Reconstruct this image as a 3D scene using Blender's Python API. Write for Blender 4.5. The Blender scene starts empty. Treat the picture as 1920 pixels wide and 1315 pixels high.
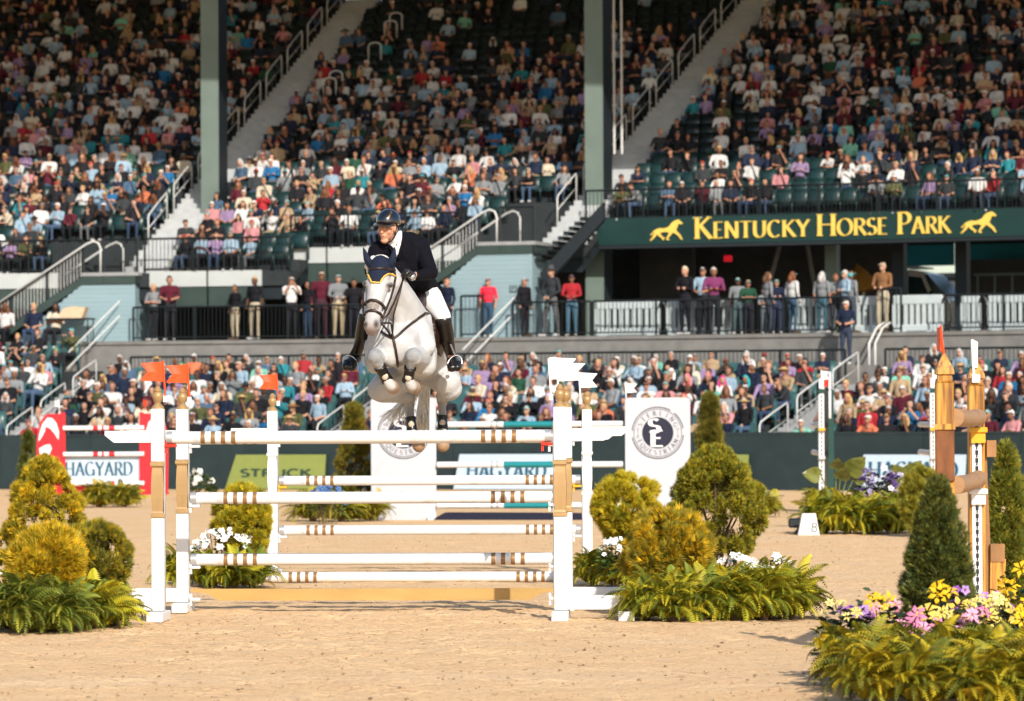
import bpy, bmesh, math, random
import numpy as np
from mathutils import Vector, Matrix, Euler
R = math.radians
rnd = random.Random(7)
npr = np.random.RandomState(7)
scn = bpy.context.scene
col = scn.collection

# ---------------------------------------------------------------- camera
F = 7486.0                                     # focal length in photo pixels (1920 wide)
CAM_H = 1.73
PITCH = math.atan((787 - 657.5) / F)
ROLL = -0.0048
cam_d = bpy.data.cameras.new('camera')
cam = bpy.data.objects.new('camera', cam_d); col.objects.link(cam)
cam_d.sensor_width = 36.0
cam_d.lens = F * 36.0 / 1920.0
cam_d.clip_start = 0.5; cam_d.clip_end = 4000
CAMR = Matrix.Rotation(math.pi / 2 + PITCH, 3, 'X') @ Matrix.Rotation(ROLL, 3, 'Z')
cam.matrix_world = Matrix.Translation((0, 0, CAM_H)) @ CAMR.to_4x4()
cam_d.dof.use_dof = True
cam_d.dof.focus_distance = 35.2
cam_d.dof.aperture_fstop = 4.0
scn.camera = cam

# ---------------------------------------------------------------- sky, sun, exposure
SUN_EL, SUN_AZ = R(30), R(17)                  # behind the camera, to its right
sun_dir = Vector((math.sin(SUN_AZ) * math.cos(SUN_EL), -math.cos(SUN_AZ) * math.cos(SUN_EL), math.sin(SUN_EL)))
world = bpy.data.worlds.new('World'); scn.world = world; world.use_nodes = True
wn = world.node_tree.nodes; wl = world.node_tree.links; wn.clear()
sky = wn.new('ShaderNodeTexSky'); sky.sky_type = 'NISHITA'; sky.sun_disc = False
sky.sun_elevation = SUN_EL; sky.sun_rotation = math.atan2(sun_dir.x, sun_dir.y)
sky.air_density = 1.0; sky.dust_density = 1.2; sky.ozone_density = 1.0
bg = wn.new('ShaderNodeBackground'); bg.inputs['Strength'].default_value = 0.115
wo = wn.new('ShaderNodeOutputWorld')
wl.new(sky.outputs[0], bg.inputs[0]); wl.new(bg.outputs[0], wo.inputs[0])
sun_l = bpy.data.lights.new('sun', 'SUN'); sun_l.energy = 4.0; sun_l.angle = R(0.6); sun_l.color = (1.0, 0.925, 0.82)
sun_o = bpy.data.objects.new('sun', sun_l); col.objects.link(sun_o)
sun_o.rotation_euler = (-sun_dir).to_track_quat('-Z', 'Y').to_euler()
vs = scn.view_settings
vs.view_transform = 'Standard'; vs.look = 'None'; vs.exposure = 0.47; vs.gamma = 1.0; vs.use_curve_mapping = False
scn.render.engine = 'CYCLES'
scn.cycles.use_denoising = True
try: scn.cycles.denoiser = 'OPENIMAGEDENOISE'
except Exception: pass
scn.cycles.use_adaptive_sampling = True; scn.cycles.adaptive_threshold = 0.02
scn.cycles.max_bounces = 6; scn.cycles.diffuse_bounces = 3; scn.cycles.glossy_bounces = 3
scn.cycles.transparent_max_bounces = 6; scn.cycles.transmission_bounces = 4
scn.cycles.sample_clamp_indirect = 6

# ---------------------------------------------------------------- picture <-> place
def at(px, py, Y):
    d = CAMR @ Vector(((px - 960) / F, (657.5 - py) / F, -1.0))
    return Vector((0, 0, CAM_H)) + d * (Y / d.y)
def ground(px, py):
    d = CAMR @ Vector(((px - 960) / F, (657.5 - py) / F, -1.0))
    return Vector((0, 0, CAM_H)) + d * (-CAM_H / d.z)
def gx(px, Y): return at(px, 787, Y).x

# ---------------------------------------------------------------- mesh helpers
class MB:
    """collects shapes; build() links them as one mesh object"""
    def __init__(s): s.v = []; s.f = []; s.m = []
    def add(s, V, Fc, m=0):
        o = len(s.v); s.v.extend([tuple(p) for p in V])
        for f in Fc: s.f.append(tuple(i + o for i in f)); s.m.append(m)
        return s
    def box(s, a, b, m=0, M=None, bev=0.0):
        x0, y0, z0 = a; x1, y1, z1 = b
        if bev > 0:
            bm = bmesh.new(); bmesh.ops.create_cube(bm, size=1)
            for v in bm.verts: v.co = Vector((x0 + (v.co.x + .5) * (x1 - x0), y0 + (v.co.y + .5) * (y1 - y0), z0 + (v.co.z + .5) * (z1 - z0)))
            bmesh.ops.bevel(bm, geom=bm.edges[:], offset=bev, segments=1, affect='EDGES')
            V = [v.co.copy() for v in bm.verts]; bm.verts.index_update(); Fc = [[v.index for v in f.verts] for f in bm.faces]; bm.free()
        else:
            V = [Vector(p) for p in ((x0,y0,z0),(x1,y0,z0),(x1,y1,z0),(x0,y1,z0),(x0,y0,z1),(x1,y0,z1),(x1,y1,z1),(x0,y1,z1))]
            Fc = [(0,3,2,1),(4,5,6,7),(0,1,5,4),(1,2,6,5),(2,3,7,6),(3,0,4,7)]
        if M is not None: V = [M @ p for p in V]
        return s.add(V, Fc, m)
    def tube(s, pts, rad, n=8, m=0, caps=True, sq=1.0):
        pts = [Vector(p) for p in pts]
        if not isinstance(rad, (list, tuple)): rad = [rad] * len(pts)
        V = []; up0 = None
        for i, p in enumerate(pts):
            t = (pts[min(i + 1, len(pts) - 1)] - pts[max(i - 1, 0)])
            t = t.normalized() if t.length > 1e-9 else Vector((0, 0, 1))
            if up0 is None: up0 = Vector((0, 0, 1)) if abs(t.z) < .9 else Vector((0, 1, 0))
            a = (up0 - t * up0.dot(t)).normalized(); up0 = a; b = t.cross(a)
            for k in range(n):
                w = 2 * math.pi * k / n
                V.append(p + a * (math.cos(w) * rad[i] * sq) + b * (math.sin(w) * rad[i]))
        Fc = []
        for i in range(len(pts) - 1):
            for k in range(n):
                k2 = (k + 1) % n
                Fc.append((i * n + k, i * n + k2, (i + 1) * n + k2, (i + 1) * n + k))
        if caps: Fc.append(tuple(range(n - 1, -1, -1))); Fc.append(tuple(range((len(pts) - 1) * n, len(pts) * n)))
        return s.add(V, Fc, m)
    def lathe(s, prof, n=16, m=0, M=None):
        V = []
        for (r, z) in prof:
            for k in range(n):
                w = 2 * math.pi * k / n; V.append(Vector((r * math.cos(w), r * math.sin(w), z)))
        if M is not None: V = [M @ p for p in V]
        Fc = []
        for i in range(len(prof) - 1):
            for k in range(n):
                k2 = (k + 1) % n
                Fc.append((i * n + k, i * n + k2, (i + 1) * n + k2, (i + 1) * n + k))
        Fc.append(tuple(range(n - 1, -1, -1))); Fc.append(tuple(range((len(prof) - 1) * n, len(prof) * n)))
        return s.add(V, Fc, m)
    def prism(s, poly, t0, t1, m=0, M=None):
        """poly in (x,z); extruded along y from t0 to t1"""
        n = len(poly)
        area = sum(poly[i][0] * poly[(i + 1) % n][1] - poly[(i + 1) % n][0] * poly[i][1] for i in range(n))
        if area < 0: poly = poly[::-1]
        V = [Vector((p[0], t0, p[1])) for p in poly] + [Vector((p[0], t1, p[1])) for p in poly]
        if M is not None: V = [M @ p for p in V]
        Fc = [tuple(range(n)), tuple(range(2 * n - 1, n - 1, -1))]
        Fc += [(i + n, (i + 1) % n + n, (i + 1) % n, i) for i in range(n)]
        return s.add(V, Fc, m)
    def sphere(s, c, r, n=10, m=0, sc=(1, 1, 1), M=None):
        V = []; k = n // 2 + 1
        for i in range(k + 1):
            a = math.pi * i / k
            for j in range(n):
                w = 2 * math.pi * j / n
                V.append(Vector((math.sin(a) * math.cos(w) * r * sc[0], math.sin(a) * math.sin(w) * r * sc[1], math.cos(a) * r * sc[2])))
        if M is not None: V = [M @ p for p in V]
        V = [p + Vector(c) for p in V]
        Fc = []
        for i in range(k):
            for j in range(n):
                j2 = (j + 1) % n; Fc.append((i * n + j, (i + 1) * n + j, (i + 1) * n + j2, i * n + j2))
        return s.add(V, Fc, m)
    def build(s, name, mats, parent=None, smooth=False, loc=None, M=None, auto=None):
        me = bpy.data.meshes.new(name); me.from_pydata(s.v, [], s.f)
        if not isinstance(mats, (list, tuple)): mats = [mats]
        for mt in mats: me.materials.append(mt)
        if len(mats) > 1: me.polygons.foreach_set('material_index', s.m)
        if smooth: me.polygons.foreach_set('use_smooth', [True] * len(me.polygons))
        me.update()
        if auto is not None:
            try: me.set_sharp_from_angle(angle=R(auto))
            except Exception: pass
        return link(name, me, parent, loc, M)
def link(name, me, parent=None, loc=None, M=None):
    o = bpy.data.objects.new(name, me); col.objects.link(o)
    if M is not None: o.matrix_world = M
    elif loc is not None: o.location = loc
    if parent is not None:
        o.parent = parent
    return o
def tag(o, label=None, cat=None, group=None, kind=None):
    if label: o['label'] = label
    if cat: o['category'] = cat
    if group: o['group'] = group
    if kind: o['kind'] = kind
    return o
def thing(name, label, cat, loc=(0, 0, 0), group=None, M=None):
    o = bpy.data.objects.new(name, None); col.objects.link(o); o.empty_display_size = .1
    o.matrix_world = M if M is not None else Matrix.Translation(loc)
    return tag(o, label, cat, group)
def copy_tree(o, parent=None):
    c = o.copy(); col.objects.link(c); c.parent = parent
    for ch in list(o.children): copy_tree(ch, c)
    return c
def np_mesh(name, V, Fc, mats, colors=None, smooth=False, parent=None, mi=None):
    """V (n,3), Fc (m,k) arrays; colors (n,3) per vertex -> attribute 'tint'"""
    V = np.asarray(V, np.float32); Fc = np.asarray(Fc, np.int32); k = Fc.shape[1]
    me = bpy.data.meshes.new(name)
    me.vertices.add(len(V)); me.vertices.foreach_set('co', V.ravel())
    me.loops.add(Fc.size); me.loops.foreach_set('vertex_index', Fc.ravel())
    me.polygons.add(len(Fc)); me.polygons.foreach_set('loop_start', np.arange(0, Fc.size, k, dtype=np.int32))
    if not isinstance(mats, (list, tuple)): mats = [mats]
    for mt in mats: me.materials.append(mt)
    if mi is not None: me.polygons.foreach_set('material_index', np.asarray(mi, np.int32))
    me.update(calc_edges=True)
    if smooth: me.polygons.foreach_set('use_smooth', np.ones(len(Fc), bool))
    if colors is not None:
        a = me.color_attributes.new('tint', 'FLOAT_COLOR', 'POINT')
        c4 = np.ones((len(V), 4), np.float32); c4[:, :3] = colors; a.data.foreach_set('color', c4.ravel())
    return link(name, me, parent)
def scatter(TV, TF, mats4, colors):
    """instances of a small template joined to one array: mats4 (n,4,4), colors (n,3) or (n,len(TV),3)"""
    n = len(mats4); TV = np.asarray(TV, float); TF = np.asarray(TF, int)
    V = np.einsum('nij,vj->nvi', mats4[:, :3, :3], TV) + mats4[:, None, :3, 3]
    Fc = (TF[None] + (np.arange(n) * len(TV))[:, None, None]).reshape(-1, TF.shape[1])
    colors = np.asarray(colors, float)
    if colors.ndim == 2: colors = np.repeat(colors[:, None], len(TV), 1)
    return V.reshape(-1, 3), Fc, colors.reshape(-1, 3)
def rot_frames(dirs, rolls):
    """rotation matrices whose local +Y is dirs (n,3), turned about it by rolls"""
    d = dirs / (np.linalg.norm(dirs, axis=1, keepdims=True) + 1e-9)
    up = np.tile(np.array([0, 0, 1.0]), (len(d), 1)); up[np.abs(d[:, 2]) > .95] = (1, 0, 0)
    x = np.cross(d, up); x /= np.linalg.norm(x, axis=1, keepdims=True); z = np.cross(x, d)
    c, s_ = np.cos(rolls)[:, None], np.sin(rolls)[:, None]
    x2 = x * c + z * s_; z2 = -x * s_ + z * c
    return np.stack([x2, d, z2], axis=2)
def m4(rot, scale, pos):
    n = len(pos); M = np.zeros((n, 4, 4)); M[:, 3, 3] = 1
    M[:, :3, :3] = rot * np.asarray(scale)[:, None, None]; M[:, :3, 3] = pos
    return M

# ---------------------------------------------------------------- materials
def mat(name, c, rough=.6, metal=0.0, var=.12, scale=6.0, bump=0.0, bscale=40.0, src=None, key=None, spec=.35, coat=0.0,
        sub=0.0, stretch=None, grime=0.0, detail=4.0):
    """procedural Principled material; src 'geo' reads the mesh's tint attribute, 'obj' the object's custom property"""
    m = bpy.data.materials.new(name); m.use_nodes = True
    nt = m.node_tree; N = nt.nodes; L = nt.links; b = N['Principled BSDF']
    b.inputs['Roughness'].default_value = rough; b.inputs['Metallic'].default_value = metal
    b.inputs['Specular IOR Level'].default_value = spec
    if coat: b.inputs['Coat Weight'].default_value = coat; b.inputs['Coat Roughness'].default_value = .08
    if sub: b.inputs['Subsurface Weight'].default_value = sub; b.inputs['Subsurface Scale'].default_value = .02
    tc = N.new('ShaderNodeTexCoord'); mp = N.new('ShaderNodeMapping'); L.new(tc.outputs['Object'], mp.inputs[0])
    if stretch: mp.inputs['Scale'].default_value = stretch
    nz = N.new('ShaderNodeTexNoise'); nz.inputs['Scale'].default_value = scale; nz.inputs['Detail'].default_value = detail
    L.new(mp.outputs[0], nz.inputs['Vector'])
    if src:
        at_ = N.new('ShaderNodeAttribute'); at_.attribute_type = 'GEOMETRY' if src == 'geo' else 'OBJECT'; at_.attribute_name = key or 'tint'
        base = at_.outputs['Color']
    else:
        rgb = N.new('ShaderNodeRGB'); rgb.outputs[0].default_value = (*c, 1); base = rgb.outputs[0]
    mr = N.new('ShaderNodeMapRange'); mr.inputs['From Min'].default_value = .28; mr.inputs['From Max'].default_value = .72
    mr.inputs['To Min'].default_value = 1 - var; mr.inputs['To Max'].default_value = 1 + var
    L.new(nz.outputs['Fac'], mr.inputs['Value'])
    vm = N.new('ShaderNodeVectorMath'); vm.operation = 'SCALE'; L.new(base, vm.inputs[0]); L.new(mr.outputs[0], vm.inputs['Scale'])
    outc = vm.outputs[0]
    if grime:
        nz2 = N.new('ShaderNodeTexNoise'); nz2.inputs['Scale'].default_value = scale * 3.1; nz2.inputs['Detail'].default_value = 8
        L.new(mp.outputs[0], nz2.inputs['Vector'])
        r2 = N.new('ShaderNodeMapRange'); r2.inputs['From Min'].default_value = .58; r2.inputs['From Max'].default_value = .75
        r2.inputs['To Max'].default_value = grime; L.new(nz2.outputs['Fac'], r2.inputs['Value'])
        mx = N.new('ShaderNodeMix'); mx.data_type = 'RGBA'; L.new(r2.outputs[0], mx.inputs[0]); L.new(outc, mx.inputs[6])
        mx.inputs[7].default_value = (.30, .22, .14, 1); outc = mx.outputs[2]
    L.new(outc, b.inputs['Base Color'])
    if bump:
        bz = N.new('ShaderNodeTexNoise'); bz.inputs['Scale'].default_value = bscale; bz.inputs['Detail'].default_value = 6
        L.new(mp.outputs[0], bz.inputs['Vector'])
        bp = N.new('ShaderNodeBump'); bp.inputs['Strength'].default_value = bump; bp.inputs['Distance'].default_value = .02
        L.new(bz.outputs['Fac'], bp.inputs['Height']); L.new(bp.outputs[0], b.inputs['Normal'])
    return m
M_ = {}
M_['white'] = mat('white_paint', (.70, .70, .70), .45, var=.035, scale=5, bump=.05, bscale=30, grime=.10)
M_['whitepole'] = mat('white_pole_paint', (.70, .70, .70), .38, var=.03, scale=4, grime=.34, spec=.4)
M_['gold'] = mat('gold_paint', (.40, .255, .115), .38, metal=.25, var=.12, scale=14, stretch=(1, 1, .25))
M_['goldband'] = mat('gold_band', (.29, .165, .070), .35, metal=.3, var=.12, scale=20)
M_['plank'] = mat('ochre_plank_paint', (.43, .265, .085), .5, var=.12, scale=6, stretch=(.3, 1, 1), grime=.15)
M_['silver'] = mat('silver_tape', (.48, .49, .50), .35, metal=.5, var=.1, scale=30)
M_['redcup'] = mat('red_plastic', (.62, .03, .015), .4, var=.08)
M_['yellowcup'] = mat('yellow_plastic', (.70, .36, .02), .4, var=.08)
M_['flagred'] = mat('orange_red_vinyl', (.80, .075, .012), .5, var=.05, scale=8)
M_['flagwhite'] = mat('white_vinyl', (.84, .84, .83), .5, var=.02)
M_['green'] = mat('wall_green_paint', (.012, .026, .029), .55, var=.18, scale=2.5, bump=.05, bscale=8)
M_['fascia'] = mat('fascia_green', (.030, .052, .047), .6, var=.12, scale=2)
M_['signgreen'] = mat('sign_green', (.005, .030, .028), .5, var=.1, scale=1.5)
M_['signgold'] = mat('sign_gold', (.74, .52, .10), .4, var=.06, scale=4)
M_['concrete'] = mat('concrete', (.17, .168, .16), .85, var=.16, scale=3, bump=.3, bscale=25, grime=.15)
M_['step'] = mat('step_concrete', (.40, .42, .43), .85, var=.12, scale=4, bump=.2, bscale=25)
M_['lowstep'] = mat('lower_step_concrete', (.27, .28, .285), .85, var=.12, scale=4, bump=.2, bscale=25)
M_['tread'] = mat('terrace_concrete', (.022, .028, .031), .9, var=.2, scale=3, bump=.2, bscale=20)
M_['siding'] = mat('pale_blue_siding', (.23, .33, .37), .6, var=.05, scale=3, stretch=(.2, 1, 1))
M_['panelwhite'] = mat('white_fascia_panel', (.42, .45, .45), .55, var=.05, scale=2)
M_['black'] = mat('black_metal', (.014, .019, .022), .45, var=.1)
M_['pipe'] = mat('white_pipe', (.60, .61, .60), .4, var=.06)
M_['steel'] = mat('column_green', (.13, .175, .155), .55, var=.1, scale=1.2, grime=.08)
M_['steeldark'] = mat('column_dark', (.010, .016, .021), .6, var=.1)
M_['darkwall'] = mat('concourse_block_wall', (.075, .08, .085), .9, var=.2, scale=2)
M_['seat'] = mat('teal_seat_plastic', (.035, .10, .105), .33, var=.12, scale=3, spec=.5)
M_['seatshade'] = mat('deep_shade_seat', (.0045, .013, .0145), .3, var=.15, scale=3, spec=.5)  # seat plastic again, with the deep shade of the top rows in its colour
M_['navy'] = mat('navy_paint', (.005, .007, .026), .6, var=.1)
M_['teal'] = mat('teal_paint', (.012, .20, .23), .4, var=.1, scale=4)
M_['red'] = mat('red_paint', (.55, .012, .022), .42, var=.08, scale=3)
M_['panel'] = mat('logo_panel_white', (.44, .45, .49), .5, var=.04, grime=.06)
M_['board'] = mat('pale_blue_board', (.42, .52, .62), .5, var=.03)
M_['lime'] = mat('lime_board', (.19, .225, .055), .5, var=.05)
M_['ink'] = mat('dark_blue_ink', (.012, .075, .125), .5, var=.05)
M_['darkink'] = mat('dark_green_ink', (.02, .045, .03), .5, var=.05)
M_['greyink'] = mat('grey_ink', (.075, .08, .11), .5, var=.05)
M_['blackink'] = mat('black_ink', (.012, .012, .018), .5, var=.05)
M_['deepgreen'] = mat('deep_green_paint', (.006, .045, .038), .35, var=.1)
def wood_mat():
    m = mat('amber_stained_wood', (.50, .22, .035), .45, var=.10, scale=3)
    nt = m.node_tree; N = nt.nodes; L = nt.links; b = N['Principled BSDF']
    tc = N.new('ShaderNodeTexCoord'); mp = N.new('ShaderNodeMapping'); mp.inputs['Scale'].default_value = (14, 14, .9)
    L.new(tc.outputs['Object'], mp.inputs[0])
    wv = N.new('ShaderNodeTexNoise'); wv.inputs['Scale'].default_value = 2.2; wv.inputs['Detail'].default_value = 6; wv.inputs['Distortion'].default_value = .6
    L.new(mp.outputs[0], wv.inputs['Vector'])
    cr = N.new('ShaderNodeValToRGB'); e = cr.color_ramp.elements
    e[0].position = .30; e[0].color = (.10, .030, .008, 1); e[1].position = .56; e[1].color = (.56, .27, .045, 1)
    L.new(wv.outputs['Fac'], cr.inputs[0]); L.new(cr.outputs[0], b.inputs['Base Color'])
    bp = N.new('ShaderNodeBump'); bp.inputs['Strength'].default_value = .25; bp.inputs['Distance'].default_value = .01
    L.new(wv.outputs['Fac'], bp.inputs['Height']); L.new(bp.outputs[0], b.inputs['Normal'])
    return m
M_['wood'] = wood_mat()
M_['woodburnt'] = mat('scorched_wood', (.16, .052, .012), .5, var=.9, scale=7, stretch=(1, 1, .35), bump=.2, bscale=30)
M_['woodplain'] = mat('brown_wood', (.27, .135, .05), .6, var=.25, scale=6, stretch=(1, .2, 1), bump=.15, bscale=30)
M_['log'] = mat('pale_wood_pole', (.38, .215, .105), .55, var=.2, scale=10, stretch=(.2, 1, 1), bump=.1, bscale=30)
M_['leaf'] = mat('leaf_tint', (1, 1, 1), .55, var=.22, scale=9, src='geo', spec=.25)
M_['bark'] = mat('bark', (.09, .055, .035), .9, var=.3, scale=20, bump=.4, bscale=40)
M_['petal'] = mat('petal_tint', (1, 1, 1), .6, var=.08, scale=20, src='geo', spec=.2)

def sand_mat():
    m = bpy.data.materials.new('arena_sand'); m.use_nodes = True
    nt = m.node_tree; N = nt.nodes; L = nt.links; b = N['Principled BSDF']; b.inputs['Roughness'].default_value = .95
    b.inputs['Specular IOR Level'].default_value = .1
    tc = N.new('ShaderNodeTexCoord')
    def noise(sc, det=4, stretch=None):
        n = N.new('ShaderNodeTexNoise'); n.inputs['Scale'].default_value = sc; n.inputs['Detail'].default_value = det
        if stretch:
            mp = N.new('ShaderNodeMapping'); mp.inputs['Scale'].default_value = stretch; L.new(tc.outputs['Object'], mp.inputs[0]); L.new(mp.outputs[0], n.inputs['Vector'])
        else: L.new(tc.outputs['Object'], n.inputs['Vector'])
        return n.outputs['Fac']
    cr = N.new('ShaderNodeValToRGB'); e = cr.color_ramp.elements
    e[0].position = .25; e[0].color = (.70, .45, .235, 1); e[1].position = .75; e[1].color = (.77, .53, .30, 1)
    L.new(noise(1.3, 8), cr.inputs[0])
    def mixin(fac, colr, prev):
        mx = N.new('ShaderNodeMix'); mx.data_type = 'RGBA'; L.new(fac, mx.inputs[0]); L.new(prev, mx.inputs[6]); mx.inputs[7].default_value = colr
        return mx.outputs[2]
    def rng(src_, a, b_, t):
        r_ = N.new('ShaderNodeMapRange'); r_.inputs['From Min'].default_value = a; r_.inputs['From Max'].default_value = b_; r_.inputs['To Max'].default_value = t
        L.new(src_, r_.inputs['Value']); return r_.outputs[0]
    c = mixin(rng(noise(9, 5), .58, .74, .45), (.54, .34, .18, 1), cr.outputs[0])
    c = mixin(rng(noise(34, 4), .57, .68, .62), (.30, .18, .09, 1), c)
    c = mixin(rng(noise(.35, 3, (.5, 1, 1)), .50, .72, .25), (.70, .54, .38, 1), c)
    L.new(c, b.inputs['Base Color'])
    b1 = N.new('ShaderNodeBump'); b1.inputs['Strength'].default_value = .8; b1.inputs['Distance'].default_value = .03; L.new(noise(14, 8), b1.inputs['Height'])
    L.new(b1.outputs[0], b.inputs['Normal'])
    return m
M_['sand'] = sand_mat()
# ================================================================ GROUND
def make_ground():
    # one sheet to the horizon; the arena itself is finely raked sand with hoof marks
    xs = np.concatenate([np.array([-1500, -400, -120, -40, -16]), np.arange(-10, 10.01, .075), np.array([16, 40, 120, 400, 1500])])
    ys = np.concatenate([np.array([-300, -60, 0, 12]), np.arange(20, 62, .085), np.arange(62.5, 104, .5), np.array([125, 200, 400, 1500])])
    X, Y = np.meshgrid(xs, ys); n = X.shape
    fine = (np.abs(X) < 10.01) & (Y > 20) & (Y < 62)
    Z = np.zeros(n)
    r = np.random.RandomState(3)
    for k in range(26):                           # rolling raked surface: many sine ripples
        a = r.uniform(0, math.pi); w = r.uniform(1.5, 14); p = r.uniform(0, 6.28)
        Z += .0026 * np.sin((X * math.cos(a) + Y * math.sin(a)) * w + p) / (1 + w * .22)
    Z += r.normal(0, .0028, n)
    for k in range(1500):                         # hoof prints
        x, y = (r.uniform(-9, 9), r.uniform(21, 60)) if k > 330 else (r.normal(-1.2, 1.6), r.normal(33.2, 3.2))
        if not (-9 < x < 9 and 21 < y < 60): continue
        j0 = np.searchsorted(xs, x - .3); j1 = np.searchsorted(xs, x + .3)
        i0 = np.searchsorted(ys, y - .3); i1 = np.searchsorted(ys, y + .3)
        d2 = ((X[i0:i1, j0:j1] - x) ** 2 + (Y[i0:i1, j0:j1] - y) ** 2)
        s = r.uniform(.05, .09)
        Z[i0:i1, j0:j1] += -r.uniform(.003, .012) * (2.6 if k <= 330 else 1) * np.exp(-d2 / s ** 2) + .005 * (2.2 if k <= 330 else 1) * np.exp(-(np.sqrt(d2) - s * 1.9) ** 2 / (.04 ** 2))
    Z = np.where(fine, Z, 0.0)
    V = np.stack([X, Y, Z], -1).reshape(-1, 3)
    i = np.arange(n[0] - 1)[:, None] * n[1] + np.arange(n[1] - 1)[None]
    Fc = np.stack([i, i + 1, i + n[1] + 1, i + n[1]], -1).reshape(-1, 4)
    o = np_mesh('ground', V, Fc, M_['sand'], smooth=True)
    tag(o, kind='structure'); return o
make_ground()
def make_clods():
    # small loose lumps thrown up by hooves
    r = np.random.RandomState(8); n = 6000; y = 22.5 + 40 * r.uniform(0, 1, n) ** 1.25; x = r.uniform(-.16, .16, n) * y
    T = np.array([(1, 0, .1), (.3, .95, 0), (-.8, .6, .1), (-.85, -.55, 0), (.3, -.95, .05), (.1, 0, .8), (-.2, .1, -.5)]); TF = np.array([(0, 1, 5), (1, 2, 5), (2, 3, 5), (3, 4, 5), (4, 0, 5), (1, 0, 6), (2, 1, 6), (3, 2, 6), (4, 3, 6), (0, 4, 6)])
    a = r.uniform(0, 6.28, n); s = .004 + .012 * r.uniform(0, 1, n) ** 3; Q = np.zeros((n, 3, 3)); Q[:, 0, 0] = np.cos(a) * 1.3; Q[:, 0, 1] = -np.sin(a); Q[:, 1, 0] = np.sin(a) * 1.3; Q[:, 1, 1] = np.cos(a); Q[:, 2, 2] = r.uniform(.6, 1.1, n)
    P = np.stack([x, y, r.uniform(.0, .012, n)], 1); C = np.array([(.40, .26, .15)]) * r.uniform(.4, 1.3, (n, 1))
    V, Fc, Cc = scatter(T, TF, m4(Q, s, P), C); o = np_mesh('sand_clods', V, Fc, M_['leaf'], Cc); tag(o, kind='stuff'); return o
make_clods()

# ================================================================ GRANDSTAND (a shallow concave bowl)
CX, CY = -36.4, 4.7
def SP(phi, r, z): return Vector((CX + r * math.sin(phi), CY + r * math.cos(phi), z))
def phi_px(px, r):
    u = (px - 960) / F
    return math.atan(u) + math.asin((u * CY - CX) / (r * math.sqrt(1 + u * u)))
def frame(phi, r, z):
    """local axes: x along the stand to the right, y away from the arena, z up"""
    M = Matrix(((math.cos(phi), math.sin(phi), 0), (-math.sin(phi), math.cos(phi), 0), (0, 0, 1))).to_4x4()
    return Matrix.Translation(SP(phi, r, z)) @ M
PH0, PH1 = phi_px(-520, 136), phi_px(2350, 101)
def sweep(prof, p0, p1, n=None, mb=None, m=0):
    mb = mb or MB(); n = n or max(1, int(abs(p1 - p0) / .012)); k = len(prof)
    V = []
    for i in range(n + 1):
        p = p0 + (p1 - p0) * i / n
        V += [SP(p, r, z) for r, z in prof]
    Fc = []
    for i in range(n):
        for j in range(k):
            j2 = (j + 1) % k; Fc.append((i * k + j, i * k + j2, (i + 1) * k + j2, (i + 1) * k + j))
    Fc.append(tuple(range(k - 1, -1, -1))); Fc.append(tuple(range(n * k, (n + 1) * k)))
    return mb.add(V, Fc, m)
def rect(r0, r1, z0, z1): return [(r0, z0), (r1, z0), (r1, z1), (r0, z1)]
def fix_normals(o):
    bm = bmesh.new(); bm.from_mesh(o.data); bmesh.ops.recalc_face_normals(bm, faces=bm.faces); bm.to_mesh(o.data); bm.free(); return o

stand = thing('grandstand', 'two-tier stadium grandstand with dark seats, pale stair aisles and green steel columns', 'grandstand', SP(phi_px(960, 110), 110, 0))
SM = stand.matrix_world.copy(); SMI = SM.inverted()
def sbuild(mb, name, mats, smooth=False, auto=None, fix=True):
    o = mb.build(name, mats, smooth=smooth, auto=auto)
    if fix: fix_normals(o)
    o.parent = stand; o.matrix_parent_inverse = SMI
    return o
# ---- arena wall in front of the lower bowl: a thing of its own, panel by panel
RW = 100.6
wall = thing('arena_wall', 'dark green panelled perimeter wall along the far side of the arena', 'wall', SP(phi_px(960, RW), RW, 0))
WI = wall.matrix_world.inverted()
w_ang = 2.44 / RW; p = PH0; 
while p < PH1:
    o = sweep(rect(RW, RW + .12, 0, 1.34), p + .004 / RW, p + w_ang - .004 / RW, 3).build('wall_panel', M_['green']); fix_normals(o)
    o.parent = wall; o.matrix_parent_inverse = WI; p += w_ang
o = sweep(rect(RW - .02, RW + .16, 1.342, 1.40), PH0, PH1).build('top_rail', M_['green']); fix_normals(o); o.parent = wall; o.matrix_parent_inverse = WI
o = sweep(rect(RW + .123, RW + .20, 0, 1.34), PH0, PH1).build('backing', M_['steeldark']); fix_normals(o); o.parent = wall; o.matrix_parent_inverse = WI

# ---- lower bowl: ten shallow rows
LR0, LD, LZ0, LH, LN = 101.35, .80, .60, .20, 10
LAISLES = [phi_px(-60, 101.4), phi_px(545, 101.4), phi_px(1372, 101.4), phi_px(2050, 101.4)]      # left edge of each aisle
AW = 1.18
def in_aisle(phi, r, aisles, pad=0.0):
    return any(-pad / r < phi - a < (AW + pad) / r for a in aisles)
for i in range(LN):
    r = LR0 + LD * i; z = LZ0 + LH * i
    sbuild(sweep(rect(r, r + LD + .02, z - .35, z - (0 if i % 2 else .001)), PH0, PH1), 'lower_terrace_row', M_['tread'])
WALK_R = LR0 + LD * LN; LZT = LZ0 + LH * LN
RL = 111.2; ZL = 4.0
sbuild(sweep(rect(WALK_R, RL + .02, LZT - .4, LZT - .2), PH0, PH1), 'walkway', M_['concrete'])
sbuild(sweep(rect(RL, RL + .35, LZT - .3, ZL - .10), PH0, PH1), 'concrete_ledge_wall', M_['concrete'])
sbuild(sweep(rect(RL - .05, 128.0, ZL - .099, ZL), PH0, PH1), 'concourse_floor', M_['concrete'])
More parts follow.
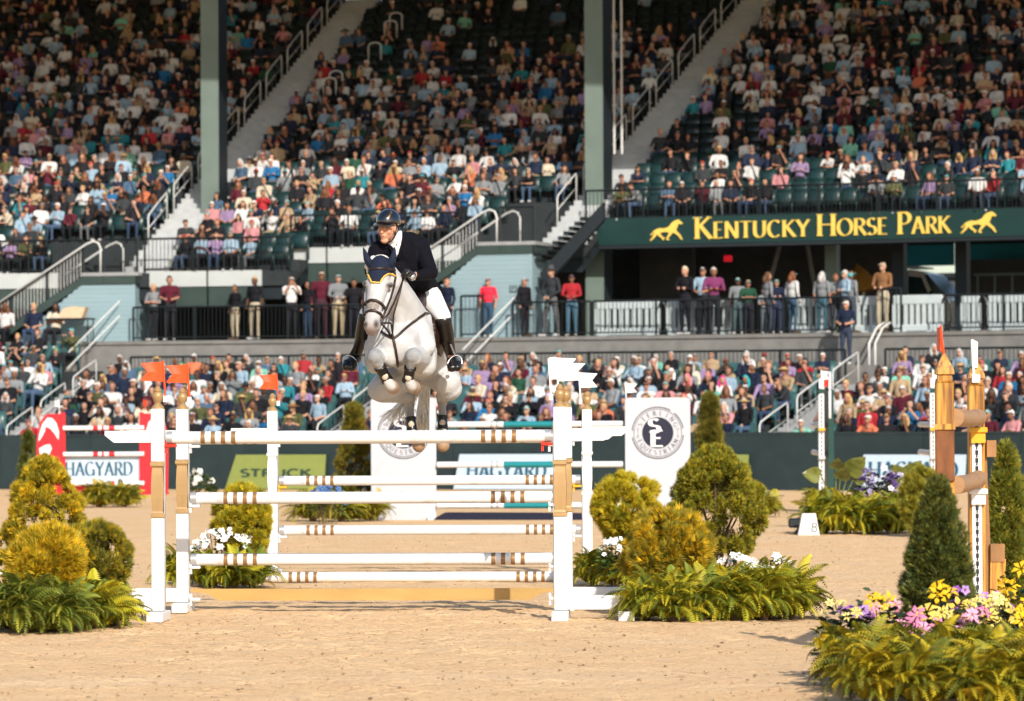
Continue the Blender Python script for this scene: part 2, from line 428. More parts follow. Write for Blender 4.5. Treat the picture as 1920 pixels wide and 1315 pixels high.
# aisle steps of the lower bowl
for a in LAISLES:
    for i in range(LN * 2):
        r = LR0 + LD / 2 * i; z = LZ0 + LH / 2 * (i + 1)
        sbuild(sweep(rect(r, r + LD / 2 + .02, z - .12, z + .004 - .001 * (i % 2)), a, a + AW / (LR0 + 4), 1), 'aisle_step', M_['lowstep'])

# ---- upper deck: 30 rows; blocks begin at different rows
UR0, UD, UZ0, UH, UN = 112.0, .80, 5.97, .34, 30
def urow(k): return UR0 + UD * k, UZ0 + UH * k
A1L, A2L = phi_px(474, 124.5), phi_px(1233, 124.5)
UAISLES = [phi_px(-300, 124.5), A1L, A2L]
def ustart(phi):
    if phi < phi_px(545, 112): return 0
    if phi < A2L + AW / 118: return 2
    return 4
segs = [(PH0, phi_px(545, 112), 0), (phi_px(545, 112), A2L + AW / 118, 2), (A2L + AW / 118, PH1 + .03, 4)]
for k in range(UN):
    r, z = urow(k)
    for (a, b, k0) in segs:
        if k < k0: continue
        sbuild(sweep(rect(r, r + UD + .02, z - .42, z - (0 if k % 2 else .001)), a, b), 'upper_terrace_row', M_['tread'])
for a in UAISLES:
    k0 = ustart(a + .004) if a != A2L else 2
    for i in range(k0 * 2, UN * 2):
        r = UR0 + UD / 2 * i; z = UZ0 + UH / 2 * (i + 1)
        sbuild(sweep(rect(r, r + UD / 2 + .02, z - .19, z + .004 - .001 * (i % 2)), a, a + AW / (r), 1), 'aisle_step', M_['step'])
# stepped underside wall closing the deck, back wall, unseen roof shaped for its shade
rT, zT = urow(UN)
bw = MB()
for (a, b) in ((PH0, A1L - .2 / rT), (A1L + AW / rT + .2 / rT, PH1 + .05)):
    sweep(rect(rT, rT + .3, zT - .6, zT + 1.6), a, b, mb=bw)
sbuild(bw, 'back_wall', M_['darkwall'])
sbuild(sweep(rect(rT, rT + 3, zT - .6, zT - .1), PH0, PH1 + .05), 'top_landing', M_['concrete'])
M_['roof'] = mat('unseen_grey_roof', (.38, .36, .33), .8, var=.15, scale=1)  # plain grey, cooled to cut warm bounce onto the deck
sbuild(sweep([(106.0, 18.8), (142, 23.0), (142, 23.5), (106.0, 19.3)], PH0 - .12, PH1 + .12), 'roof', M_['roof'])  # out of view; front edge set forward so its shade covers the deck
# raker beams below the deck (seen in the dark concourse)
sl = MB()
for (a, b, k0) in segs:
    r, z = urow(k0); sweep([(r + .1, z - .43), (rT, zT - .43), (rT, zT - .8), (r + .1, z - .8)], a, b, mb=sl)
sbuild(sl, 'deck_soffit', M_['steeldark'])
# fascias at the front of each block
def fascia(px0, px1, k0, name='fascia', mt='panelwhite', h=.44, beam=.55):
    r, z = urow(k0); a, b = phi_px(px0, r), phi_px(px1, r)
    sbuild(sweep(rect(r - .06, r - .001, z - h + .02, z + .02), a, b), name, M_[mt])
    if beam: sbuild(sweep(rect(r - .02, r + .25, z - h - beam, z - h + .015), a, b), 'edge_beam', M_['fascia'])
for x0, x1 in ((-300, -120), (-116, 110), (282, 388), (392, 492)): fascia(x0, x1, 0)
for x0, x1 in ((548, 612), (616, 694), (698, 780), (784, 866)): fascia(x0, x1, 2)
# concourse back wall with openings on the right
RB = 122.0
zB = 7.3
bwl = MB()
sweep(rect(RB, RB + .3, ZL, zB + 2.0), PH0, phi_px(1130, RB), mb=bwl)
sweep(rect(RB, RB + .3, ZL, zB + 2.0), phi_px(1200, RB), phi_px(1300, RB), mb=bwl)
sweep(rect(RB + 3, RB + 3.3, ZL, zB + 2.0), phi_px(1120, RB + 3), phi_px(1686, RB + 3), mb=bwl)
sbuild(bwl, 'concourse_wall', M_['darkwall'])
for px in (1562, 1688, 1806):
    ph = phi_px(px, 117.5); Mx = frame(ph, 117.5, ZL)
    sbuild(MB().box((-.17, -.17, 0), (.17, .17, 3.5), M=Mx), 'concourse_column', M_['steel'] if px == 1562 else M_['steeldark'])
# sloping struts in the dark concourse
for x0, x1 in ((1440, 1468), (1530, 1512)):
    sbuild(MB().tube([SP(phi_px(x0, 119), 119, 5.4), SP(phi_px(x1, 119), 119, 7.0)], .07, 6), 'brace', M_['concrete'])
# ---- green steel columns carrying the roof
for px, r, z0 in ((399, 116.3, 6.8), (1120, 116.2, 4.0)):
    Mx = frame(phi_px(px - 4, r), r, z0)
    cbl = MB().box((-.27, -.03, 0), (.27, .03, 17.2 - z0 + 5), M=Mx)
    sbuild(cbl, 'column', M_['steel'])
    sbuild(MB().box((-.20, .035, 0), (.22, 1.0, 17.2 - z0 + 5), M=Mx), 'column_shaded_side', M_['steeldark'])  # solid dark block; the shade of the recess is put into its colour
# conduits on the right column
for dx in (.55, .78):
    Mx = frame(phi_px(1120, 117.6), 117.6, 8)
    sbuild(MB().tube([Mx @ Vector((dx, 0, 1.4)), Mx @ Vector((dx, 0, 10))], .035, 6), 'conduit', M_['pipe'])

# ---- handrails on the aisles
def pipe_rail(pts, name='handrail', rad=.024, mt='pipe'):
    return sbuild(MB().tube(pts, rad, 6), name, M_[mt], smooth=True, fix=False)
def aisle_rails(a, R0, D, Z0, H, k0, k1, step, gap, side, h=.92, dbl=False):
    k = k0 + .5
    while k + step - gap < k1:
        pts = []
        ph = lambda r: a + side / r
        r0, z0 = R0 + D * k, Z0 + H * k; r1, z1 = R0 + D * (k + step - gap), Z0 + H * (k + step - gap)
        top0, top1 = SP(ph(r0), r0, z0 + h), SP(ph(r1), r1, z1 + h)
        pipe_rail([SP(ph(r0), r0, z0), SP(ph(r0), r0, z0 + h - .10), SP(ph(r0), r0 + .07, z0 + h), top0.lerp(top1, .5), top1, SP(ph(r1), r1 + .05, z1 + h - .08), SP(ph(r1), r1 + .05, z1)], rad=.021)
        m0, m1 = SP(ph(r0), r0, z0 + h * .55), SP(ph(r1), r1, z1 + h * .55)
        pipe_rail([m0, m1], rad=.013)
        k += step
for a in UAISLES:
    aisle_rails(a, UR0, UD, UZ0, UH, 2 if a != A2L else 3, UN, 3.0, .9, .03)
for a in LAISLES[1:3]:
    aisle_rails(a, LR0, LD, LZ0, LH, .1, LN, 3.3, .9, .55)
aisle_rails(LAISLES[0], LR0, LD, LZ0, LH, .1, LN, 3.3, .9, .9)
# arched loop rails in the seating
for px, k in ((745, 24), (735, 23), (705, 20.3), (632, 17), (620, 16.2)):
    r, z = UR0 + UD * k, UZ0 + UH * k; ph = phi_px(px, r); w = .42
    pts = [SP(ph - w / 2 / r, r, z + .5)] + [SP(ph + w / 2 * -math.cos(t) / r, r, z + .95 + .12 * math.sin(t)) for t in np.linspace(0, math.pi, 7)] + [SP(ph + w / 2 / r, r, z + .5)]
    pipe_rail(pts, 'loop_rail', .022)

# ---- black balustrades: each a thing > posts, rails, balusters
def balustrade(px0, px1, r, z, label, h=1.0, post=1.7, group='black balustrades of the grandstand', gap=.115, r1=None, z1=None, name='balustrade', bal=True):
    a, b = phi_px(px0, r), phi_px(px1, r1 or r); L = abs(b - a) * r
    o = thing(name, label, 'railing', SP((a + b) / 2, r, z), group); OI = o.matrix_world.inverted()
    P = lambda t, dz=0: SP(a + (b - a) * t, r + ((r1 or r) - r) * t, z + ((z1 if z1 is not None else z) - z) * t + dz)
    def put(mb, nm, mt='black'):
        c = mb.build(nm, M_[mt]); c.parent = o; c.matrix_parent_inverse = OI
    n = max(1, round(L / post))
    for i in range(n + 1): put(MB().tube([P(i / n), P(i / n, h)], .032, 4), 'post')
    put(MB().tube([P(i / n, h) for i in range(n + 1)], .030, 4), 'top_rail'); put(MB().tube([P(i / n, .09) for i in range(n + 1)], .02, 4), 'bottom_rail')
    if bal:
        mb = MB(); k = int(L / gap)
        for i in range(1, k): mb.tube([P(i / k, .09), P(i / k, h)], .0095, 4, caps=False)
        put(mb, 'balusters')
        o.children[-1]['kind'] = 'stuff'
    return o
for x0, x1, lb in ((245, 640, 'black railing behind the lower seats below the left concourse'),
                   (640, 985, 'black railing behind the lower seats beyond the rider'), (985, 1585, 'black railing behind the lower seats below the dark concourse'),
                   (1660, 1990, 'black railing behind the lower seats below the parked van')):
    balustrade(x0, x1, WALK_R + .25, LZT - .2, lb, h=1.12)
for x0, x1, lb in ((250, 480, 'black concourse railing in front of two standing people left of the photographer'), (480, 835, 'black concourse railing behind the rider and the photographer'),
                   (865, 905, 'short black railing beside the standing person in red tank top'), (962, 1108, 'black concourse railing in front of the uniformed officer'),
                   (1112, 1590, 'black concourse railing before the group in teal caps'), (1655, 1690, 'short black railing beside the person in tan jacket'),
                   (1775, 1990, 'black concourse railing in front of white barricades beside the van')):
    balustrade(x0, x1, RL + .02, ZL, lb, h=.95 if x0 not in (865, 1655) else 1.15)
rC, zC = urow(4)
balustrade(1100, 2100, rC - .05, zC, 'black balustrade along the upper deck above the gold-lettered sign', h=.88)
rP, zP = urow(0)
balustrade(272, 545, rP - .05, zP, 'black balustrade before the front seats with pink-shirted spectators', h=.95)
balustrade(-250, 155, rP - .05, zP, 'black balustrade along the far left upper deck', h=.95)
rB2, zB2 = urow(2)
balustrade(546, 870, rB2 - .05, zB2, 'black balustrade along the middle upper deck behind the rider', h=.95)
balustrade(490, 549, rP + .1, zP + .3, 'sloping black balustrade stepping up beside the pink-shirted spectators', r1=rB2 + 1.6, z1=zB2 + 1.5, h=.9)

# ---- siding-clad stair towers
def stair_tower(px_r, k0, label, sgn_label=None):
    """landing's right edge at px_r; stair climbs from the left up to deck row k0"""
    zl = UZ0 + UH * k0; Rr = RL + .52
    Mx = frame(phi_px(px_r, Rr), Rr, 0); o = thing('stair_tower', label, 'stairs', group='siding-clad stair towers', M=Mx); 
    Wl = 1.55; run = 3.6                                         # landing width; stair run
    def put(mb, nm, mt, **k):
        c = mb.build(nm, M_[mt], **k); fix_normals(c); c.parent = o; return c
    zt = zl - .34
    # clapboards
    h = .125; z = ZL; i = 0
    while z < zt - .02:
        z1 = min(z + h, zt); xl = -Wl - .15 - max(0, (zt - z1)) * 1.25
        xl = max(xl, -Wl - 3.0)
        put(MB().prism([(xl - .0, z + .004), (-.002, z + .004), (-.002, z1), (xl + .08, z1)], -.022, .02), 'siding_board', 'siding')
        put(MB().box((.0, .0, z + .004), (.02, 1.9, z1)), 'siding_board', 'siding')
        z = z1
    put(MB().box((-.06, -.035, ZL), (.03, .05, zt + .001)), 'corner_board', 'siding')
    put(MB().box((-Wl, -.06, zt + .002), (.06, .05, zl - .10)), 'landing_fascia', 'fascia')
    put(MB().box((.062, -.02, zt + .002), (.10, 2.2, zl - .10)), 'landing_fascia', 'fascia')
    put(MB().box((-Wl, -.08, zl - .098), (.14, 2.4, zl)), 'landing', 'lowstep')
    slope = .62
    put(MB().prism([(-Wl, zt + .002), (-Wl, zl - .12), (-Wl - run, zl - .12 - run * slope), (-Wl - run, zl - .12 - run * slope - .30)], -.05, .05), 'stringer', 'fascia')
    for j in range(12):
        xs_ = -Wl - .28 * (j + 1); put(MB().box((xs_, .05, zl - .10 - .28 * slope * (j + 1) - .05), (xs_ + .31, 1.5, zl - .10 - .28 * slope * (j + 1))), 'tread', 'step')
    for dx, dy in ((0, -.02), (.36, .9)):
        x0 = -Wl + .55 + dx
        pts = [(x0, dy, zl), (x0, dy, zl + .70), (x0 - .06, dy, zl + .84), (x0 - .2, dy, zl + .9), (x0 - .42, dy, zl + .82), (-Wl - run, dy, zl + .82 - (run + x0 - .42 + Wl) * slope)]
        put(MB().tube(pts, .030, 6), 'handrail', 'pipe', smooth=True)
    bal = MB()
    for j in range(34):
        xs_ = -Wl - .1 * j; zz = zl - .1 * j * slope
        bal.tube([(xs_, .12, zz - .05), (xs_, .12, zz + .72)], .0095, 4, caps=False)
    bo = put(bal, 'balusters', 'pipe'); bo['kind'] = 'stuff'
    put(MB().tube([(-Wl, .12, zl + .74), (-Wl - 3.5, .12, zl + .74 - 3.5 * slope)], .025, 4), 'black_rail', 'black')
    for j in range(3):
        xs_ = -Wl - 1.1 * j; put(MB().tube([(xs_, .1, zl - 1.1 * j * slope - .4), (xs_, .1, zl - 1.1 * j * slope + .76)], .04, 4), 'post', 'black')
    # thin diagonal rails down to the walkway
    for dz in (0, .42):
        put(MB().tube([(-.35, -.25, ZL + 1.15 - dz), (-1.55, -1.3, ZL - .35 - dz)], .02, 5), 'lower_handrail', 'pipe')
    # landing balustrade
    b2 = MB()
    for j in range(15): b2.tube([(-.9 + .07 * j, -.03, zl), (-.9 + .07 * j, -.03, zl + .95)], .0095, 4, caps=False)
    bo = put(b2, 'balusters', 'black'); bo['kind'] = 'stuff'
    put(MB().tube([(-.9, -.03, zl + .95), (.1, -.03, zl + .95)], .028, 4), 'black_rail', 'black')
    for xs_ in (-.9, .1): put(MB().tube([(xs_, -.03, zl - .3), (xs_, -.03, zl + .98)], .04, 4), 'post', 'black')
    return o, Mx
st1, _ = stair_tower(252, 0, 'pale blue siding-clad stair tower with white handrails at far left')
st2, Mt2 = stair_tower(997, 2, 'pale blue siding-clad stair tower behind the person in red tank top')
# dark stepped stringer right of the middle tower
sbuild(MB().prism([(.15, 5.3), (2.0, 7.2), (2.0, 7.7), (.15, 5.8)], .3, .5, M=Mt2), 'stair_stringer', M_['steeldark'])
for j in range(9):
    sbuild(MB().box((.1 + .16 * j, .1, 6.15 + .13 * j), (.1 + .16 * (j + 1), 1.2, 6.26 + .13 * j), M=Mt2), 'stair_step', M_['steeldark'])
# small white-on-green section sign on the tower
sec = thing('section_sign', 'small square sign on the pale siding above the uniformed officer', 'sign', M=Mt2 @ Matrix.Translation((-.52, -.03, 5.34)))
MB().box((-.10, -.02, -.09), (.10, 0, .09)).build('sign_plate', M_['fascia'], sec)
MB().box((-.075, -.024, -.065), (.075, -.0205, .065)).build('sign_face', M_['siding'], sec)
MB().box((-.04, -.028, -.05), (-.02, -.0245, .05)).box((-.02, -.028, .03), (.045, -.0245, .05)).box((.028, -.028, .0), (.045, -.0245, .03)).box((-.02, -.028, -.015), (.028, -.0245, .005)).build('lettering', M_['darkink'], sec)

# ---- seats: 300 nearest as parts, the rest in one mass
def seat_shape():
    mb = MB()
    back = [(-.225, .0), (.225, .0), (.235, .32), (.20, .40), (-.20, .40), (-.235, .32)]
    mb.prism(back, 0, .035, M=Matrix.Translation((0, .22, .42)) @ Matrix.Rotation(R(-10), 4, 'X'))
    mb.box((-.22, .10, .30), (.22, .20, .70), M=Matrix.Translation((0, -.02, .06)) @ Matrix.Rotation(R(-6), 4, 'X'), bev=.03)
    mb.box((-.25, .12, 0), (-.22, .22, .62)); mb.box((.22, .12, 0), (.25, .22, .62))
    return mb
sm_ = seat_shape()
seat_o = sm_.build('seat', M_['seat']); fix_normals(seat_o)
seat_me = seat_o.data
TSV = np.array([v.co[:] for v in seat_me.vertices])
seat_me.calc_loop_triangles(); TSF = np.array([t.vertices[:] for t in seat_me.loop_triangles])
bpy.data.objects.remove(seat_o)
SEATW = .53
USEATW = .475
low_seats, up_seats = [], []
for i in range(LN):
    r = LR0 + LD * i + .42; z = LZ0 + LH * i; n = int((PH1 - PH0) * r / SEATW)
    for j in range(n):
        ph = PH0 + (j + .5) * SEATW / r
        if in_aisle(ph, r, LAISLES, .26): continue
        low_seats.append((i, ph, r, z))
for i, (r, z) in enumerate(((109.75, 2.75), (110.55, 3.15))):      # the bowl climbs higher at the far left
    sbuild(sweep(rect(r - .42, r + .40, 2.0, z), phi_px(-400, r), phi_px(185, r)), 'lower_terrace_row', M_['tread'])
    for j in range(60):
        ph = phi_px(180, r) - (j + .5) * SEATW / r
        if ph > phi_px(-380, r) and not in_aisle(ph, r, LAISLES, .26): low_seats.append((10 + i, ph, r, z))
for k in range(UN):
    r, z = urow(k); r += .42; n = int((PH1 + .02 - PH0) * r / USEATW)
    for j in range(n):
        ph = PH0 + (j + .5) * USEATW / r
        if k < ustart(ph) or in_aisle(ph, r, UAISLES, .26): continue
        if k < 3 and phi_px(85, r) < ph < phi_px(275, r): continue         # stair landing
        if k < 3 and phi_px(860, r) < ph: continue
        if k < 6 and A2L - 1.9 / r < ph < A2L: continue
        up_seats.append((k, ph, r, z))
def px_of(ph, r): v = SP(ph, r, 1.7); return 960 + F * v.x / v.y
ns = 0
vis = [s for s in low_seats if 0 < px_of(s[1], s[2]) < 1920]
rest = []
def seat_mass(lst, name, mt):
    Ms = np.array([np.array(frame(ph, r, z)) for (k, ph, r, z) in lst])
    V, Fc, C = scatter(TSV, TSF, Ms, np.zeros((len(lst), 3)))
    o = np_mesh(name, V, Fc, M_[mt]); o['kind'] = 'stuff'; o.parent = stand; o.matrix_parent_inverse = SMI; return o
# ================================================================ BODIES: tapered limbs fused to one continuous skin
def cap_mesh(mb, p0, p1, r0, r1, n=12):
    p0, p1 = Vector(p0), Vector(p1); d = p1 - p0; L = d.length
    d = d / L if L > 1e-6 else Vector((0, 0, 1))
    if L < 1e-6: p1 = p0 + d * 1e-4
    pts, rad = [], []
    for a in (88, 60, 30): pts.append(p0 - d * r0 * math.sin(R(a))); rad.append(r0 * math.cos(R(a)))
    pts.append(p0); rad.append(r0); pts.append(p1); rad.append(r1)
    for a in (30, 60, 88): pts.append(p1 + d * r1 * math.sin(R(a))); rad.append(r1 * math.cos(R(a)))
    mb.tube(pts, rad, n)
def ell(c, s, tag_, M=None): return ('e', Vector(c), Vector(s), tag_, M or Matrix.Identity(3))
def cap(p0, p1, r0, r1, tag_): return ('c', Vector(p0), Vector(p1), r0, r1, tag_)
def blob(name, parts, voxel, smooth=4, ratio=None):
    """remeshes overlapping limbs to one closed surface; returns mesh, per-vertex part index"""
    mb = MB()
    for p in parts:
        if p[0] == 'c': cap_mesh(mb, p[1], p[2], p[3], p[4])
        else: mb.sphere(p[1], 1.0, 16, sc=p[2], M=p[4].to_4x4())
    o = mb.build(name + '_src', [])
    fix_normals(o)
    m = o.modifiers.new('r', 'REMESH'); m.mode = 'VOXEL'; m.voxel_size = voxel
    if smooth: s = o.modifiers.new('s', 'SMOOTH'); s.factor = .5; s.iterations = smooth
    if ratio: d = o.modifiers.new('d', 'DECIMATE'); d.ratio = ratio
    dg = bpy.context.evaluated_depsgraph_get()
    me = bpy.data.meshes.new_from_object(o.evaluated_get(dg)); me.name = name
    me.materials.clear()
    src = o.data; bpy.data.objects.remove(o); bpy.data.meshes.remove(src)
    V = np.zeros(len(me.vertices) * 3); me.vertices.foreach_get('co', V); V = V.reshape(-1, 3)
    D = []
    for p in parts:
        if p[0] == 'c':
            a, b = np.array(p[1]), np.array(p[2]); ab = b - a; t = np.clip(((V - a) @ ab) / max(ab @ ab, 1e-9), 0, 1)
            D.append(np.linalg.norm(V - (a + t[:, None] * ab), axis=1) - (p[3] + (p[4] - p[3]) * t))
        else:
            q = (V - np.array(p[1])) @ np.array(p[4]); s = np.array(p[2]); e = np.linalg.norm(q / s, axis=1)
            D.append((e - 1) * s.min())
    D = np.array(D); idx = D.argmin(0)
    me.polygons.foreach_set('use_smooth', np.ones(len(me.polygons), bool))
    return me, V, idx, D
def face_slots(me, vslot):
    """material index per face = the most frequent slot of its corners"""
    out = np.zeros(len(me.polygons), np.int32)
    for i, p in enumerate(me.polygons):
        c = [vslot[v] for v in p.vertices]; out[i] = max(set(c), key=c.count)
    me.polygons.foreach_set('material_index', out); return out
def set_color(me, name, C):
    a = me.color_attributes.new(name, 'FLOAT_COLOR', 'POINT'); c4 = np.ones((len(me.vertices), 4), np.float32); c4[:, :3] = C
    a.data.foreach_set('color', c4.ravel())

SKIN, SHIRT, SLEEVE, PANTS, SHOE = range(5)
def person_parts(pose, seated=True, wide=1.0):
    P = []
    if seated:
        lean = -.24 if pose == 3 else 0.0
        hy, hz = (.06 + lean * 1.2, 1.22 - (.10 if pose == 3 else 0)); dz = hz - 1.22; sy = .12 + lean
        P += [ell((0, .05, .53), (.175 * wide, .16, .12), PANTS), ell((0, .09 + lean * .3, .72), (.165 * wide, .125 * wide, .20), SHIRT),
              ell((0, .12 + lean * .8, .90 + dz * .6), (.185 * wide, .12, .17), SHIRT), cap((-.165, sy, 1.0 + dz), (.165, sy, 1.0 + dz), .062, .062, SHIRT)]
        for s in (-1, 1):
            P += [cap((s * .09, .03, .51), (s * .13, -.42, .51), .088 * wide, .062, PANTS), cap((s * .13, -.42, .49), (s * .13, -.38, .10), .056, .040, PANTS),
                  cap((s * .13, -.37, .05), (s * .14, -.55, .045), .042, .038, SHOE)]
        A = {0: ((.26, .04, .70), (.07, -.20, .63)), 1: ((.26, -.02, .76), (-.09, -.09, .82)), 2: None, 3: ((.21, -.34, .66), (.04, -.50, .66)),
             4: ((.23, -.12, .86), (.05, -.24, 1.10)), 5: ((.27, -.05, .72), (.13, -.34, .60))}
        for s in (-1, 1):
            e, h = A[pose] if A[pose] else (((.20, -.10, .72), (.035, -.045, 1.10)) if s > 0 else ((.25, .02, .70), (.02, -.18, .66)))
            sh = Vector((s * .205, sy, .985 + dz)); e = Vector((s * e[0], e[1], e[2])); h = Vector((s * h[0], h[1], h[2]))
            P += [cap(sh, e, .055, .043, SHIRT), cap(e, h, .041, .030, SLEEVE), ell(h, (.036, .045, .036), SKIN)]
    else:
        hy, hz = .02, 1.60; dz = 0; st = .20 if pose == 3 else .10
        P += [ell((0, .03, .93), (.165 * wide, .12, .14), PANTS), ell((0, .03, 1.12), (.155 * wide, .11 * wide, .18), SHIRT), ell((0, .03, 1.30), (.185 * wide, .115, .16), SHIRT),
              cap((-.165, .03, 1.40), (.165, .03, 1.40), .06, .06, SHIRT)]
        for s in (-1, 1):
            P += [cap((s * .09, .03, .88), (s * st, 0, .48), .088 * wide, .062, PANTS), cap((s * st, 0, .48), (s * st * 1.05, .03, .10), .058, .042, PANTS), cap((s * st * 1.05, .03, .05), (s * st * 1.3, -.15, .04), .042, .036, SHOE)]
        A = {0: ((.25, .05, 1.12), (.24, -.04, .86)), 1: ((.26, -.02, 1.14), (-.08, -.14, 1.16)), 2: ((.22, -.18, 1.24), (.05, -.26, 1.50)), 3: ((.29, .02, 1.12), (.05, -.16, .95)),
             4: ((.25, -.02, 1.14), (.08, -.22, 1.08))}
        e0, h0 = A[pose]
        for s in (-1, 1):
            sh = Vector((s * .20, .03, 1.385)); e = Vector((s * e0[0], e0[1], e0[2])); h = Vector((s * h0[0], h0[1], h0[2]))
            P += [cap(sh, e, .055, .043, SHIRT), cap(e, h, .041, .030, SLEEVE), ell(h, (.036, .042, .045), SKIN)]
    P += [cap((0, hy + .05, hz - .20), (0, hy + .02, hz - .08), .052, .05, SKIN), ell((0, hy, hz), (.078, .097, .112), SKIN), ell((0, hy - .035, hz - .06), (.058, .06, .058), SKIN),
          ell((0, hy - .098, hz - .02), (.014, .02, .022), SKIN), ell((.08, hy + .01, hz - .01), (.012, .02, .03), SKIN), ell((-.08, hy + .01, hz - .01), (.012, .02, .03), SKIN)]
    return P, Vector((0, hy, hz))
def tone_of(V, hc, beard=0):
    T = np.ones((len(V), 3)); q = V - np.array(hc)
    for s in (-1, 1):
        d = np.linalg.norm((q - np.array([s * .032, -.088, .008])) / np.array([.018, .03, .010]), axis=1); T *= (1 - .72 * np.clip(1.3 - d, 0, 1))[:, None]
        d = np.linalg.norm((q - np.array([s * .033, -.09, .030])) / np.array([.022, .03, .007]), axis=1); T *= (1 - .45 * np.clip(1.3 - d, 0, 1))[:, None]
    d = np.linalg.norm((q - np.array([0, -.088, -.068])) / np.array([.026, .03, .008]), axis=1); T *= 1 - np.clip(1.3 - d, 0, 1)[:, None] * np.array([.35, .6, .6])
    return T
M_['skin'] = mat('skin', (1, 1, 1), .5, var=.06, scale=12, src='obj', key='skin', spec=.3)
nt = M_['skin'].node_tree; b_ = nt.nodes['Principled BSDF']; fr = b_.inputs['Base Color'].links[0].from_socket
ta = nt.nodes.new('ShaderNodeAttribute'); ta.attribute_name = 'tone'; vmul = nt.nodes.new('ShaderNodeVectorMath'); vmul.operation = 'MULTIPLY'
nt.links.new(fr, vmul.inputs[0]); nt.links.new(ta.outputs['Color'], vmul.inputs[1]); nt.links.new(vmul.outputs[0], b_.inputs['Base Color'])
for k in ('shirt', 'sleeve', 'pants', 'shoe'): M_[k] = mat(k + '_cloth', (1, 1, 1), .85, var=.16, scale=7, bump=.35, bscale=9, src='obj', key=k, spec=.15)
M_['hair'] = mat('hair_or_hat', (1, 1, 1), .6, var=.22, scale=25, src='obj', key='tint', spec=.3, stretch=(3, 3, .6))
M_['crowd'] = mat('crowd_tint', (1, 1, 1), .75, var=.15, scale=9, src='geo', key='tint', spec=.2)
PMATS = [M_['skin'], M_['shirt'], M_['sleeve'], M_['pants'], M_['shoe']]
TPL = {}
for seated, poses in ((True, (0, 1, 2, 3, 4, 5)), (False, (0, 1, 2, 3, 4))):
    for ps in poses:
        for w in ((1.0, 1.22) if seated and ps in (0, 1) else (1.0,)):
            parts, hc = person_parts(ps, seated, w)
            tg = np.array([p[5] if p[0] == 'c' else p[3] for p in parts])
            me, V, idx, D = blob('person', parts, .017, 3)
            for mt in PMATS: me.materials.append(mt)
            face_slots(me, tg[idx]); set_color(me, 'tone', tone_of(V, hc))
            lo = None
            if seated:
                ml, Vl, il, Dl = blob('person_low', parts, .027, 2, .42)
                ml.calc_loop_triangles(); Fl = np.array([t.vertices[:] for t in ml.loop_triangles])
                lo = (Vl, Fl, tg[il], tone_of(Vl, hc)); bpy.data.meshes.remove(ml)
            TPL[(seated, ps, w)] = (me, hc, lo)
# hair and headgear, modelled about the head centre
def hair_shape(kind):
    mb = MB()
    if kind in ('short', 'long', 'cap', 'hat'):
        s = {'short': (.086, .107, .122), 'long': (.090, .110, .124), 'cap': (.084, .104, .116), 'hat': (.084, .104, .116)}[kind]
        b = MB().sphere((0, 0, 0), 1, 14, sc=s); V = []
        for p in b.v:
            x, y, z = p; f = 1.0
            front = y < -.015
            lim = {'short': .052, 'long': .058, 'cap': .045, 'hat': .04}[kind]
            if front and z < lim: f = .80
            if kind != 'long' and z < -.055: f = .80
            if kind == 'short' and not front and z > -.055: f *= 1.0 + .03 * math.sin(40 * x) * math.cos(37 * z)
            V.append((x * f, y * f, z * f))
        mb.add(V, b.f)
    if kind == 'long':
        for s in (-1, 1): mb.tube([(s * .07, .03, .02), (s * .088, .03, -.08), (s * .085, .02, -.18), (s * .075, .0, -.26)], [.035, .042, .04, .02], 7)
        mb.tube([(0, .08, .0), (0, .10, -.10), (0, .10, -.22)], [.06, .075, .05], 8)
    if kind == 'cap':
        pts = [(math.sin(a) * .078, -.070 - math.cos(a) * .095) for a in np.linspace(-1.45, 1.45, 9)]
        V = [(x, y, .040 - abs(x) * .12) for x, y in pts] + [(x, y, .052 - abs(x) * .12) for x, y in pts]; n = len(pts)
        mb.add(V, [tuple(range(n)), tuple(range(2 * n - 1, n - 1, -1))] + [(i, i + n, (i + 1) % n + n, (i + 1) % n) for i in range(n)])
    if kind == 'hat':
        mb.lathe([(.08, .03), (.185, .015), (.19, .026), (.08, .05)], 16, M=Matrix.Diagonal((1, 1.1, 1, 1)))
    if kind == 'trooper':
        mb.lathe([(.17, .045), (.175, .055), (.085, .06), (.08, .13), (.05, .17), (.01, .155)], 16, M=Matrix.Diagonal((1, 1.12, 1, 1)))
    if kind == 'glasses':
        for s in (-1, 1): mb.sphere((s * .034, -.097, .008), .02, 8, sc=(1.2, .45, .8))
        mb.box((-.03, -.108, .010), (.03, -.10, .016)); mb.box((-.082, -.09, .008), (-.078, 0, .014)); mb.box((.078, -.09, .008), (.082, 0, .014))
    return mb
HAIR = {}
for k in ('short', 'long', 'cap', 'hat', 'trooper', 'glasses'):
    ho = hair_shape(k).build('hair', M_['hair'], smooth=True); fix_normals(ho); HAIR[k] = ho.data; bpy.data.objects.remove(ho)
HTRI = {}
for k, me in HAIR.items():
    me.calc_loop_triangles(); HTRI[k] = (np.array([v.co[:] for v in me.vertices]), np.array([t.vertices[:] for t in me.loop_triangles]))

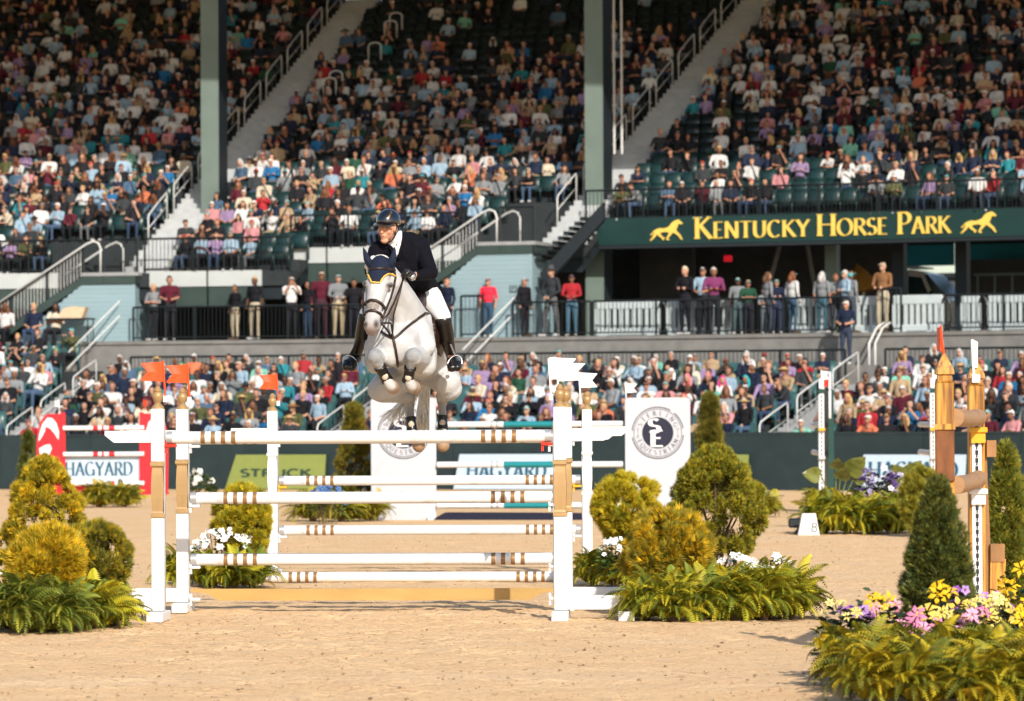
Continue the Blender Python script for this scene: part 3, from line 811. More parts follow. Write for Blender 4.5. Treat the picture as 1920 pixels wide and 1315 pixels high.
SHIRTS = [('black', (.012, .012, .016), 46), ('navy', (.014, .022, .050), 17), ('charcoal', (.035, .04, .046), 16), ('white', (.74, .74, .74), 22), ('pale blue', (.33, .47, .60), 12),
          ('grey', (.26, .28, .30), 7), ('teal', (.03, .25, .30), 4), ('bright blue', (.02, .16, .38), 2), ('maroon', (.10, .014, .028), 7), ('red', (.45, .03, .04), 2), ('pink', (.62, .27, .29), 3),
          ('lavender', (.34, .24, .42), 4), ('mint green', (.22, .55, .42), 2), ('tan', (.46, .33, .20), 5), ('cream', (.70, .62, .48), 4), ('olive', (.10, .11, .045), 3), ('coral', (.70, .20, .10), 1), ('dark green', (.02, .075, .045), 3), ('denim blue', (.075, .14, .23), 5)]
SHIRTS = [(n, tuple(x * (.74 if max(c) > .1 else .8) for x in c), w) for n, c, w in SHIRTS]
SC = {n: c for n, c, w in SHIRTS}; SW = [w for _, _, w in SHIRTS]
SKINS = [(.43, .225, .15), (.38, .19, .125), (.47, .265, .185), (.33, .16, .10), (.42, .21, .145), (.20, .095, .055), (.10, .045, .028), (.45, .25, .17)]
HAIRC = [('dark brown', (.035, .018, .012)), ('black', (.008, .007, .007)), ('brown', (.09, .045, .022)), ('blond', (.42, .28, .11)), ('grey', (.42, .41, .40)), ('auburn', (.17, .06, .025))]
CAPC = [('white', (.78, .78, .78)), ('black', (.012, .012, .015)), ('black', (.012, .012, .015)), ('navy', (.015, .022, .06)), ('teal', (.05, .36, .40)), ('grey', (.28, .29, .30)), ('white', (.78, .78, .78)), ('red', (.45, .03, .03)), ('tan', (.42, .33, .22))]
PANTC = [(.012, .014, .02), (.03, .05, .10), (.06, .10, .17), (.28, .22, .14), (.02, .02, .025), (.12, .13, .14), (.05, .08, .14)]
def jit(c, a=.15): k = rnd.uniform(1 - a, 1 + a); return tuple(min(.85, x * k) for x in c)
def person_look(**o):
    d = {}
    nm, c, w = rnd.choices(SHIRTS, SW)[0]
    d['shirt_name'] = o.get('shirt', nm); d['shirt'] = jit(SC[d['shirt_name']]) if d['shirt_name'] in SC else o['shirt_rgb']
    d['skin'] = o.get('skin_rgb') or jit(rnd.choice(SKINS), .1); d['pants'] = o.get('pants') or jit(rnd.choice(PANTC)); d['shoe'] = rnd.choice([(.5, .5, .5), (.02, .02, .02), (.1, .07, .05)])
    d['sleeve'] = d['shirt'] if o.get('long', rnd.random() < .42) else d['skin']
    h = o.get('head') or rnd.choices(['short', 'long', 'cap', 'hat'], [34, 24, 38, 4])[0]
    d['head'] = h
    hn, hc = rnd.choice(CAPC) if h == 'cap' else rnd.choice([('straw', (.42, .28, .13)), ('black', (.02, .02, .02))]) if h == 'hat' else rnd.choice(HAIRC)
    if 'head_rgb' in o: hn, hc = o['head_name'], o['head_rgb']
    d['head_name'], d['head_rgb'] = hn, hc
    d['glasses'] = o.get('glasses', rnd.random() < .22)
    d['pose'] = o.get('pose', rnd.choices([0, 1, 2, 3, 4, 5], [30, 20, 12, 12, 6, 20])[0]); d['wide'] = 1.22 if d['pose'] in (0, 1) and rnd.random() < .35 else 1.0
    return d
def head_phrase(d):
    return {'cap': d['head_name'] + ' cap', 'hat': d['head_name'] + ' brimmed hat', 'short': 'short ' + d['head_name'] + ' hair', 'long': 'long ' + d['head_name'] + ' hair', 'trooper': 'broad campaign hat'}[d['head']]
def put_person(d, M, label, group, seated=True, scale=1.0):
    me, hc, lo = TPL[(seated, d['pose'], d['wide'] if seated else 1.0)]
    o = link('person', me, M=M @ Matrix.Scale(scale, 4)); tag(o, label, 'person', group)
    for k in ('skin', 'shirt', 'sleeve', 'pants', 'shoe'): o[k] = list(map(float, d[k]))
    H = Matrix.Translation(hc) @ Matrix.Rotation(rnd.uniform(-.1, .1), 4, 'Z')
    nm = {'cap': 'cap', 'hat': 'brimmed_hat', 'trooper': 'brimmed_hat', 'short': 'hair', 'long': 'hair'}[d['head']]
    c = link(nm, HAIR[d['head']], o); c.matrix_local = H; c['tint'] = list(map(float, d['head_rgb']))
    if d['head'] in ('cap', 'hat', 'trooper'):
        c2 = link('hair', HAIR['long' if d.get('longhair') else 'short'], o); c2.matrix_local = H @ Matrix.Scale(.965, 4); c2['tint'] = list(rnd.choice(HAIRC)[1])
    if d['glasses']:
        c = link('sunglasses', HAIR['glasses'], o); c.matrix_local = Matrix.Translation(hc); c['tint'] = [.01, .01, .012]
    return o
# ---------------------------------------------------------------- who sits where
def proj(v):
    q = CAMR.transposed() @ (Vector(v) - Vector((0, 0, CAM_H))); return 960 + F * q.x / -q.z, 657.5 - F * q.y / -q.z
FACE = Matrix.Identity(4)
OV = [  # picture position of a head -> look
    (1250, 693, dict(shirt='black', head='long', head_name='white', head_rgb=(.80, .80, .80))), (1253 + 28, 699, dict(shirt='black', head='long', head_name='pink', head_rgb=(.75, .20, .24))),
    (1327, 702, dict(shirt='navy', head='short', head_name='pink', head_rgb=(.70, .20, .24))), (1358, 713, dict(shirt='white', head='long', head_name='magenta', head_rgb=(.60, .03, .20), pose=0)),
    (1405, 708, dict(shirt='black', head='long', head_name='turquoise', head_rgb=(.02, .32, .33))), (1390, 700, dict(shirt='navy', head='cap', head_name='white', head_rgb=(.8, .8, .8))),
    (1288, 712, dict(shirt='white', head='short', head_name='auburn', head_rgb=(.17, .06, .025))), (1305, 683, dict(shirt='cream', head='long', pose=0)), (1440, 705, dict(shirt='lavender', head='short', pose=5)),
    (1390, 745, dict(shirt='black', head='hat', head_name='straw', head_rgb=(.42, .28, .13), pose=5)), (1560, 690, dict(shirt='maroon', head='short')), (1585, 640, dict(shirt='navy', head='cap', head_name='white', head_rgb=(.8, .8, .8))),
    (1632, 785, dict(shirt='coral', head='cap', head_name='white', head_rgb=(.8, .8, .8), pose=3)), (1500, 792, dict(shirt='mint green', head='cap', head_name='white', head_rgb=(.8, .8, .8), pose=3)),
    (1580, 770, dict(shirt='navy', head='cap', head_name='grey', head_rgb=(.3, .3, .3), pose=0)), (1678, 782, dict(shirt='black', head='cap', head_name='black', head_rgb=(.012, .012, .015), pose=1)),
    (1715, 790, dict(shirt='black', head='long', head_name='blond', head_rgb=(.42, .28, .11), pose=2)), (1885, 790, dict(shirt='pink', head='cap', head_name='white', head_rgb=(.8, .8, .8))),
    (1865, 690, dict(shirt='red', head='long', head_name='dark brown', head_rgb=(.035, .018, .012))), (1690, 665, dict(shirt='lavender', head='long', head_name='blond', head_rgb=(.42, .28, .11))),
    (1672, 730, dict(shirt='tan', head='hat', head_name='straw', head_rgb=(.42, .28, .13))), (1008, 750, dict(shirt='lavender', head='long', head_name='lavender', head_rgb=(.40, .36, .50))),
    (990, 778, dict(shirt='black', head='hat', head_name='black', head_rgb=(.012, .012, .015))), (600, 705, dict(shirt='red', head='cap', head_name='grey', head_rgb=(.3, .3, .3))), (680, 790, dict(shirt='navy', head='cap', head_name='grey', head_rgb=(.35, .35, .36))),
    (570, 780, dict(shirt='olive', head='hat', head_name='straw', head_rgb=(.22, .11, .045))), (450, 690, dict(shirt='pale blue', head='cap', head_name='tan', head_rgb=(.5, .45, .36))), (480, 672, dict(shirt='mint green', head='cap', head_name='white', head_rgb=(.8, .8, .8))),
    (310, 665, dict(shirt='white', head='short', head_name='grey', head_rgb=(.5, .5, .5))), (355, 690, dict(shirt='dark green', head='cap', head_name='green', head_rgb=(.03, .22, .09))), (250, 680, dict(shirt='denim blue')), (100, 795, dict(shirt='black')),
    (45, 770, dict(shirt='red', head='cap', head_name='navy', head_rgb=(.015, .022, .06))), (85, 750, dict(shirt='white', head='short')), (150, 745, dict(shirt='black', head='short')), (185, 740, dict(shirt='olive', head='cap', head_name='white', head_rgb=(.8, .8, .8))),
    (115, 655, dict(shirt='black', head='cap', head_name='green', head_rgb=(.06, .40, .20), pose=1)), (835, 690, dict(shirt='pink')), (905, 680, dict(shirt='lavender', head='short')), (950, 690, dict(shirt='navy', head='cap', head_name='white', head_rgb=(.8, .8, .8)))]
UOV = [(790, 125, dict(shirt='red', long=True)), (445, 400, dict(shirt='pink', shirt_rgb=None)), (402, 378, dict(shirt='pink')), (465, 405, dict(shirt='pink', pose=0)), (452, 425, dict(shirt='pale blue')), (430, 440, dict(shirt='pale blue', pose=0)),
       (395, 425, dict(shirt='lavender')), (368, 385, dict(shirt='black', head='cap', head_name='teal', head_rgb=(.05, .36, .40))), (345, 185, dict(shirt='coral')), (232, 195, dict(shirt='white', head='cap', head_name='white', head_rgb=(.8, .8, .8))), (260, 195, dict(shirt='white', head='cap', head_name='white', head_rgb=(.8, .8, .8))),
       (290, 200, dict(shirt='white')), (318, 200, dict(shirt='white')), (283, 225, dict(shirt='red', long=True)), (132, 260, dict(shirt='pale blue')), (248, 280, dict(shirt='mint green')), (326, 300, dict(shirt='bright blue')), (1825, 175, dict(shirt='red')), (1850, 175, dict(shirt='pink')),
       (1722, 130, dict(shirt='coral')), (1810, 200, dict(shirt='teal')), (1780, 200, dict(shirt='lavender')), (1700, 205, dict(shirt='mint green')), (632, 210, dict(shirt='teal')), (662, 208, dict(shirt='pale blue')), (720, 210, dict(shirt='dark green')), (745, 205, dict(shirt='cream')),
       (525, 255, dict(shirt='tan')), (520, 310, dict(shirt='bright blue')), (490, 310, dict(shirt='white')), (648, 110, dict(shirt='dark green')), (970, 120, dict(shirt='teal')), (1000, 115, dict(shirt='white')), (1660, 190, dict(shirt='pale blue'))]
def occupy(lst, seed, base, ov, headz=1.2):
    rnd.seed(seed); out = {}; pos = []
    for i, s in enumerate(lst):
        v = frame(s[1], s[2], s[3]) @ Vector((0, .06, headz)); pos.append(proj(v))
    pos = np.array(pos); taken = {}
    for x, y, d in ov:
        q = np.hypot(pos[:, 0] - x, pos[:, 1] - y)
        for t in taken: q[t] = 1e9
        j = int(q.argmin()); taken[j] = d
    for i, s in enumerate(lst):
        if i in taken: out[i] = person_look(**taken[i]); continue
        if rnd.random() < base(s, pos[i]): out[i] = person_look()
    return out, pos
lowp, lowpos = occupy(low_seats, 11, lambda s, p: .90 if s[0] < 8 else .82, OV)
def upbase(s, p):
    k = s[0]; b = .88 if k < 14 else .88 - (k - 14) * .02
    x, y = p
    if 740 < x < 1090 and y < 60: b = .22
    if 760 < x < 940 and 80 < y < 160: b = .45
    if 1150 < x < 1420 and y < 40: b = .06
    if 620 < x < 760 and y < 110: b = .25
    if 420 < x < 560 and 480 > y > 405: b = .12
    if 550 < x < 690 and y > 385: b = .35
    if 1300 < x < 1900 and 270 < y < 330: b = .6
    if 1190 < x < 1330 and 170 < y < 330: b = .35
    if 1760 < x < 1860 and 40 < y < 130: b = .3
    if 60 < x < 280 and 0 < y < 70: b = .55
    return b
upp, uppos = occupy(up_seats, 12, upbase, UOV)
SEATED_N = 262
inview = [i for i in lowp if 4 < lowpos[i][0] < 1916]
# people hidden behind the white logo panels, the horse and the near jump stay in the mass
def hidden(p): x, y = p; return (695 < x < 870 and y > 560) or (1175 < x < 1295 and y > 755) or (280 < x < 310 and y > 760)
inview = [i for i in inview if not hidden(lowpos[i])]
inview.sort(key=lambda i: (low_seats[i][0], low_seats[i][1])); indiv = set(inview[:SEATED_N])
ORD = ['front', 'second', 'third', 'fourth', 'fifth', 'sixth', 'seventh', 'eighth', 'ninth', 'tenth']
def nth(n): return '%d%s' % (n, 'th' if 10 <= n % 100 <= 20 else {1: 'st', 2: 'nd', 3: 'rd'}.get(n % 10, 'th'))
rows = {}
rnd.seed(5)
for i in inview:
    if i not in indiv: continue
    s = low_seats[i]; d = lowp[i]; rows[s[0]] = rows.get(s[0], 0) + 1
    lab = 'seated %s topped person with %s, %s lower row, %s from left' % (d['shirt_name'], head_phrase(d), ORD[s[0]], nth(rows[s[0]]))
    Mx = frame(s[1], s[2], s[3]) @ Matrix.Translation((rnd.uniform(-.06, .06), rnd.uniform(-.06, .02), 0)) @ Matrix.Rotation(rnd.gauss(0, .30), 4, 'Z') @ Matrix.Rotation(rnd.gauss(0, .05), 4, 'Y')
    put_person(d, Mx, lab, 'spectators seated in the lower bowl', scale=rnd.uniform(.88, 1.05))
def crowd(lst, ppl, skip, name, label):
    Vs, Fs, Cs = [], [], []; off = 0
    for i, d in ppl.items():
        if i in skip: continue
        s = lst[i]; me, hc, (Vl, Fl, tl, tone) = TPL[(True, d['pose'], d['wide'])]
        Mx = np.array(frame(s[1], s[2], s[3]) @ Matrix.Translation((rnd.uniform(-.06, .06), rnd.uniform(-.06, .02), 0)) @ Matrix.Rotation(rnd.gauss(0, .30), 4, 'Z') @ Matrix.Rotation(rnd.gauss(0, .05), 4, 'Y') @ Matrix.Scale(rnd.uniform(.78, .94), 4))
        c = np.array([d['skin'], d['shirt'], d['sleeve'], d['pants'], d['shoe']])[tl]
        c = np.where((tl == 0)[:, None], c * tone, c)
        Vs.append(Vl @ Mx[:3, :3].T + Mx[:3, 3]); Fs.append(Fl + off); Cs.append(c); off += len(Vl)
        hs = [(d['head'], d['head_rgb'], 1.0)]
        if d['head'] in ('cap', 'hat'): hs.append(('short', rnd.choice(HAIRC)[1], .965))
        if d['glasses']: hs.append(('glasses', (.01, .01, .012), 1.0))
        for hk, hcol, sc_ in hs:
            HV, HF = HTRI[hk]; q = HV * sc_ + np.array(hc)
            Vs.append(q @ Mx[:3, :3].T + Mx[:3, 3]); Fs.append(HF + off); Cs.append(np.tile(hcol, (len(HV), 1))); off += len(HV)
    o = np_mesh(name, np.concatenate(Vs), np.concatenate(Fs), M_['crowd'], np.concatenate(Cs), smooth=True)
    tag(o, label, 'crowd', kind='stuff'); return o
crowd(low_seats, lowp, indiv, 'crowd', 'spectators in the back rows of the lower bowl below the concourse')
crowd(up_seats, upp, set(), 'crowd', 'mass of spectators seated across the upper deck of the grandstand')
# seats: visible empty lower seats first, up to 300 as parts
M_['seathalfshade'] = mat('half_shade_seat', (.009, .032, .034), .32, var=.15, scale=3, spec=.5)  # seat plastic with part of the deck's shade put into its colour
order = sorted(range(len(low_seats)), key=lambda i: (not (0 < lowpos[i][0] < 1920), i in lowp, low_seats[i][0]))
for i in order[:300]:
    k, ph, r, z = low_seats[i]; o = link('seat', seat_me, M=frame(ph, r, z)); o.parent = stand; o.matrix_parent_inverse = SMI
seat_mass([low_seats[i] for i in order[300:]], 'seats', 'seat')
seat_mass([s for s in up_seats if s[0] < 9], 'seats', 'seathalfshade')
seat_mass([s for s in up_seats if s[0] >= 9], 'seats', 'seatshade')
# ---------------------------------------------------------------- people standing on the concourse
def C(*a): return a
ST = [ # px, head-top py, pose, look, label
 (287, 531, 1, dict(shirt='grey', pants=(.02, .02, .025), head='short', longhair=True), 'standing person in pale grey top beside the one in maroon, left concourse'),
 (318, 516, 4, dict(shirt='maroon', pants=(.02, .02, .025), head='short', head_name='dark brown', head_rgb=(.03, .018, .012)), 'standing person in maroon tee and dark shorts at left end of concourse'),
 (440, 533, 0, dict(shirt='black', pants=(.42, .36, .26), head='short', long=True), 'shorter standing person in black jacket and khaki trousers on left concourse'),
 (477, 517, 0, dict(shirt='black', pants=(.42, .36, .26), head='short'), 'taller standing person in black shirt and khaki trousers on left concourse'),
 (547, 517, 2, dict(shirt='white', pants=(.02, .02, .025), head='cap', head_name='grey', head_rgb=(.4, .4, .4)), 'standing person in white top holding up a phone beside the maroon hoodie'),
 (577, 525, 0, dict(shirt='black', pants=(.03, .05, .09), head='long', head_name='black', head_rgb=(.01, .01, .01)), 'standing person in black between the phone holder and the maroon hoodie'),
 (603, 503, 0, dict(shirt='maroon', pants=(.05, .02, .03), head='cap', head_name='tan', head_rgb=(.5, .45, .36), long=True), 'bearded standing person in maroon hoodie and tan cap'),
 (635, 512, 4, dict(shirt='grey', pants=(.40, .33, .22), head='cap', head_name='teal', head_rgb=(.05, .30, .34)), 'standing person in pale grey tee, khaki shorts and teal cap left of rider'),
 (664, 522, 0, dict(shirt='black', pants=(.02, .02, .03), head='short'), 'standing person in black partly hidden behind the rider'),
 (838, 521, 0, dict(shirt='navy', pants=(.02, .02, .03), head='cap', head_name='tan', head_rgb=(.35, .18, .10)), 'standing person in navy shirt just right of the rider'),
 (915, 520, 0, dict(shirt='red', shirt_rgb=None, pants=(.035, .07, .12), head='cap', head_name='navy', head_rgb=(.03, .035, .09), long=False), 'standing person in red tank top and jeans before pale siding'),
 (985, 520, 0, dict(shirt='black', pants=(.015, .012, .018), head='cap', head_name='black', head_rgb=(.012, .012, .015), long=True), 'standing person all in black beside the uniformed officer'),
 (1033, 499, 3, dict(shirt='charcoal', pants=(.10, .105, .11), head='trooper', head_name='grey', head_rgb=(.05, .055, .06)), 'uniformed officer in grey with broad campaign hat, feet apart'),
 (1072, 513, 4, dict(shirt='red', pants=(.07, .15, .22), head='cap', head_name='navy', head_rgb=(.015, .022, .06), long=True), 'standing person in red hoodie with white print and jeans'),
 (1284, 498, 1, dict(shirt='black', pants=(.012, .012, .018), head='short', head_name='blond', head_rgb=(.55, .47, .34)), 'standing blond person in black dress clapping on concourse'),
 (1318, 500, 4, dict(shirt='pale blue', pants=(.015, .015, .02), head='cap', head_name='navy', head_rgb=(.03, .04, .06)), 'standing person in pale blue shirt beside the purple top'),
 (1339, 500, 1, dict(shirt='maroon', pants=(.015, .015, .02), head='short', head_name='grey', head_rgb=(.45, .43, .40)), 'standing grey-haired person in purple top with white shoulder bag'),
 (1384, 520, 0, dict(shirt='grey', pants=(.07, .11, .12), head='cap', head_name='teal', head_rgb=(.06, .36, .38)), 'leftmost standing person in grey tee and teal cap on concourse'),
 (1404, 524, 1, dict(shirt='dark green', pants=(.02, .02, .03), head='cap', head_name='teal', head_rgb=(.04, .22, .24)), 'standing person in dark top and teal cap behind the leftmost teal cap'),
 (1434, 545, 1, dict(shirt='grey', pants=(.10, .12, .14), head='cap', head_name='teal', head_rgb=(.06, .36, .38)), 'short standing child in grey tee and teal cap on concourse'),
 (1442, 509, 0, dict(shirt='grey', pants=(.05, .06, .08), head='long', head_name='brown', head_rgb=(.10, .05, .025)), 'standing person in grey tee with long brown hair behind the child'),
 (1457, 522, 1, dict(shirt='navy', pants=(.03, .04, .08), head='cap', head_name='teal', head_rgb=(.06, .36, .38)), 'standing person in navy tee and teal cap beside the white shirt'),
 (1488, 508, 0, dict(shirt='white', pants=(.05, .10, .16), head='cap', head_name='teal', head_rgb=(.06, .36, .38), longhair=True, long=True), 'standing person in loose white shirt, jeans and teal cap'),
 (1543, 508, 0, dict(shirt='grey', pants=(.05, .12, .16), head='cap', head_name='teal', head_rgb=(.06, .36, .38), longhair=True), 'standing person in grey tee, blue shorts and teal cap beside concrete pillar'),
 (1568, 512, 1, dict(shirt='grey', pants=(.03, .03, .04), head='short'), 'bareheaded standing person between the teal caps near concrete pillar'),
 (1584, 505, 1, dict(shirt='pale blue', pants=(.05, .06, .08), head='cap', head_name='teal', head_rgb=(.06, .36, .38), longhair=True), 'standing person in pale blue tee and teal cap right of concrete pillar'),
 (1598, 507, 0, dict(shirt='grey', pants=(.05, .06, .08), head='cap', head_name='teal', head_rgb=(.06, .36, .38)), 'rightmost standing person in grey tee and teal cap'),
 (1655, 490, 4, dict(shirt='tan', pants=(.44, .38, .28), head='cap', head_name='tan', head_rgb=(.42, .36, .26), long=True), 'standing person in brown jacket, khaki trousers and tan cap beside van')]
rnd.seed(21)
for px, py, ps, lk, lab in ST:
    r = RL + (.24 if px < 1100 else .42 if px != 1568 else .8); ph = phi_px(px, r); d = person_look(pose=ps, glasses=False, **{k: v for k, v in lk.items() if k not in ('longhair', 'shirt_rgb')})
    if 'longhair' in lk: d['longhair'] = True
    if 'brown jacket' in lab: d['shirt'] = d['sleeve'] = (.20, .10, .045)
    if 'red tank' in lab: d['shirt'] = (.75, .03, .06)
    if 'in purple top' in lab: d['shirt'] = (.17, .035, .11)
    v = SP(ph, r, ZL); top = at(px, py, v.y).z; sc = max(.72, min(1.12, (top - ZL) / 1.73))
    yaw = {985: 1.1, 440: -.5, 1404: .6, 1434: .8, 1442: 2.4, 1488: 2.6, 1543: 2.9, 1584: -.7, 1568: .6, 1598: 2.6}.get(px, rnd.uniform(-.55, .55))
    put_person(d, frame(ph, r, ZL) @ Matrix.Rotation(yaw, 4, 'Z'), lab, 'people standing on the concourse', seated=False, scale=sc)
# one more on the steps below the concourse
rr = WALK_R + .9; d = person_look(pose=4, shirt='navy', head='cap', head_name='white', head_rgb=(.8, .8, .8), glasses=False, pants=(.03, .04, .07), long=False)
v = SP(phi_px(1586, rr), rr, 0); zt_ = at(1586, 562, v.y).z
put_person(d, frame(phi_px(1586, rr), rr, zt_ - 1.73), 'standing person in navy tee and white cap on steps below the concourse', 'people standing on the concourse', seated=False)
sbuild(MB().box((-.9, -.3, -1.0), (.9, .5, 0), M=frame(phi_px(1600, rr), rr, zt_ - 1.73)), 'stair_block', M_['concrete'])
for dx in (.55, .72):
    Mx = frame(phi_px(1612, RL - .5), RL - .5, 0)
    pipe_rail([Mx @ Vector((dx, .4, ZL + .25)), Mx @ Vector((dx - .1, .1, ZL + .12)), Mx @ Vector((dx - .22, -.2, ZL - .3)), Mx @ Vector((dx - .22, -.2, LZT))], rad=.03)
# three people on the raised terrace at far left
rt = RL - .25
sbuild(sweep(rect(rt - .08, RL + .1, LZT - .3, 3.78), phi_px(-260, rt), phi_px(160, rt)), 'raised_terrace', M_['concrete'])
rnd.seed(31)
for px, lk, lab in ((8, dict(shirt='white', head='long', pose=0), 'seated person in white top on the raised terrace at the left edge'), (62, dict(shirt='navy', head='short', pose=0), 'seated person in navy polo on the raised left terrace'), (103, dict(shirt='cream', head='long', head_name='black', head_rgb=(.01, .01, .01), pose=1), 'seated person in cream top with folded arms beside the cardboard box')):
    put_person(person_look(glasses=False, long=False, **lk), frame(phi_px(px, rt), rt, 3.78), lab, 'people on the raised left terrace')
# ================================================================ LETTERING: broad-nib strokes
def arc(cx, cy, rx, ry, a0, a1, n=14): return [(cx + rx * math.cos(R(a0 + (a1 - a0) * i / n)), cy + ry * math.sin(R(a0 + (a1 - a0) * i / n))) for i in range(n + 1)]
# unit cap height; value = (advance, strokes, serif points (x, y, half-width))
GL = {
 'K': (.80, [[(.14, 0), (.14, 1)], [(.16, .48), (.66, 1)], [(.30, .58), (.74, 0)]], [(.14, 0, .13), (.14, 1, .13), (.66, 1, .10), (.74, 0, .10)]),
 'E': (.62, [[(.14, 0), (.14, 1)], [(.14, .98), (.54, .98)], [(.14, .52), (.46, .52)], [(.14, .02), (.56, .02)]], [(.10, 0, .07), (.10, 1, .07)]),
 'N': (.86, [[(.14, 0), (.14, 1)], [(.12, 1), (.72, 0)], [(.72, 0), (.72, 1)]], [(.14, 0, .12), (.10, 1, .08), (.72, 1, .12)]),
 'T': (.70, [[(.35, 0), (.35, 1)], [(.04, .98), (.66, .98)]], [(.35, 0, .14)]),
 'U': (.82, [[(.14, 1), (.14, .36)] + arc(.41, .34, .27, .33, 180, 360, 12) + [(.68, .36), (.68, 1)]], [(.14, 1, .12), (.68, 1, .12)]),
 'C': (.80, [arc(.44, .5, .36, .5, 48, 312, 22)], []),
 'Y': (.76, [[(.06, 1), (.38, .48)], [(.70, 1), (.38, .48)], [(.38, .5), (.38, 0)]], [(.06, 1, .11), (.70, 1, .10), (.38, 0, .14)]),
 'H': (.88, [[(.14, 0), (.14, 1)], [(.74, 0), (.74, 1)], [(.14, .52), (.74, .52)]], [(.14, 0, .13), (.14, 1, .13), (.74, 0, .13), (.74, 1, .13)]),
 'O': (.92, [arc(.46, .5, .39, .5, 0, 360, 32)], []),
 'R': (.74, [[(.14, 0), (.14, 1)], [(.14, .98), (.34, .98)] + arc(.34, .74, .26, .24, 90, -90, 12) + [(.14, .50)], [(.36, .50), (.70, 0)]], [(.14, 0, .13), (.10, 1, .08), (.70, 0, .08)]),
 'S': (.58, [arc(.30, .75, .21, .235, 40, 270, 14)[:-1] + arc(.30, .26, .23, .25, 90, -145, 14)], []),
 'P': (.66, [[(.14, 0), (.14, 1)], [(.14, .98), (.34, .98)] + arc(.34, .72, .26, .26, 90, -90, 12) + [(.14, .46)]], [(.14, 0, .14), (.10, 1, .08)]),
 'A': (.82, [[(.08, 0), (.40, 1)], [(.40, 1), (.74, 0)], [(.20, .34), (.62, .34)]], [(.08, 0, .10), (.74, 0, .12)]),
 'G': (.86, [arc(.44, .5, .36, .5, 48, 330, 22), [(.76, .0), (.76, .42)]], [(.72, .42, .12)]),
 'D': (.84, [[(.14, 0), (.14, 1)], [(.14, .98), (.36, .98)] + arc(.36, .5, .38, .48, 90, -90, 16) + [(.14, .02)]], [(.08, 0, .07), (.08, 1, .07)]),
 'I': (.34, [[(.17, 0), (.17, 1)]], [(.17, 0, .12), (.17, 1, .12)]),
 'L': (.58, [[(.14, 0), (.14, 1)], [(.14, .02), (.52, .02)]], [(.12, 0, .08), (.14, 1, .12)]),
 'Q': (.92, [arc(.46, .5, .39, .5, 0, 360, 32), [(.46, .12), (.86, -.16)]], []),
 'M': (.98, [[(.12, 0), (.16, 1)], [(.16, 1), (.48, .1)], [(.48, .1), (.80, 1)], [(.80, 1), (.86, 0)]], [(.12, 0, .10), (.86, 0, .11)]),
 '8': (.6, [arc(.3, .75, .2, .23, 0, 360, 20), arc(.3, .27, .24, .27, 0, 360, 20)], []),
}
def ribbon(mb, pts, W, nib, thin, y0, y1, T, sans=False):
    """flat pen stroke with real thickness from y0 to y1; T maps (x,y2d,depth) to 3D"""
    n = len(pts); L_, R_ = [], []
    nx, ny = math.cos(nib), math.sin(nib); closed = abs(pts[0][0] - pts[-1][0]) < 1e-6 and abs(pts[0][1] - pts[-1][1]) < 1e-6
    for i, p in enumerate(pts):
        a = pts[i - 1] if i else (pts[-2] if closed else p); b = pts[i + 1] if i < n - 1 else (pts[1] if closed else p)
        dx, dy = b[0] - a[0], b[1] - a[1]; l = math.hypot(dx, dy) or 1; dx /= l; dy /= l
        w = W if sans else max(thin, abs(dx * ny - dy * nx) * W)
        L_.append((p[0] - dy * w / 2, p[1] + dx * w / 2)); R_.append((p[0] + dy * w / 2, p[1] - dx * w / 2))
    V = []
    for d in (y0, y1):
        V += [T(x, y, d) for x, y in L_] + [T(x, y, d) for x, y in R_]
    Fc = []
    for i in range(n - 1):
        Fc += [(i, i + 1, n + i + 1, n + i), (2 * n + i, 3 * n + i, 3 * n + i + 1, 2 * n + i + 1), (i, 2 * n + i, 2 * n + i + 1, i + 1), (n + i, n + i + 1, 3 * n + i + 1, 3 * n + i)]
    if not closed: Fc += [(0, n, 3 * n, 2 * n), (n - 1, 3 * n - 1, 4 * n - 1, 2 * n - 1)]
    mb.add(V, Fc)
def glyph(mb, ch, T, W=.17, nib=R(12), thin=.05, y0=-.03, y1=-.002, serif=True, sans=False):
    adv, strokes, ser = GL[ch]
    for k, s in enumerate(strokes): e = k * .0016; ribbon(mb, s, W, nib, thin, y0 - e, y1, T, sans)
    if serif and not sans:
        for k, (x, y, h) in enumerate(ser):
            yy = y - .022 if y > .9 else y + .022; e = .0006 * (k + 9)
            ribbon(mb, [(x - h, yy), (x + h, yy)], .045, 0, .045, y0 - e, y1, T, True)
    return adv
def text_letters(txt, parent, x0, z0, h, mt, width=None, smallcaps=None, name='letter', y0=-.03, y1=-.002, tr=.04, **kw):
    """one mesh per letter in the parent's local x-z plane"""
    x = 0; items = []
    for ch in txt:
        if ch == ' ': x += .34; continue
        sc = 1.0
        if smallcaps and not smallcaps(len(items)): sc = .74
        items.append((ch, x, sc)); x += (GL[ch][0] + tr) * sc
    fx = (width / x) if width else h
    out = []
    for ch, xo, sc in items:
        mb = MB(); glyph(mb, ch, lambda a, b, d: Vector((x0 + (xo + a * sc) * fx, d, z0 + b * h * sc)), y0=y0, y1=y1, **kw)
        o = mb.build(name, mt, parent); fix_normals(o); out.append(o)
    return out
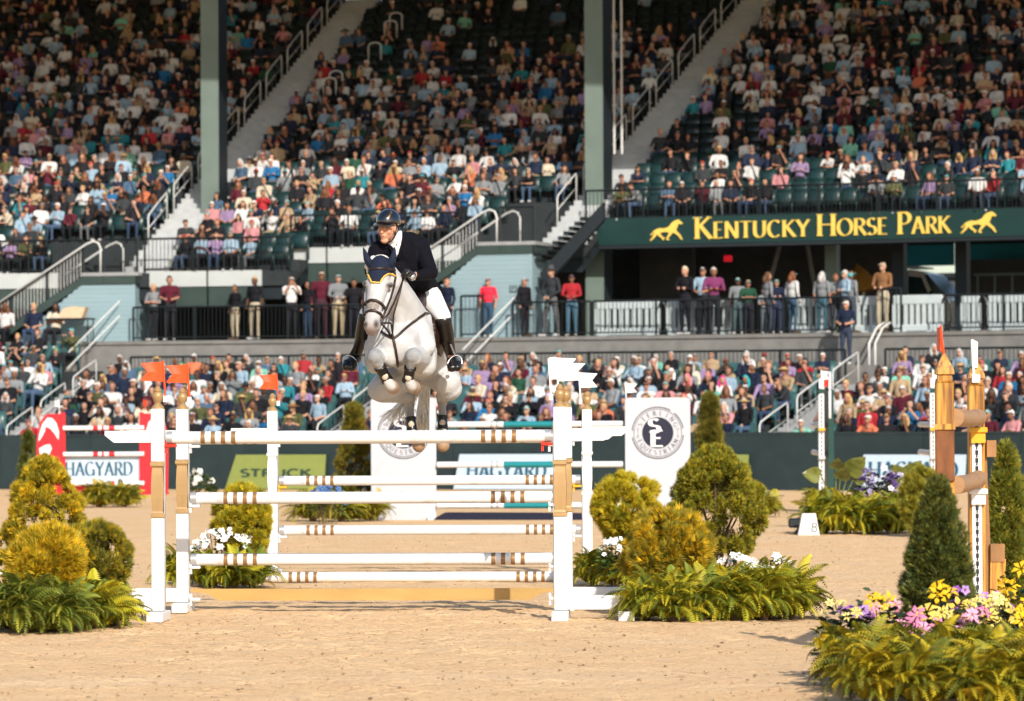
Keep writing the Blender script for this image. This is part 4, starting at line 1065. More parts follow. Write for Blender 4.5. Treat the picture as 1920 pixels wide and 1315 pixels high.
# ---------------------------------------------------------------- the park's sign across the upper deck
rS, zS = urow(4); zS += .08; rS -= .10
zA, zBm = zS + .0, zS - .76
sgn = thing('sign_board', 'long dark green sign with gold lettering and two galloping horses above the concourse', 'sign', M=frame(phi_px(1500, rS), rS, zBm))
SGI = sgn.matrix_world.inverted()
p = phi_px(1090, rS); pe = phi_px(2150, rS); w_ = 2.44 / rS
while p < pe:
    o = sweep(rect(rS, rS + .10, zBm, zA), p + .0015 / rS, p + w_ - .0015 / rS, 2).build('sign_panel', M_['signgreen']); fix_normals(o); o.parent = sgn; o.matrix_parent_inverse = SGI; p += w_
o = sweep(rect(rS + .02, rS + .4, zBm - .10, zBm - .004), phi_px(1090, rS), pe).build('lower_beam', M_['steeldark']); fix_normals(o); o.parent = sgn; o.matrix_parent_inverse = SGI
def sign_x(px): return (phi_px(px, rS) - phi_px(1500, rS)) * rS
def sign_T(x, z, d):                           # wraps the letters round the curved board
    return SGI @ SP(phi_px(1500, rS) + x / rS, rS + d, zBm + z)
def sign_word(txt, px0, px1, big, small):
    x0, x1 = sign_x(px0), sign_x(px1); tot = sum((GL[c][0] + .03) * (1 if i == 0 else .76) for i, c in enumerate(txt)); fx = (x1 - x0) / tot; x = x0
    for i, c in enumerate(txt):
        s = 1 if i == 0 else .76; h = big if i == 0 else small; mb = MB()
        glyph(mb, c, lambda a, b, d: sign_T(x + a * fx * s, .13 + b * h, d), W=.18, thin=.055, y0=-.045, y1=-.001)
        o = mb.build('letter', M_['signgold'], sgn); fix_normals(o); x += (GL[c][0] + .03) * s * fx
sign_word('KENTUCKY', 1303, 1521, .60, .46); sign_word('HORSE', 1533, 1668, .60, .46); sign_word('PARK', 1684, 1786, .60, .46)
HORSE = [(0, .30), (.06, .36), (.10, .46), (.20, .56), (.30, .60), (.42, .58), (.52, .62), (.60, .70), (.66, .84), (.74, .94), (.82, .98), (.86, 1.0), (.90, .96), (.97, .86), (1.0, .80), (.96, .77), (.90, .80), (.86, .76),
         (.84, .66), (.80, .54), (.80, .46), (.86, .36), (.93, .24), (.97, .08), (1.0, .03), (.95, .02), (.92, .10), (.86, .22), (.76, .34), (.70, .38), (.66, .30), (.60, .20), (.54, .10), (.60, .04), (.55, .0), (.49, .06), (.52, .18), (.56, .28), (.58, .38),
         (.48, .42), (.36, .40), (.30, .36), (.34, .24), (.44, .12), (.42, .04), (.37, .03), (.37, .11), (.26, .22), (.22, .32), (.16, .20), (.10, .10), (.04, .02), (.0, .0), (.0, .05), (.06, .14), (.10, .26), (.14, .38), (.12, .42), (.05, .26)]
for px0, px1 in ((1221, 1282), (1804, 1871)):
    x0, x1 = sign_x(px0), sign_x(px1); mb = MB(); n = len(HORSE)
    V = [sign_T(x0 + (x1 - x0) * a, .10 + b * .58, -.045) for a, b in HORSE] + [sign_T(x0 + (x1 - x0) * a, .10 + b * .58, -.001) for a, b in HORSE]
    mb.add(V, [tuple(range(n)), tuple(range(2 * n - 1, n - 1, -1))] + [(i, (i + 1) % n, (i + 1) % n + n, i + n) for i in range(n)])
    o = mb.build('galloping_horse_emblem', M_['signgold'], sgn)
    bm = bmesh.new(); bm.from_mesh(o.data); bmesh.ops.triangulate(bm, faces=[f for f in bm.faces if len(f.verts) > 4]); bmesh.ops.recalc_face_normals(bm, faces=bm.faces); bm.to_mesh(o.data); bm.free()

# ================================================================ CONCOURSE THINGS
# red exit sign
M_['exit'] = mat('red_sign_face', (.55, .01, .02), .4); bnode = M_['exit'].node_tree.nodes['Principled BSDF']; bnode.inputs['Emission Color'].default_value = (.8, .01, .03, 1); bnode.inputs['Emission Strength'].default_value = .35
Mx = frame(phi_px(1366, 118), 118, 0); zz = at(1366, 485, SP(phi_px(1366, 118), 118, 0).y).z
ex = thing('exit_sign', 'small glowing red exit sign in the dark concourse', 'sign', M=Mx @ Matrix.Translation((0, 0, zz)))
MB().box((-.12, -.03, -.09), (.12, .03, .09), bev=.01).build('housing', M_['exit'], ex)
# white moulded barricades with slots
M_['barricade'] = mat('white_plastic', (.42, .48, .50), .5, var=.05)
def barricade(px0, px1, label):
    r = RL + .95; a, b = phi_px(px0, r), phi_px(px1, r); L = (b - a) * r; o = thing('barricade', label, 'barricade', group='white slotted plastic barricades', M=frame(a, r, ZL))
    mb = MB(); H = 1.0
    mb.box((.05, -.05, .74), (L - .05, .05, H), bev=.03); mb.box((.05, -.06, .02), (L - .05, .06, .22), bev=.03)
    mb.box((.04, -.048, .2), (.15, .048, .76)); mb.box((L - .15, -.048, .2), (L - .04, .048, .76)); mb.build('frame', M_['barricade'], o)
    n = max(2, int((L - .3) / .17))
    for i in range(n): MB().box((.15 + (L - .3) * (i + .22) / n, -.035, .2), (.15 + (L - .3) * (i + .78) / n, .035, .76)).build('picket', M_['barricade'], o)
    for s in (.3, L - .3): MB().box((s - .12, -.25, 0), (s + .12, .25, .05)).build('foot', M_['barricade'], o)
    mb = MB(); mb.tube([(L + .03 + .15 * math.cos(t), -.02, .5 + .42 * math.sin(t)) for t in np.linspace(0, 2 * math.pi, 20)], .035, 6); mb.build('joint_ring', M_['black'], o)
for i, (a, b, s) in enumerate(((1114, 1240, 'beside the red hoodie'), (1248, 1375, 'behind the person in black dress'), (1480, 1560, 'behind the loose white shirt'), (1572, 1650, 'beside the brown jacket'), (1672, 1772, 'in front of the parked van'), (1800, 1842, 'short one right of the van'), (1850, 1990, 'at the right end of the concourse'))):
    barricade(a, b, 'white slotted plastic barricade on the concourse ' + s)
# parked white van behind the concourse
M_['vanpaint'] = mat('van_white_paint', (.78, .82, .83), .3, var=.04, coat=.5); M_['glass'] = mat('dark_glass', (.02, .05, .06), .25, var=.05, spec=.6)
rV = 127; Mx = frame(phi_px(1691, rV), rV, ZL - .1)
van = thing('van', 'white high-fronted van parked behind the concourse at right', 'van', M=Mx)
prof = [(-.4, .45), (2.75, .45), (2.80, .95), (2.25, 1.12), (1.55, 1.98), (.55, 2.10), (-.4, 2.12)]
MB().prism([(-3.2, .45), (1.80, .45), (1.86, 1.25), (1.45, 1.48), (.80, 2.24), (.3, 2.36), (-3.2, 2.40)], 0, 1.9).build('body', M_['vanpaint'], van)
MB().prism([(.22, 1.60), (.86, 1.60), (.64, 2.12), (.22, 2.16)], -.012, .02).build('side_window', M_['glass'], van)
MB().prism([(.98, 1.60), (1.40, 1.54), (.82, 2.20), (.72, 2.18)], -.01, 1.91, M=Matrix.Translation((.012, 0, .008))).build('windscreen', M_['glass'], van)
MB().box((-.1, .1, 2.42), (.5, 1.8, 2.47)).build('roof_rack', M_['pipe'], van)
for xw in (-2.2, 1.15):
    t = MB().tube([(xw, -.03, .38), (xw, .25, .38)], .38, 18).build('wheel', M_['black'], van); MB().tube([(xw, -.05, .38), (xw, -.031, .38)], .2, 12).build('rim', M_['pipe'], t)
MB().box((1.80, .1, .85), (1.88, .4, 1.05)).build('headlight', M_['glass'], van)
MB().tube([(.95, -.15, 1.6), (.95, -.02, 1.65)], .06, 8).build('mirror', M_['black'], van)
backdrop = thing('backdrop', 'dark shed wall added to block bright sky behind the parked van', 'backdrop', M=frame(phi_px(1800, 172), 172, 0))  # backdrop put in so no bright sky shows past the van
for i in range(9): MB().box((-9 + 2 * i, 0, 0), (-9 + 2 * i + 1.985, .1, 7.6)).build('wall_panel', M_['darkwall'], backdrop)
MB().box((-9.2, -.2, 7.6), (9.2, 3, 7.8)).build('roof', M_['steeldark'], backdrop)
# teal mesh screens hanging behind
M_['screen'] = mat('teal_mesh_screen', (.03, .26, .30), .8, var=.08, scale=1)
for x0, x1, y0, y1, lb in ((1694, 1792, 460, 499, 'teal mesh screen hanging above the parked van'), (1814, 1990, 457, 498, 'teal mesh screen at the right end above the barricades')):
    r = 131; ph = phi_px((x0 + x1) / 2, r); v = SP(ph, r, 0); W = (x1 - x0) / F * v.y
    Mx = frame(ph, r, 0); za, zb = at(x0, y1, v.y).z, at(x0, y0, v.y).z
    o = thing('mesh_screen', lb, 'screen', group='teal mesh screens', M=Mx @ Matrix.Translation((0, 0, za)))
    MB().box((-W / 2, 0, 0), (W / 2, .03, zb - za)).build('mesh_cloth', M_['screen'], o)
    MB().box((-W / 2, -.03, zb - za), (W / 2, .05, zb - za + .09)).build('frame', M_['steeldark'], o)
# trailer with grey windows at far right
r = 129; Mx = frame(phi_px(1815, r), r, ZL); tr_ = thing('trailer', 'dark trailer with pale window frames behind the right barricades', 'trailer', M=Mx)
MB().box((0, 0, .5), (5, 2, 2.6)).build('body', M_['darkwall'], tr_)
for i in range(4): MB().box((.3 + .55 * i, -.03, 1.3), (.36 + .55 * i, -.005, 2.1)).build('window_frame', M_['siding'], tr_)
MB().box((.2, -.03, 2.1), (2.2, -.005, 2.17)).build('window_frame', M_['siding'], tr_)
for s in (1.0, 3.8): MB().tube([(s, -.02, .35), (s, .25, .35)], .35, 14).build('wheel', M_['black'], tr_)
# tan tarp-like awning glimpsed in the concourse
M_['tan'] = mat('mustard_canvas', (.30, .14, .02), .8, var=.15)
r = 119.5; ph = phi_px(1620, r); v = SP(ph, r, 0); z0 = at(1610, 548, v.y).z; z1 = at(1610, 496, v.y).z; o = thing('umbrella', 'mustard canvas umbrella folded low in the dark concourse', 'umbrella', M=frame(ph, r, z0))
MB().lathe([(.50, 0), (.46, .12), (.30, .50), (.05, z1 - z0), (.02, z1 - z0 + .04)], 10, M=Matrix.Rotation(R(-14), 4, 'Y')).build('canopy', M_['tan'], o); MB().tube([(0, 0, ZL - z0), (0, 0, .3)], .03, 6).build('pole', M_['pipe'], o)
# cardboard box on the left terrace
M_['card'] = mat('cardboard', (.58, .42, .28), .8, var=.08)
r = RL - .1; ph = phi_px(138, r); v = SP(ph, r, 0); zc = at(138, 597, v.y).z
o = thing('table', 'black folding table below the left stair tower', 'table', M=frame(ph, r, 3.785)); H = zc - 3.785
MB().box((-.75, -.3, H - .04), (.55, .3, H)).build('table_top', M_['black'], o)
for sx in (-.7, .5):
    for sy in (-.25, .25): MB().tube([(sx, sy, 0), (sx, sy, H - .04)], .02, 4).build('leg', M_['black'], o)
o = MB().prism([(-.42, 0), (.30, 0), (.42, .30), (.05, .33), (-.24, .28)], -.2, .15).build('pizza_box', M_['card'], M=frame(ph, r, zc)); tag(o, 'open cardboard box on the black table below the left stair tower', 'box')
# ================================================================ JUMPS
def yaw_frame(a, b):
    """origin at a on the ground, x towards b, y away from the camera"""
    d = Vector((b[0] - a[0], b[1] - a[1], 0)); L = d.length; d.normalize(); n = Vector((-d.y, d.x, 0))
    M = Matrix(((d.x, n.x, 0), (d.y, n.y, 0), (0, 0, 1))).to_4x4(); M.translation = (a[0], a[1], 0); return M, L
def standard(M, x, sg, label, cups=(), redcup=None, yellow=None, group='white jump standards with gold finials', pan='gold'):
    o = thing('jump_standard', label, 'jump standard', group=group, M=M @ Matrix.Translation((x, 0, 0)))
    W = M_['white']
    MB().box((-.054, -.054, .09), (.054, .054, .893), bev=.005).build('post', W, o)
    q = math.sqrt(2); prof = [(.058, .895), (.060, .90), (.060, .925), (.050, .935), (.046, .95), (.053, 1.06), (.054, 1.16), (.050, 1.27), (.045, 1.325), (.050, 1.335), (.060, 1.345), (.060, 1.372), (.055, 1.378)]
    MB().lathe([(r * q, z) for r, z in prof], 4, M=Matrix.Rotation(R(45), 4, 'Z')).build('turned_panel', M_[pan], o)
    MB().box((-.054, -.054, 1.38), (.054, .054, 1.838), bev=.005).build('upper_post', W, o)
    MB().lathe([(.055, 1.839), (.055, 1.852), (.046, 1.862), (.036, 1.872), (.024, 1.886), (.026, 1.895), (.038, 1.912), (.046, 1.94), (.048, 1.958), (.038, 1.976), (.028, 1.985), (.034, 1.992), (.034, 2.004), (.026, 2.012), (.018, 2.03), (.012, 2.034)], 14).build('finial', M_['gold'], o, smooth=True, auto=40)
    MB().box((-sg * .0545 if sg < 0 else -.062, -.028, .12), (-sg * .062 if sg < 0 else -.0545, .028, 1.72)).build('cup_track', M_['silver'], o)
    MB().box((-.072, -.26, 0), (.072, .26, .085), bev=.008).build('foot', W, o)
    a, b = sorted((sg * .05, sg * .60)); MB().box((a, -.045, .092), (b, .045, .215), bev=.006).build('base_beam', W, o)
    a, b = sorted((sg * .50, sg * .64)); MB().box((a, -.2, 0), (b, .2, .085), bev=.006).build('foot', W, o)
    MB().prism([(sg * .056, 1.546), (sg * .056, 1.648), (sg * .46, 1.648), (sg * .46, 1.61), (sg * .38, 1.546)], -.03, .03).build('arm', W, o)
    for z, mt in [(c, 'white') for c in cups] + ([(redcup, 'redcup')] if redcup else []) + ([(yellow, 'yellowcup')] if yellow else []):
        a, b = sorted((-sg * .064, -sg * .16)); MB().box((a, -.045, z - .082), (b, .045, z - .057), bev=.004).box((a if sg > 0 else a, -.03, z - .13), (a + .02, .03, z - .02)).build('cup', M_[mt], o)
    return o
def pole(M, x0, x1, z, label, y=0.0, rad=.054, bands=True, mt='whitepole', group='white jump poles with gold bands', off=.32):
    L = x1 - x0; o = thing('jump_pole', label, 'jump pole', group=group, M=M @ Matrix.Translation(((x0 + x1) / 2, y, z)))
    MB().tube([(-L / 2 + .03, 0, 0), (L / 2 - .03, 0, 0)], rad, 20).build('pole', M_[mt], o, smooth=True, auto=40)
    for s in (-1, 1):
        a, b = sorted((s * L / 2, s * (L / 2 - .055))); MB().tube([(a, 0, 0), (b, 0, 0)], rad + .0015, 20).build('end_tape', M_['silver'], o, smooth=True, auto=40)
        if bands:
            for k in range(4):
                c = s * (L / 2 - off - .0885 * k); MB().tube([(c - .019, 0, 0), (c + .019, 0, 0)], rad + .0012, 20).build('gold_band', M_['goldband'], o, smooth=True, auto=40)
    return o
def flag(M, x, y, z, sg, mt, label, cat='flag', group=None, h=.17, w=.20, lean=.02, ang=0.0):
    """stick beside the finial, swallow-tailed cloth flying to sg"""
    o = thing('flag', label, cat, group=group, M=M @ Matrix.Translation((x, y, z)) @ Matrix.Rotation(ang, 4, 'Z'))
    MB().tube([(0, 0, -.03), (-.3 * lean, 0, .10), (-lean, 0, .30)], .009, 6).build('stick', M_[mt], o)
    MB().box((-.018, -.018, -.06), (.018, .018, -.005), bev=.003).build('clip', M_['white'], o)
    x0 = -lean * .6; poly = [(0, .0), (0, h), (sg * w, h - .012), (sg * w * .70, h * .55), (sg * w * .93, .008)]
    cl = MB(); nx = 10; ny = 4; V = []
    def col_(t): # wavy cloth sheet with thickness
        return .012 * math.sin(t * 5.0) * t
    for side in (-.002, .002):
        for i in range(nx + 1):
            t = i / nx
            top = h - .012 * t; bot = .008 * t
            for j in range(ny + 1):
                v = j / ny; notch = 1 - .30 * (1 - abs(2 * v - 1)) ; X = sg * w * t * (notch if True else 1)
                V.append((x0 + X, side + col_(t), .12 + bot + (top - bot) * v))
    n1 = (nx + 1) * (ny + 1); Fc = []
    for i in range(nx):
        for j in range(ny):
            a = i * (ny + 1) + j; Fc.append((a, a + ny + 1, a + ny + 2, a + 1)); Fc.append((n1 + a, n1 + a + 1, n1 + a + ny + 2, n1 + a + ny + 1))
    for i in range(nx):
        for j in (0, ny):
            a = i * (ny + 1) + j; Fc.append((a, a + ny + 1, n1 + a + ny + 1, n1 + a))
    for j in range(ny):
        a = nx * (ny + 1) + j; Fc.append((a, a + 1, n1 + a + 1, n1 + a))
    c = cl.add(V, Fc).build('cloth', M_[mt], o); fix_normals(c)
    return o
def P2(px, D): return (gx(px, D), D)
RG = 'red flags on the jump standards'; WG = 'white flags on the jump standards'
# ---- oxer: landing element (near) and take-off element behind it
MF, LF = yaw_frame(P2(296, 34.60), P2(1049.7, 34.42))
standard(MF, 0, -1, 'leftmost white jump standard with gold panel and red cup, nearest the camera', redcup=1.587)
standard(MF, LF, 1, 'foremost right white jump standard with gold panel holding the top pole', redcup=1.587)
pole(MF, .075, LF - .075, 1.587, 'topmost white jump pole with gold bands, nearest the camera')
flag(MF, .065, 0, 1.955, -1, 'flagred', 'leftmost red swallow-tailed flag on the nearest standard', group=RG)
flag(MF, LF - .075, 0, 1.955, 1, 'flagwhite', 'large white swallow-tailed flag on the foremost right standard', group=WG, h=.19, w=.23)
MT, LT = yaw_frame(P2(342, 36.25), P2(1061, 36.07))
standard(MT, 0, -1, 'second white jump standard from left, holding the gold plank', cups=(1.57, 1.03, .474, .185))
standard(MT, LT, 1, 'right white jump standard half hidden behind the foremost right one', cups=(1.57, 1.03, .474, .185))
pole(MT, .075, LT - .075, 1.572, 'white jump pole hidden just behind the topmost near pole')
pole(MT, .075, LT - .075, 1.03, 'white jump pole with gold bands halfway up the near jump')
pole(MT, .075, LT - .075, .474, 'low white jump pole with gold bands above the gold plank')
pk = thing('jump_plank', 'gold painted plank with notched ends at foot of the near jump', 'plank', M=MT)
MB().prism([(.075, .208), (LT - .075, .208), (LT - .075, .185), (LT - .22, .165), (LT - .33, .102), (.33, .102), (.22, .165), (.075, .185)], -.014, .014).build('plank', M_['plank'], pk)
flag(MT, .065, 0, 1.955, -1, 'flagred', 'second red swallow-tailed flag from the left', group=RG)
flag(MT, LT - .07, 0, 1.955, 1, 'flagwhite', 'white swallow-tailed flag just behind the large white one', group=WG, h=.17, w=.25, lean=.0)
# ---- vertical one stride further back
MBk, LB = yaw_frame(P2(511, 44.2), P2(1100.7, 44.0))
standard(MBk, 0, -1, 'white jump standard in front of the lime board, left of the horse', cups=(1.57, .516), yellow=1.064, pan='white')
standard(MBk, LB, 1, 'slim white jump standard right of the foremost pair, further back', cups=(1.57, .516), yellow=1.064, pan='white')
pole(MBk, .075, LB - .075, 1.565, 'top pole of the far white jump hidden behind the near poles')
pole(MBk, .075, LB - .075, 1.064, 'white gold-banded pole of the far jump on yellow cups')
pole(MBk, .075, LB - .075, .516, 'white gold-banded middle pole of the far jump')
pole(MBk, .04, LB - .1, .056, 'white gold-banded pole lying on the sand before the far jump', y=-1.45)
flag(MBk, .065, 0, 1.955, -1, 'flagred', 'red swallow-tailed flag on the standard before the lime board', group=RG)
flag(MBk, LB - .07, 0, 1.955, 1, 'flagwhite', 'small white swallow-tailed flag right of the large white flags', group=WG)

# ---- logo panels of the white and teal jump
def ring(mb, r0, r1, y0, y1, a0=0, a1=360, n=48):
    pts = [(math.cos(R(a0 + (a1 - a0) * i / n)), math.sin(R(a0 + (a1 - a0) * i / n))) for i in range(n + 1)]
    V = []
    for (c, s) in pts: V += [(r0 * c, y0, r0 * s), (r1 * c, y0, r1 * s), (r1 * c, y1, r1 * s), (r0 * c, y1, r0 * s)]
    Fc = []
    for i in range(n):
        for j in range(4): Fc.append((4 * i + j, 4 * i + (j + 1) % 4, 4 * i + 4 + (j + 1) % 4, 4 * i + 4 + j))
    mb.add(V, Fc)
def logo_panel(px, label):
    g = ground(px, 975); Mx = Matrix.Translation((g.x, g.y, 0)); s = g.y / F
    o = thing('logo_panel_wing', label, 'jump standard', group='white logo panel wings', M=Mx); H = (975 - 746) * s; w = 61 * s
    poly = [(-w, 0), (w, 0)] + [(w - .06 + .06 * math.cos(a), H - .06 + .06 * math.sin(a)) for a in np.linspace(0, math.pi / 2, 5)] + [(-w + .06 + .06 * math.cos(a), H - .06 + .06 * math.sin(a)) for a in np.linspace(math.pi / 2, math.pi, 5)]
    MB().prism(poly, -.05, .05).build('panel', M_['panel'], o)
    for sx in (-w + .1, w - .1): MB().box((sx - .05, -.35, 0), (sx + .05, .35, .07), bev=.01).build('foot', M_['white'], o)
    lg = bpy.data.objects.new('round_logo', None); col.objects.link(lg); lg.parent = o; lg.location = (0, -.05, (975 - 812) * s)
    r = 49 * s
    def lb(mb, nm, mt): c = mb.build(nm, M_[mt], lg); fix_normals(c)
    mb = MB(); ring(mb, r * .965, r, -.006, -.001, 60, 175); ring(mb, r * .965, r, -.006, -.001, 190, 355); ring(mb, r * .965, r, -.006, -.001, 10, 50); lb(mb, 'outer_ring', 'blackink')
    mb = MB(); ring(mb, r * .90, r * .925, -.006, -.001); lb(mb, 'inner_ring', 'greyink')
    mb = MB(); ring(mb, r * .001, r * .60, -.006, -.001); lb(mb, 'navy_disc', 'navy')
    h = r * .62
    for ch, x, z, k in (('S', -.36, .0, 1.25), ('E', -.31, -.52, 1.45)):
        mb = MB()
        glyph(mb, ch, lambda a, b, d: Vector((x * r + a * h * k, d, z * r + b * h * (.85 if ch == 'S' else 1))), W=.22 if ch == 'S' else .2, thin=.085, y0=-.012 - (.004 if ch == 'E' else 0), y1=-.0062); lb(mb, 'letter', 'flagwhite')
    for word, a0, a1, up in (('STERLING', 155, 25, True), ('EQUESTRIAN', 205, 335, False)):
        for i, ch in enumerate(word):
            a = R(a0 + (a1 - a0) * (i + .0) / (len(word) - 1)); rr = r * .755; hh = r * .17
            def T(x, y, d):
                u = (x - GL[ch][0] / 2) * hh * 1.05; v = (y - .5) * hh
                if up: ca, sa = math.cos(a - math.pi / 2), math.sin(a - math.pi / 2)
                else: ca, sa = math.cos(a + math.pi / 2), math.sin(a + math.pi / 2)
                return Vector((rr * math.cos(a) + u * ca - v * sa, d, rr * math.sin(a) + u * sa + v * ca))
            mb = MB(); glyph(mb, ch, T, W=.17, thin=.07, y0=-.006, y1=-.001); lb(mb, 'letter', 'greyink')
    for sx in (-1, 1):
        mb = MB()
        for dz in (-.06, .06): mb.tube([(sx * r * .76 + .02 * math.cos(t), -.004, dz * 1.1 + .02 * math.sin(t)) for t in np.linspace(0, 6.28, 10)], .003, 4)
        mb.tube([(sx * r * .76, -.004, -.045), (sx * r * .76, -.004, .045)], .003, 4); lb(mb, 'bit_emblem', 'greyink')
    return o, g
pl, gl = logo_panel(757.5, 'white panel wing with round navy logo, behind the horse'); pr, gr = logo_panel(1234, 'white panel wing with round navy logo beside the clipped shrubs')
MS, LS = yaw_frame((gl.x, gl.y), (gr.x, gr.y)); s_ = gl.y / F
for y, lb_ in ((797, 'top'), (872, 'middle'), (948, 'lowest')):
    z = (975 - y) * s_; x0, x1 = .60, LS - .60; L = x1 - x0
    o = thing('jump_pole', lb_ + ' white and teal pole of the logo panel jump', 'jump pole', group='white and teal jump poles', M=MS @ Matrix.Translation((0, 0, z)))
    for a, b, mt in ((0, .36, 'whitepole'), (.36, .70, 'teal'), (.70, 1, 'whitepole')): MB().tube([(x0 + L * a, 0, 0), (x0 + L * b, 0, 0)], .052, 16).build('pole_section', M_[mt], o, smooth=True, auto=40)
    for k in (.29, .32): MB().tube([(x0 + L * k, 0, 0), (x0 + L * k + .035, 0, 0)], .0535, 16).build('band', M_['silver'], o, smooth=True, auto=40)
o = MB().prism([(.55, 0), (LS - .55, 0), (LS - .55, .11), (LS / 2, .125), (.75, .13), (.6, .05)], -.12, .12).build('ground_pole', M_['navy'], M=MS); tag(o, 'navy ground rail lying between the logo panels', 'ground rail')
flag(MS, .62, 0, 1.9, 1, 'redcup', 'red flag on the logo panel wing glimpsed behind the horse', group=RG, w=.16, h=.35); flag(MS, LS - .54, 0, 2.06, 1, 'flagwhite', 'white flag standing above the right logo panel', group=WG, w=.20, h=.16)

# ---- banner boards leaning on the wall
def board(px0, px1, y0, y1, mt, label, words=(), group='banner boards along the arena wall', skew=.05):
    r = RW - .30; ph = phi_px((px0 + px1) / 2, r); v = SP(ph, r, 0); s = v.y / F; W = (px1 - px0) * s; za = max(.02, at((px0 + px1) / 2, y1, v.y).z); zb = at((px0 + px1) / 2, y0, v.y).z
    Mx = frame(ph, r, za) @ Matrix.Rotation(R(-9), 4, 'X'); o = thing('banner_board', label, 'banner', group=group, M=Mx); H = zb - za
    MB().prism([(-W / 2 - skew, 0), (W / 2, 0), (W / 2, H), (-W / 2, H)], 0, .03).build('board', M_[mt], o)
    for txt, x0, x1, ya, yb, ink, kw in words:
        text_letters(txt, o, -W / 2 + (x0 - px0) * s, (y1 - yb) * s, (yb - ya) * s, M_[ink], width=(x1 - x0) * s, y0=-.012, y1=-.001, **kw)
    return o
board(432, 612, 852, 918, 'lime', 'lime green board with dark lettering leaning on the wall left of the horse', (('STRUCK', 443, 588, 881, 895, 'darkink', dict(sans=True, W=.2)),), skew=.25)
board(850, 1045, 851, 918, 'board', 'pale blue lettered board leaning on the wall between the logo panels', (('HAGYARD', 866, 1028, 868, 898, 'ink', dict(W=.2)),), skew=.12)
board(1300, 1402, 852, 921, 'lime', 'plain lime green board half hidden behind the conical evergreen')
board(1607, 1813, 852, 914, 'board', 'pale blue lettered board on the wall behind the purple flowers', (('HAGYARD', 1618, 1800, 866, 897, 'ink', dict(W=.2)), ('EQUINE MEDICAL', 1615, 1735, 904, 911, 'greyink', dict(W=.2))))

# ---- red and white jump far left
Dj = 94.5; sj = Dj / F
def zr(py): return at(150, py, Dj).z
MR = Matrix.Translation((gx(94, Dj), Dj, 0)) @ Matrix.Rotation(R(2), 4, 'Z')
def red_wing(M, mirror, label):
    o = thing('red_wing', label, 'jump standard', group='red jump wings with white horse-head emblem', M=M); m = -1 if mirror else 1
    w = 24 * sj; H = zr(776)
    top = [(m * (-.02 + w * 1.0 * math.cos(a)), H - .75 + .75 * math.sin(a)) for a in np.linspace(math.pi / 2, math.pi, 9)]
    MB().prism([(m * w * 1.08, 0), (m * w * 1.08, H)] + top + [(-m * w, 0)], -.04, .04).build('panel', M_['red'], o)
    MB().box((min(m * w * .86, m * w * 1.2), -.06, 0), (max(m * w * .86, m * w * 1.2), -.041, H + .03)).build('post', M_['red'], o)
    z0 = H - .80
    V = [(m * (.25 - .48 * t), z0 + .1) for t in ()]
    crest = [(m * .20, H - .62), (m * .21, H - .42), (m * .15, H - .22), (m * .05, H - .10), (m * -.06, H - .09), (m * -.18, H - .24), (m * -.26, H - .50), (m * -.27, H - .66), (m * -.18, H - .52), (m * -.12, H - .40), (m * -.115, H - .30), (m * .0, H - .34), (m * .10, H - .46)]
    mb = MB().prism(crest, -.046, -.0405); c = mb.build('white_emblem', M_['white'], o); bm = bmesh.new(); bm.from_mesh(c.data); bmesh.ops.triangulate(bm, faces=[f for f in bm.faces if len(f.verts) > 4]); bmesh.ops.recalc_face_normals(bm, faces=bm.faces); bm.to_mesh(c.data); bm.free()
    MB().prism([(m * -.26, H - .82), (m * -.12, H - .74), (m * .0, H - .72), (m * .04, H - .82), (m * -.02, H - .96), (m * -.08, H - 1.2), (m * -.2, H - 1.2)], -.046, -.0405).build('white_emblem', M_['white'], o)
    MB().box((-w, -.4, 0), (w, .4, .07)).build('foot', M_['red'], o)
    return o
red_wing(MR, False, 'red jump wing with white horse-head emblem above the golden shrub'); LR_ = (290 - 94) * sj
red_wing(MR @ Matrix.Translation((LR_, 0, 0)), True, 'red jump wing partly hidden behind the two leftmost white standards')
for y, lb_ in ((803, 'top'), (852, 'middle'), (907, 'lowest')):
    z = zr(y); x0, x1 = 25 * sj, LR_ - 20 * sj; o = thing('jump_pole', lb_ + ' red and white striped pole of the far left jump', 'jump pole', group='red and white jump poles', M=MR @ Matrix.Translation((0, -.1, z)))
    MB().tube([(x0, 0, 0), (x1, 0, 0)], .055, 14).build('pole', M_['whitepole'], o, smooth=True, auto=40)
    for c, hw in ((.40, .06), (.49, .025), (.60, .07)): MB().tube([(x0 + (x1 - x0) * c - hw, 0, 0), (x0 + (x1 - x0) * c + hw, 0, 0)], .0565, 14).build('red_band', M_['red'], o, smooth=True, auto=40)
bo = thing('banner_board', 'pale blue lettered panel hanging in the red and white jump', 'banner', group='banner boards along the arena wall', M=MR @ Matrix.Translation((0, .02, zr(909))))
x0, x1 = 25 * sj, LR_ - 22 * sj; MB().box((x0, 0, 0), (x1, .03, zr(856) - zr(909))).build('board', M_['board'], bo)
text_letters('HAGYARD', bo, x0 + 2 * sj, (909 - 892) * sj, 25 * sj, M_['ink'], width=128 * sj, y0=-.012, y1=-.001, W=.2)
o = MB().box((x0, .0, 0), (x1, .03, .26)).build('filler_board', M_['red'], M=MR @ Matrix.Translation((0, .05, 0))); tag(o, 'low red filler board under the lettered panel of the red jump', 'board')
flag(MR, .22, 0, zr(772), -1, 'flagwhite', 'tiny white flag on the red wing above the golden shrub', group=WG, w=.10, h=.14)
flag(MR @ Matrix.Translation((LR_, 0, 0)), -.25, 0, zr(772), 1, 'redcup', 'tiny red flag on the half hidden red wing', group=RG, w=.09, h=.14)

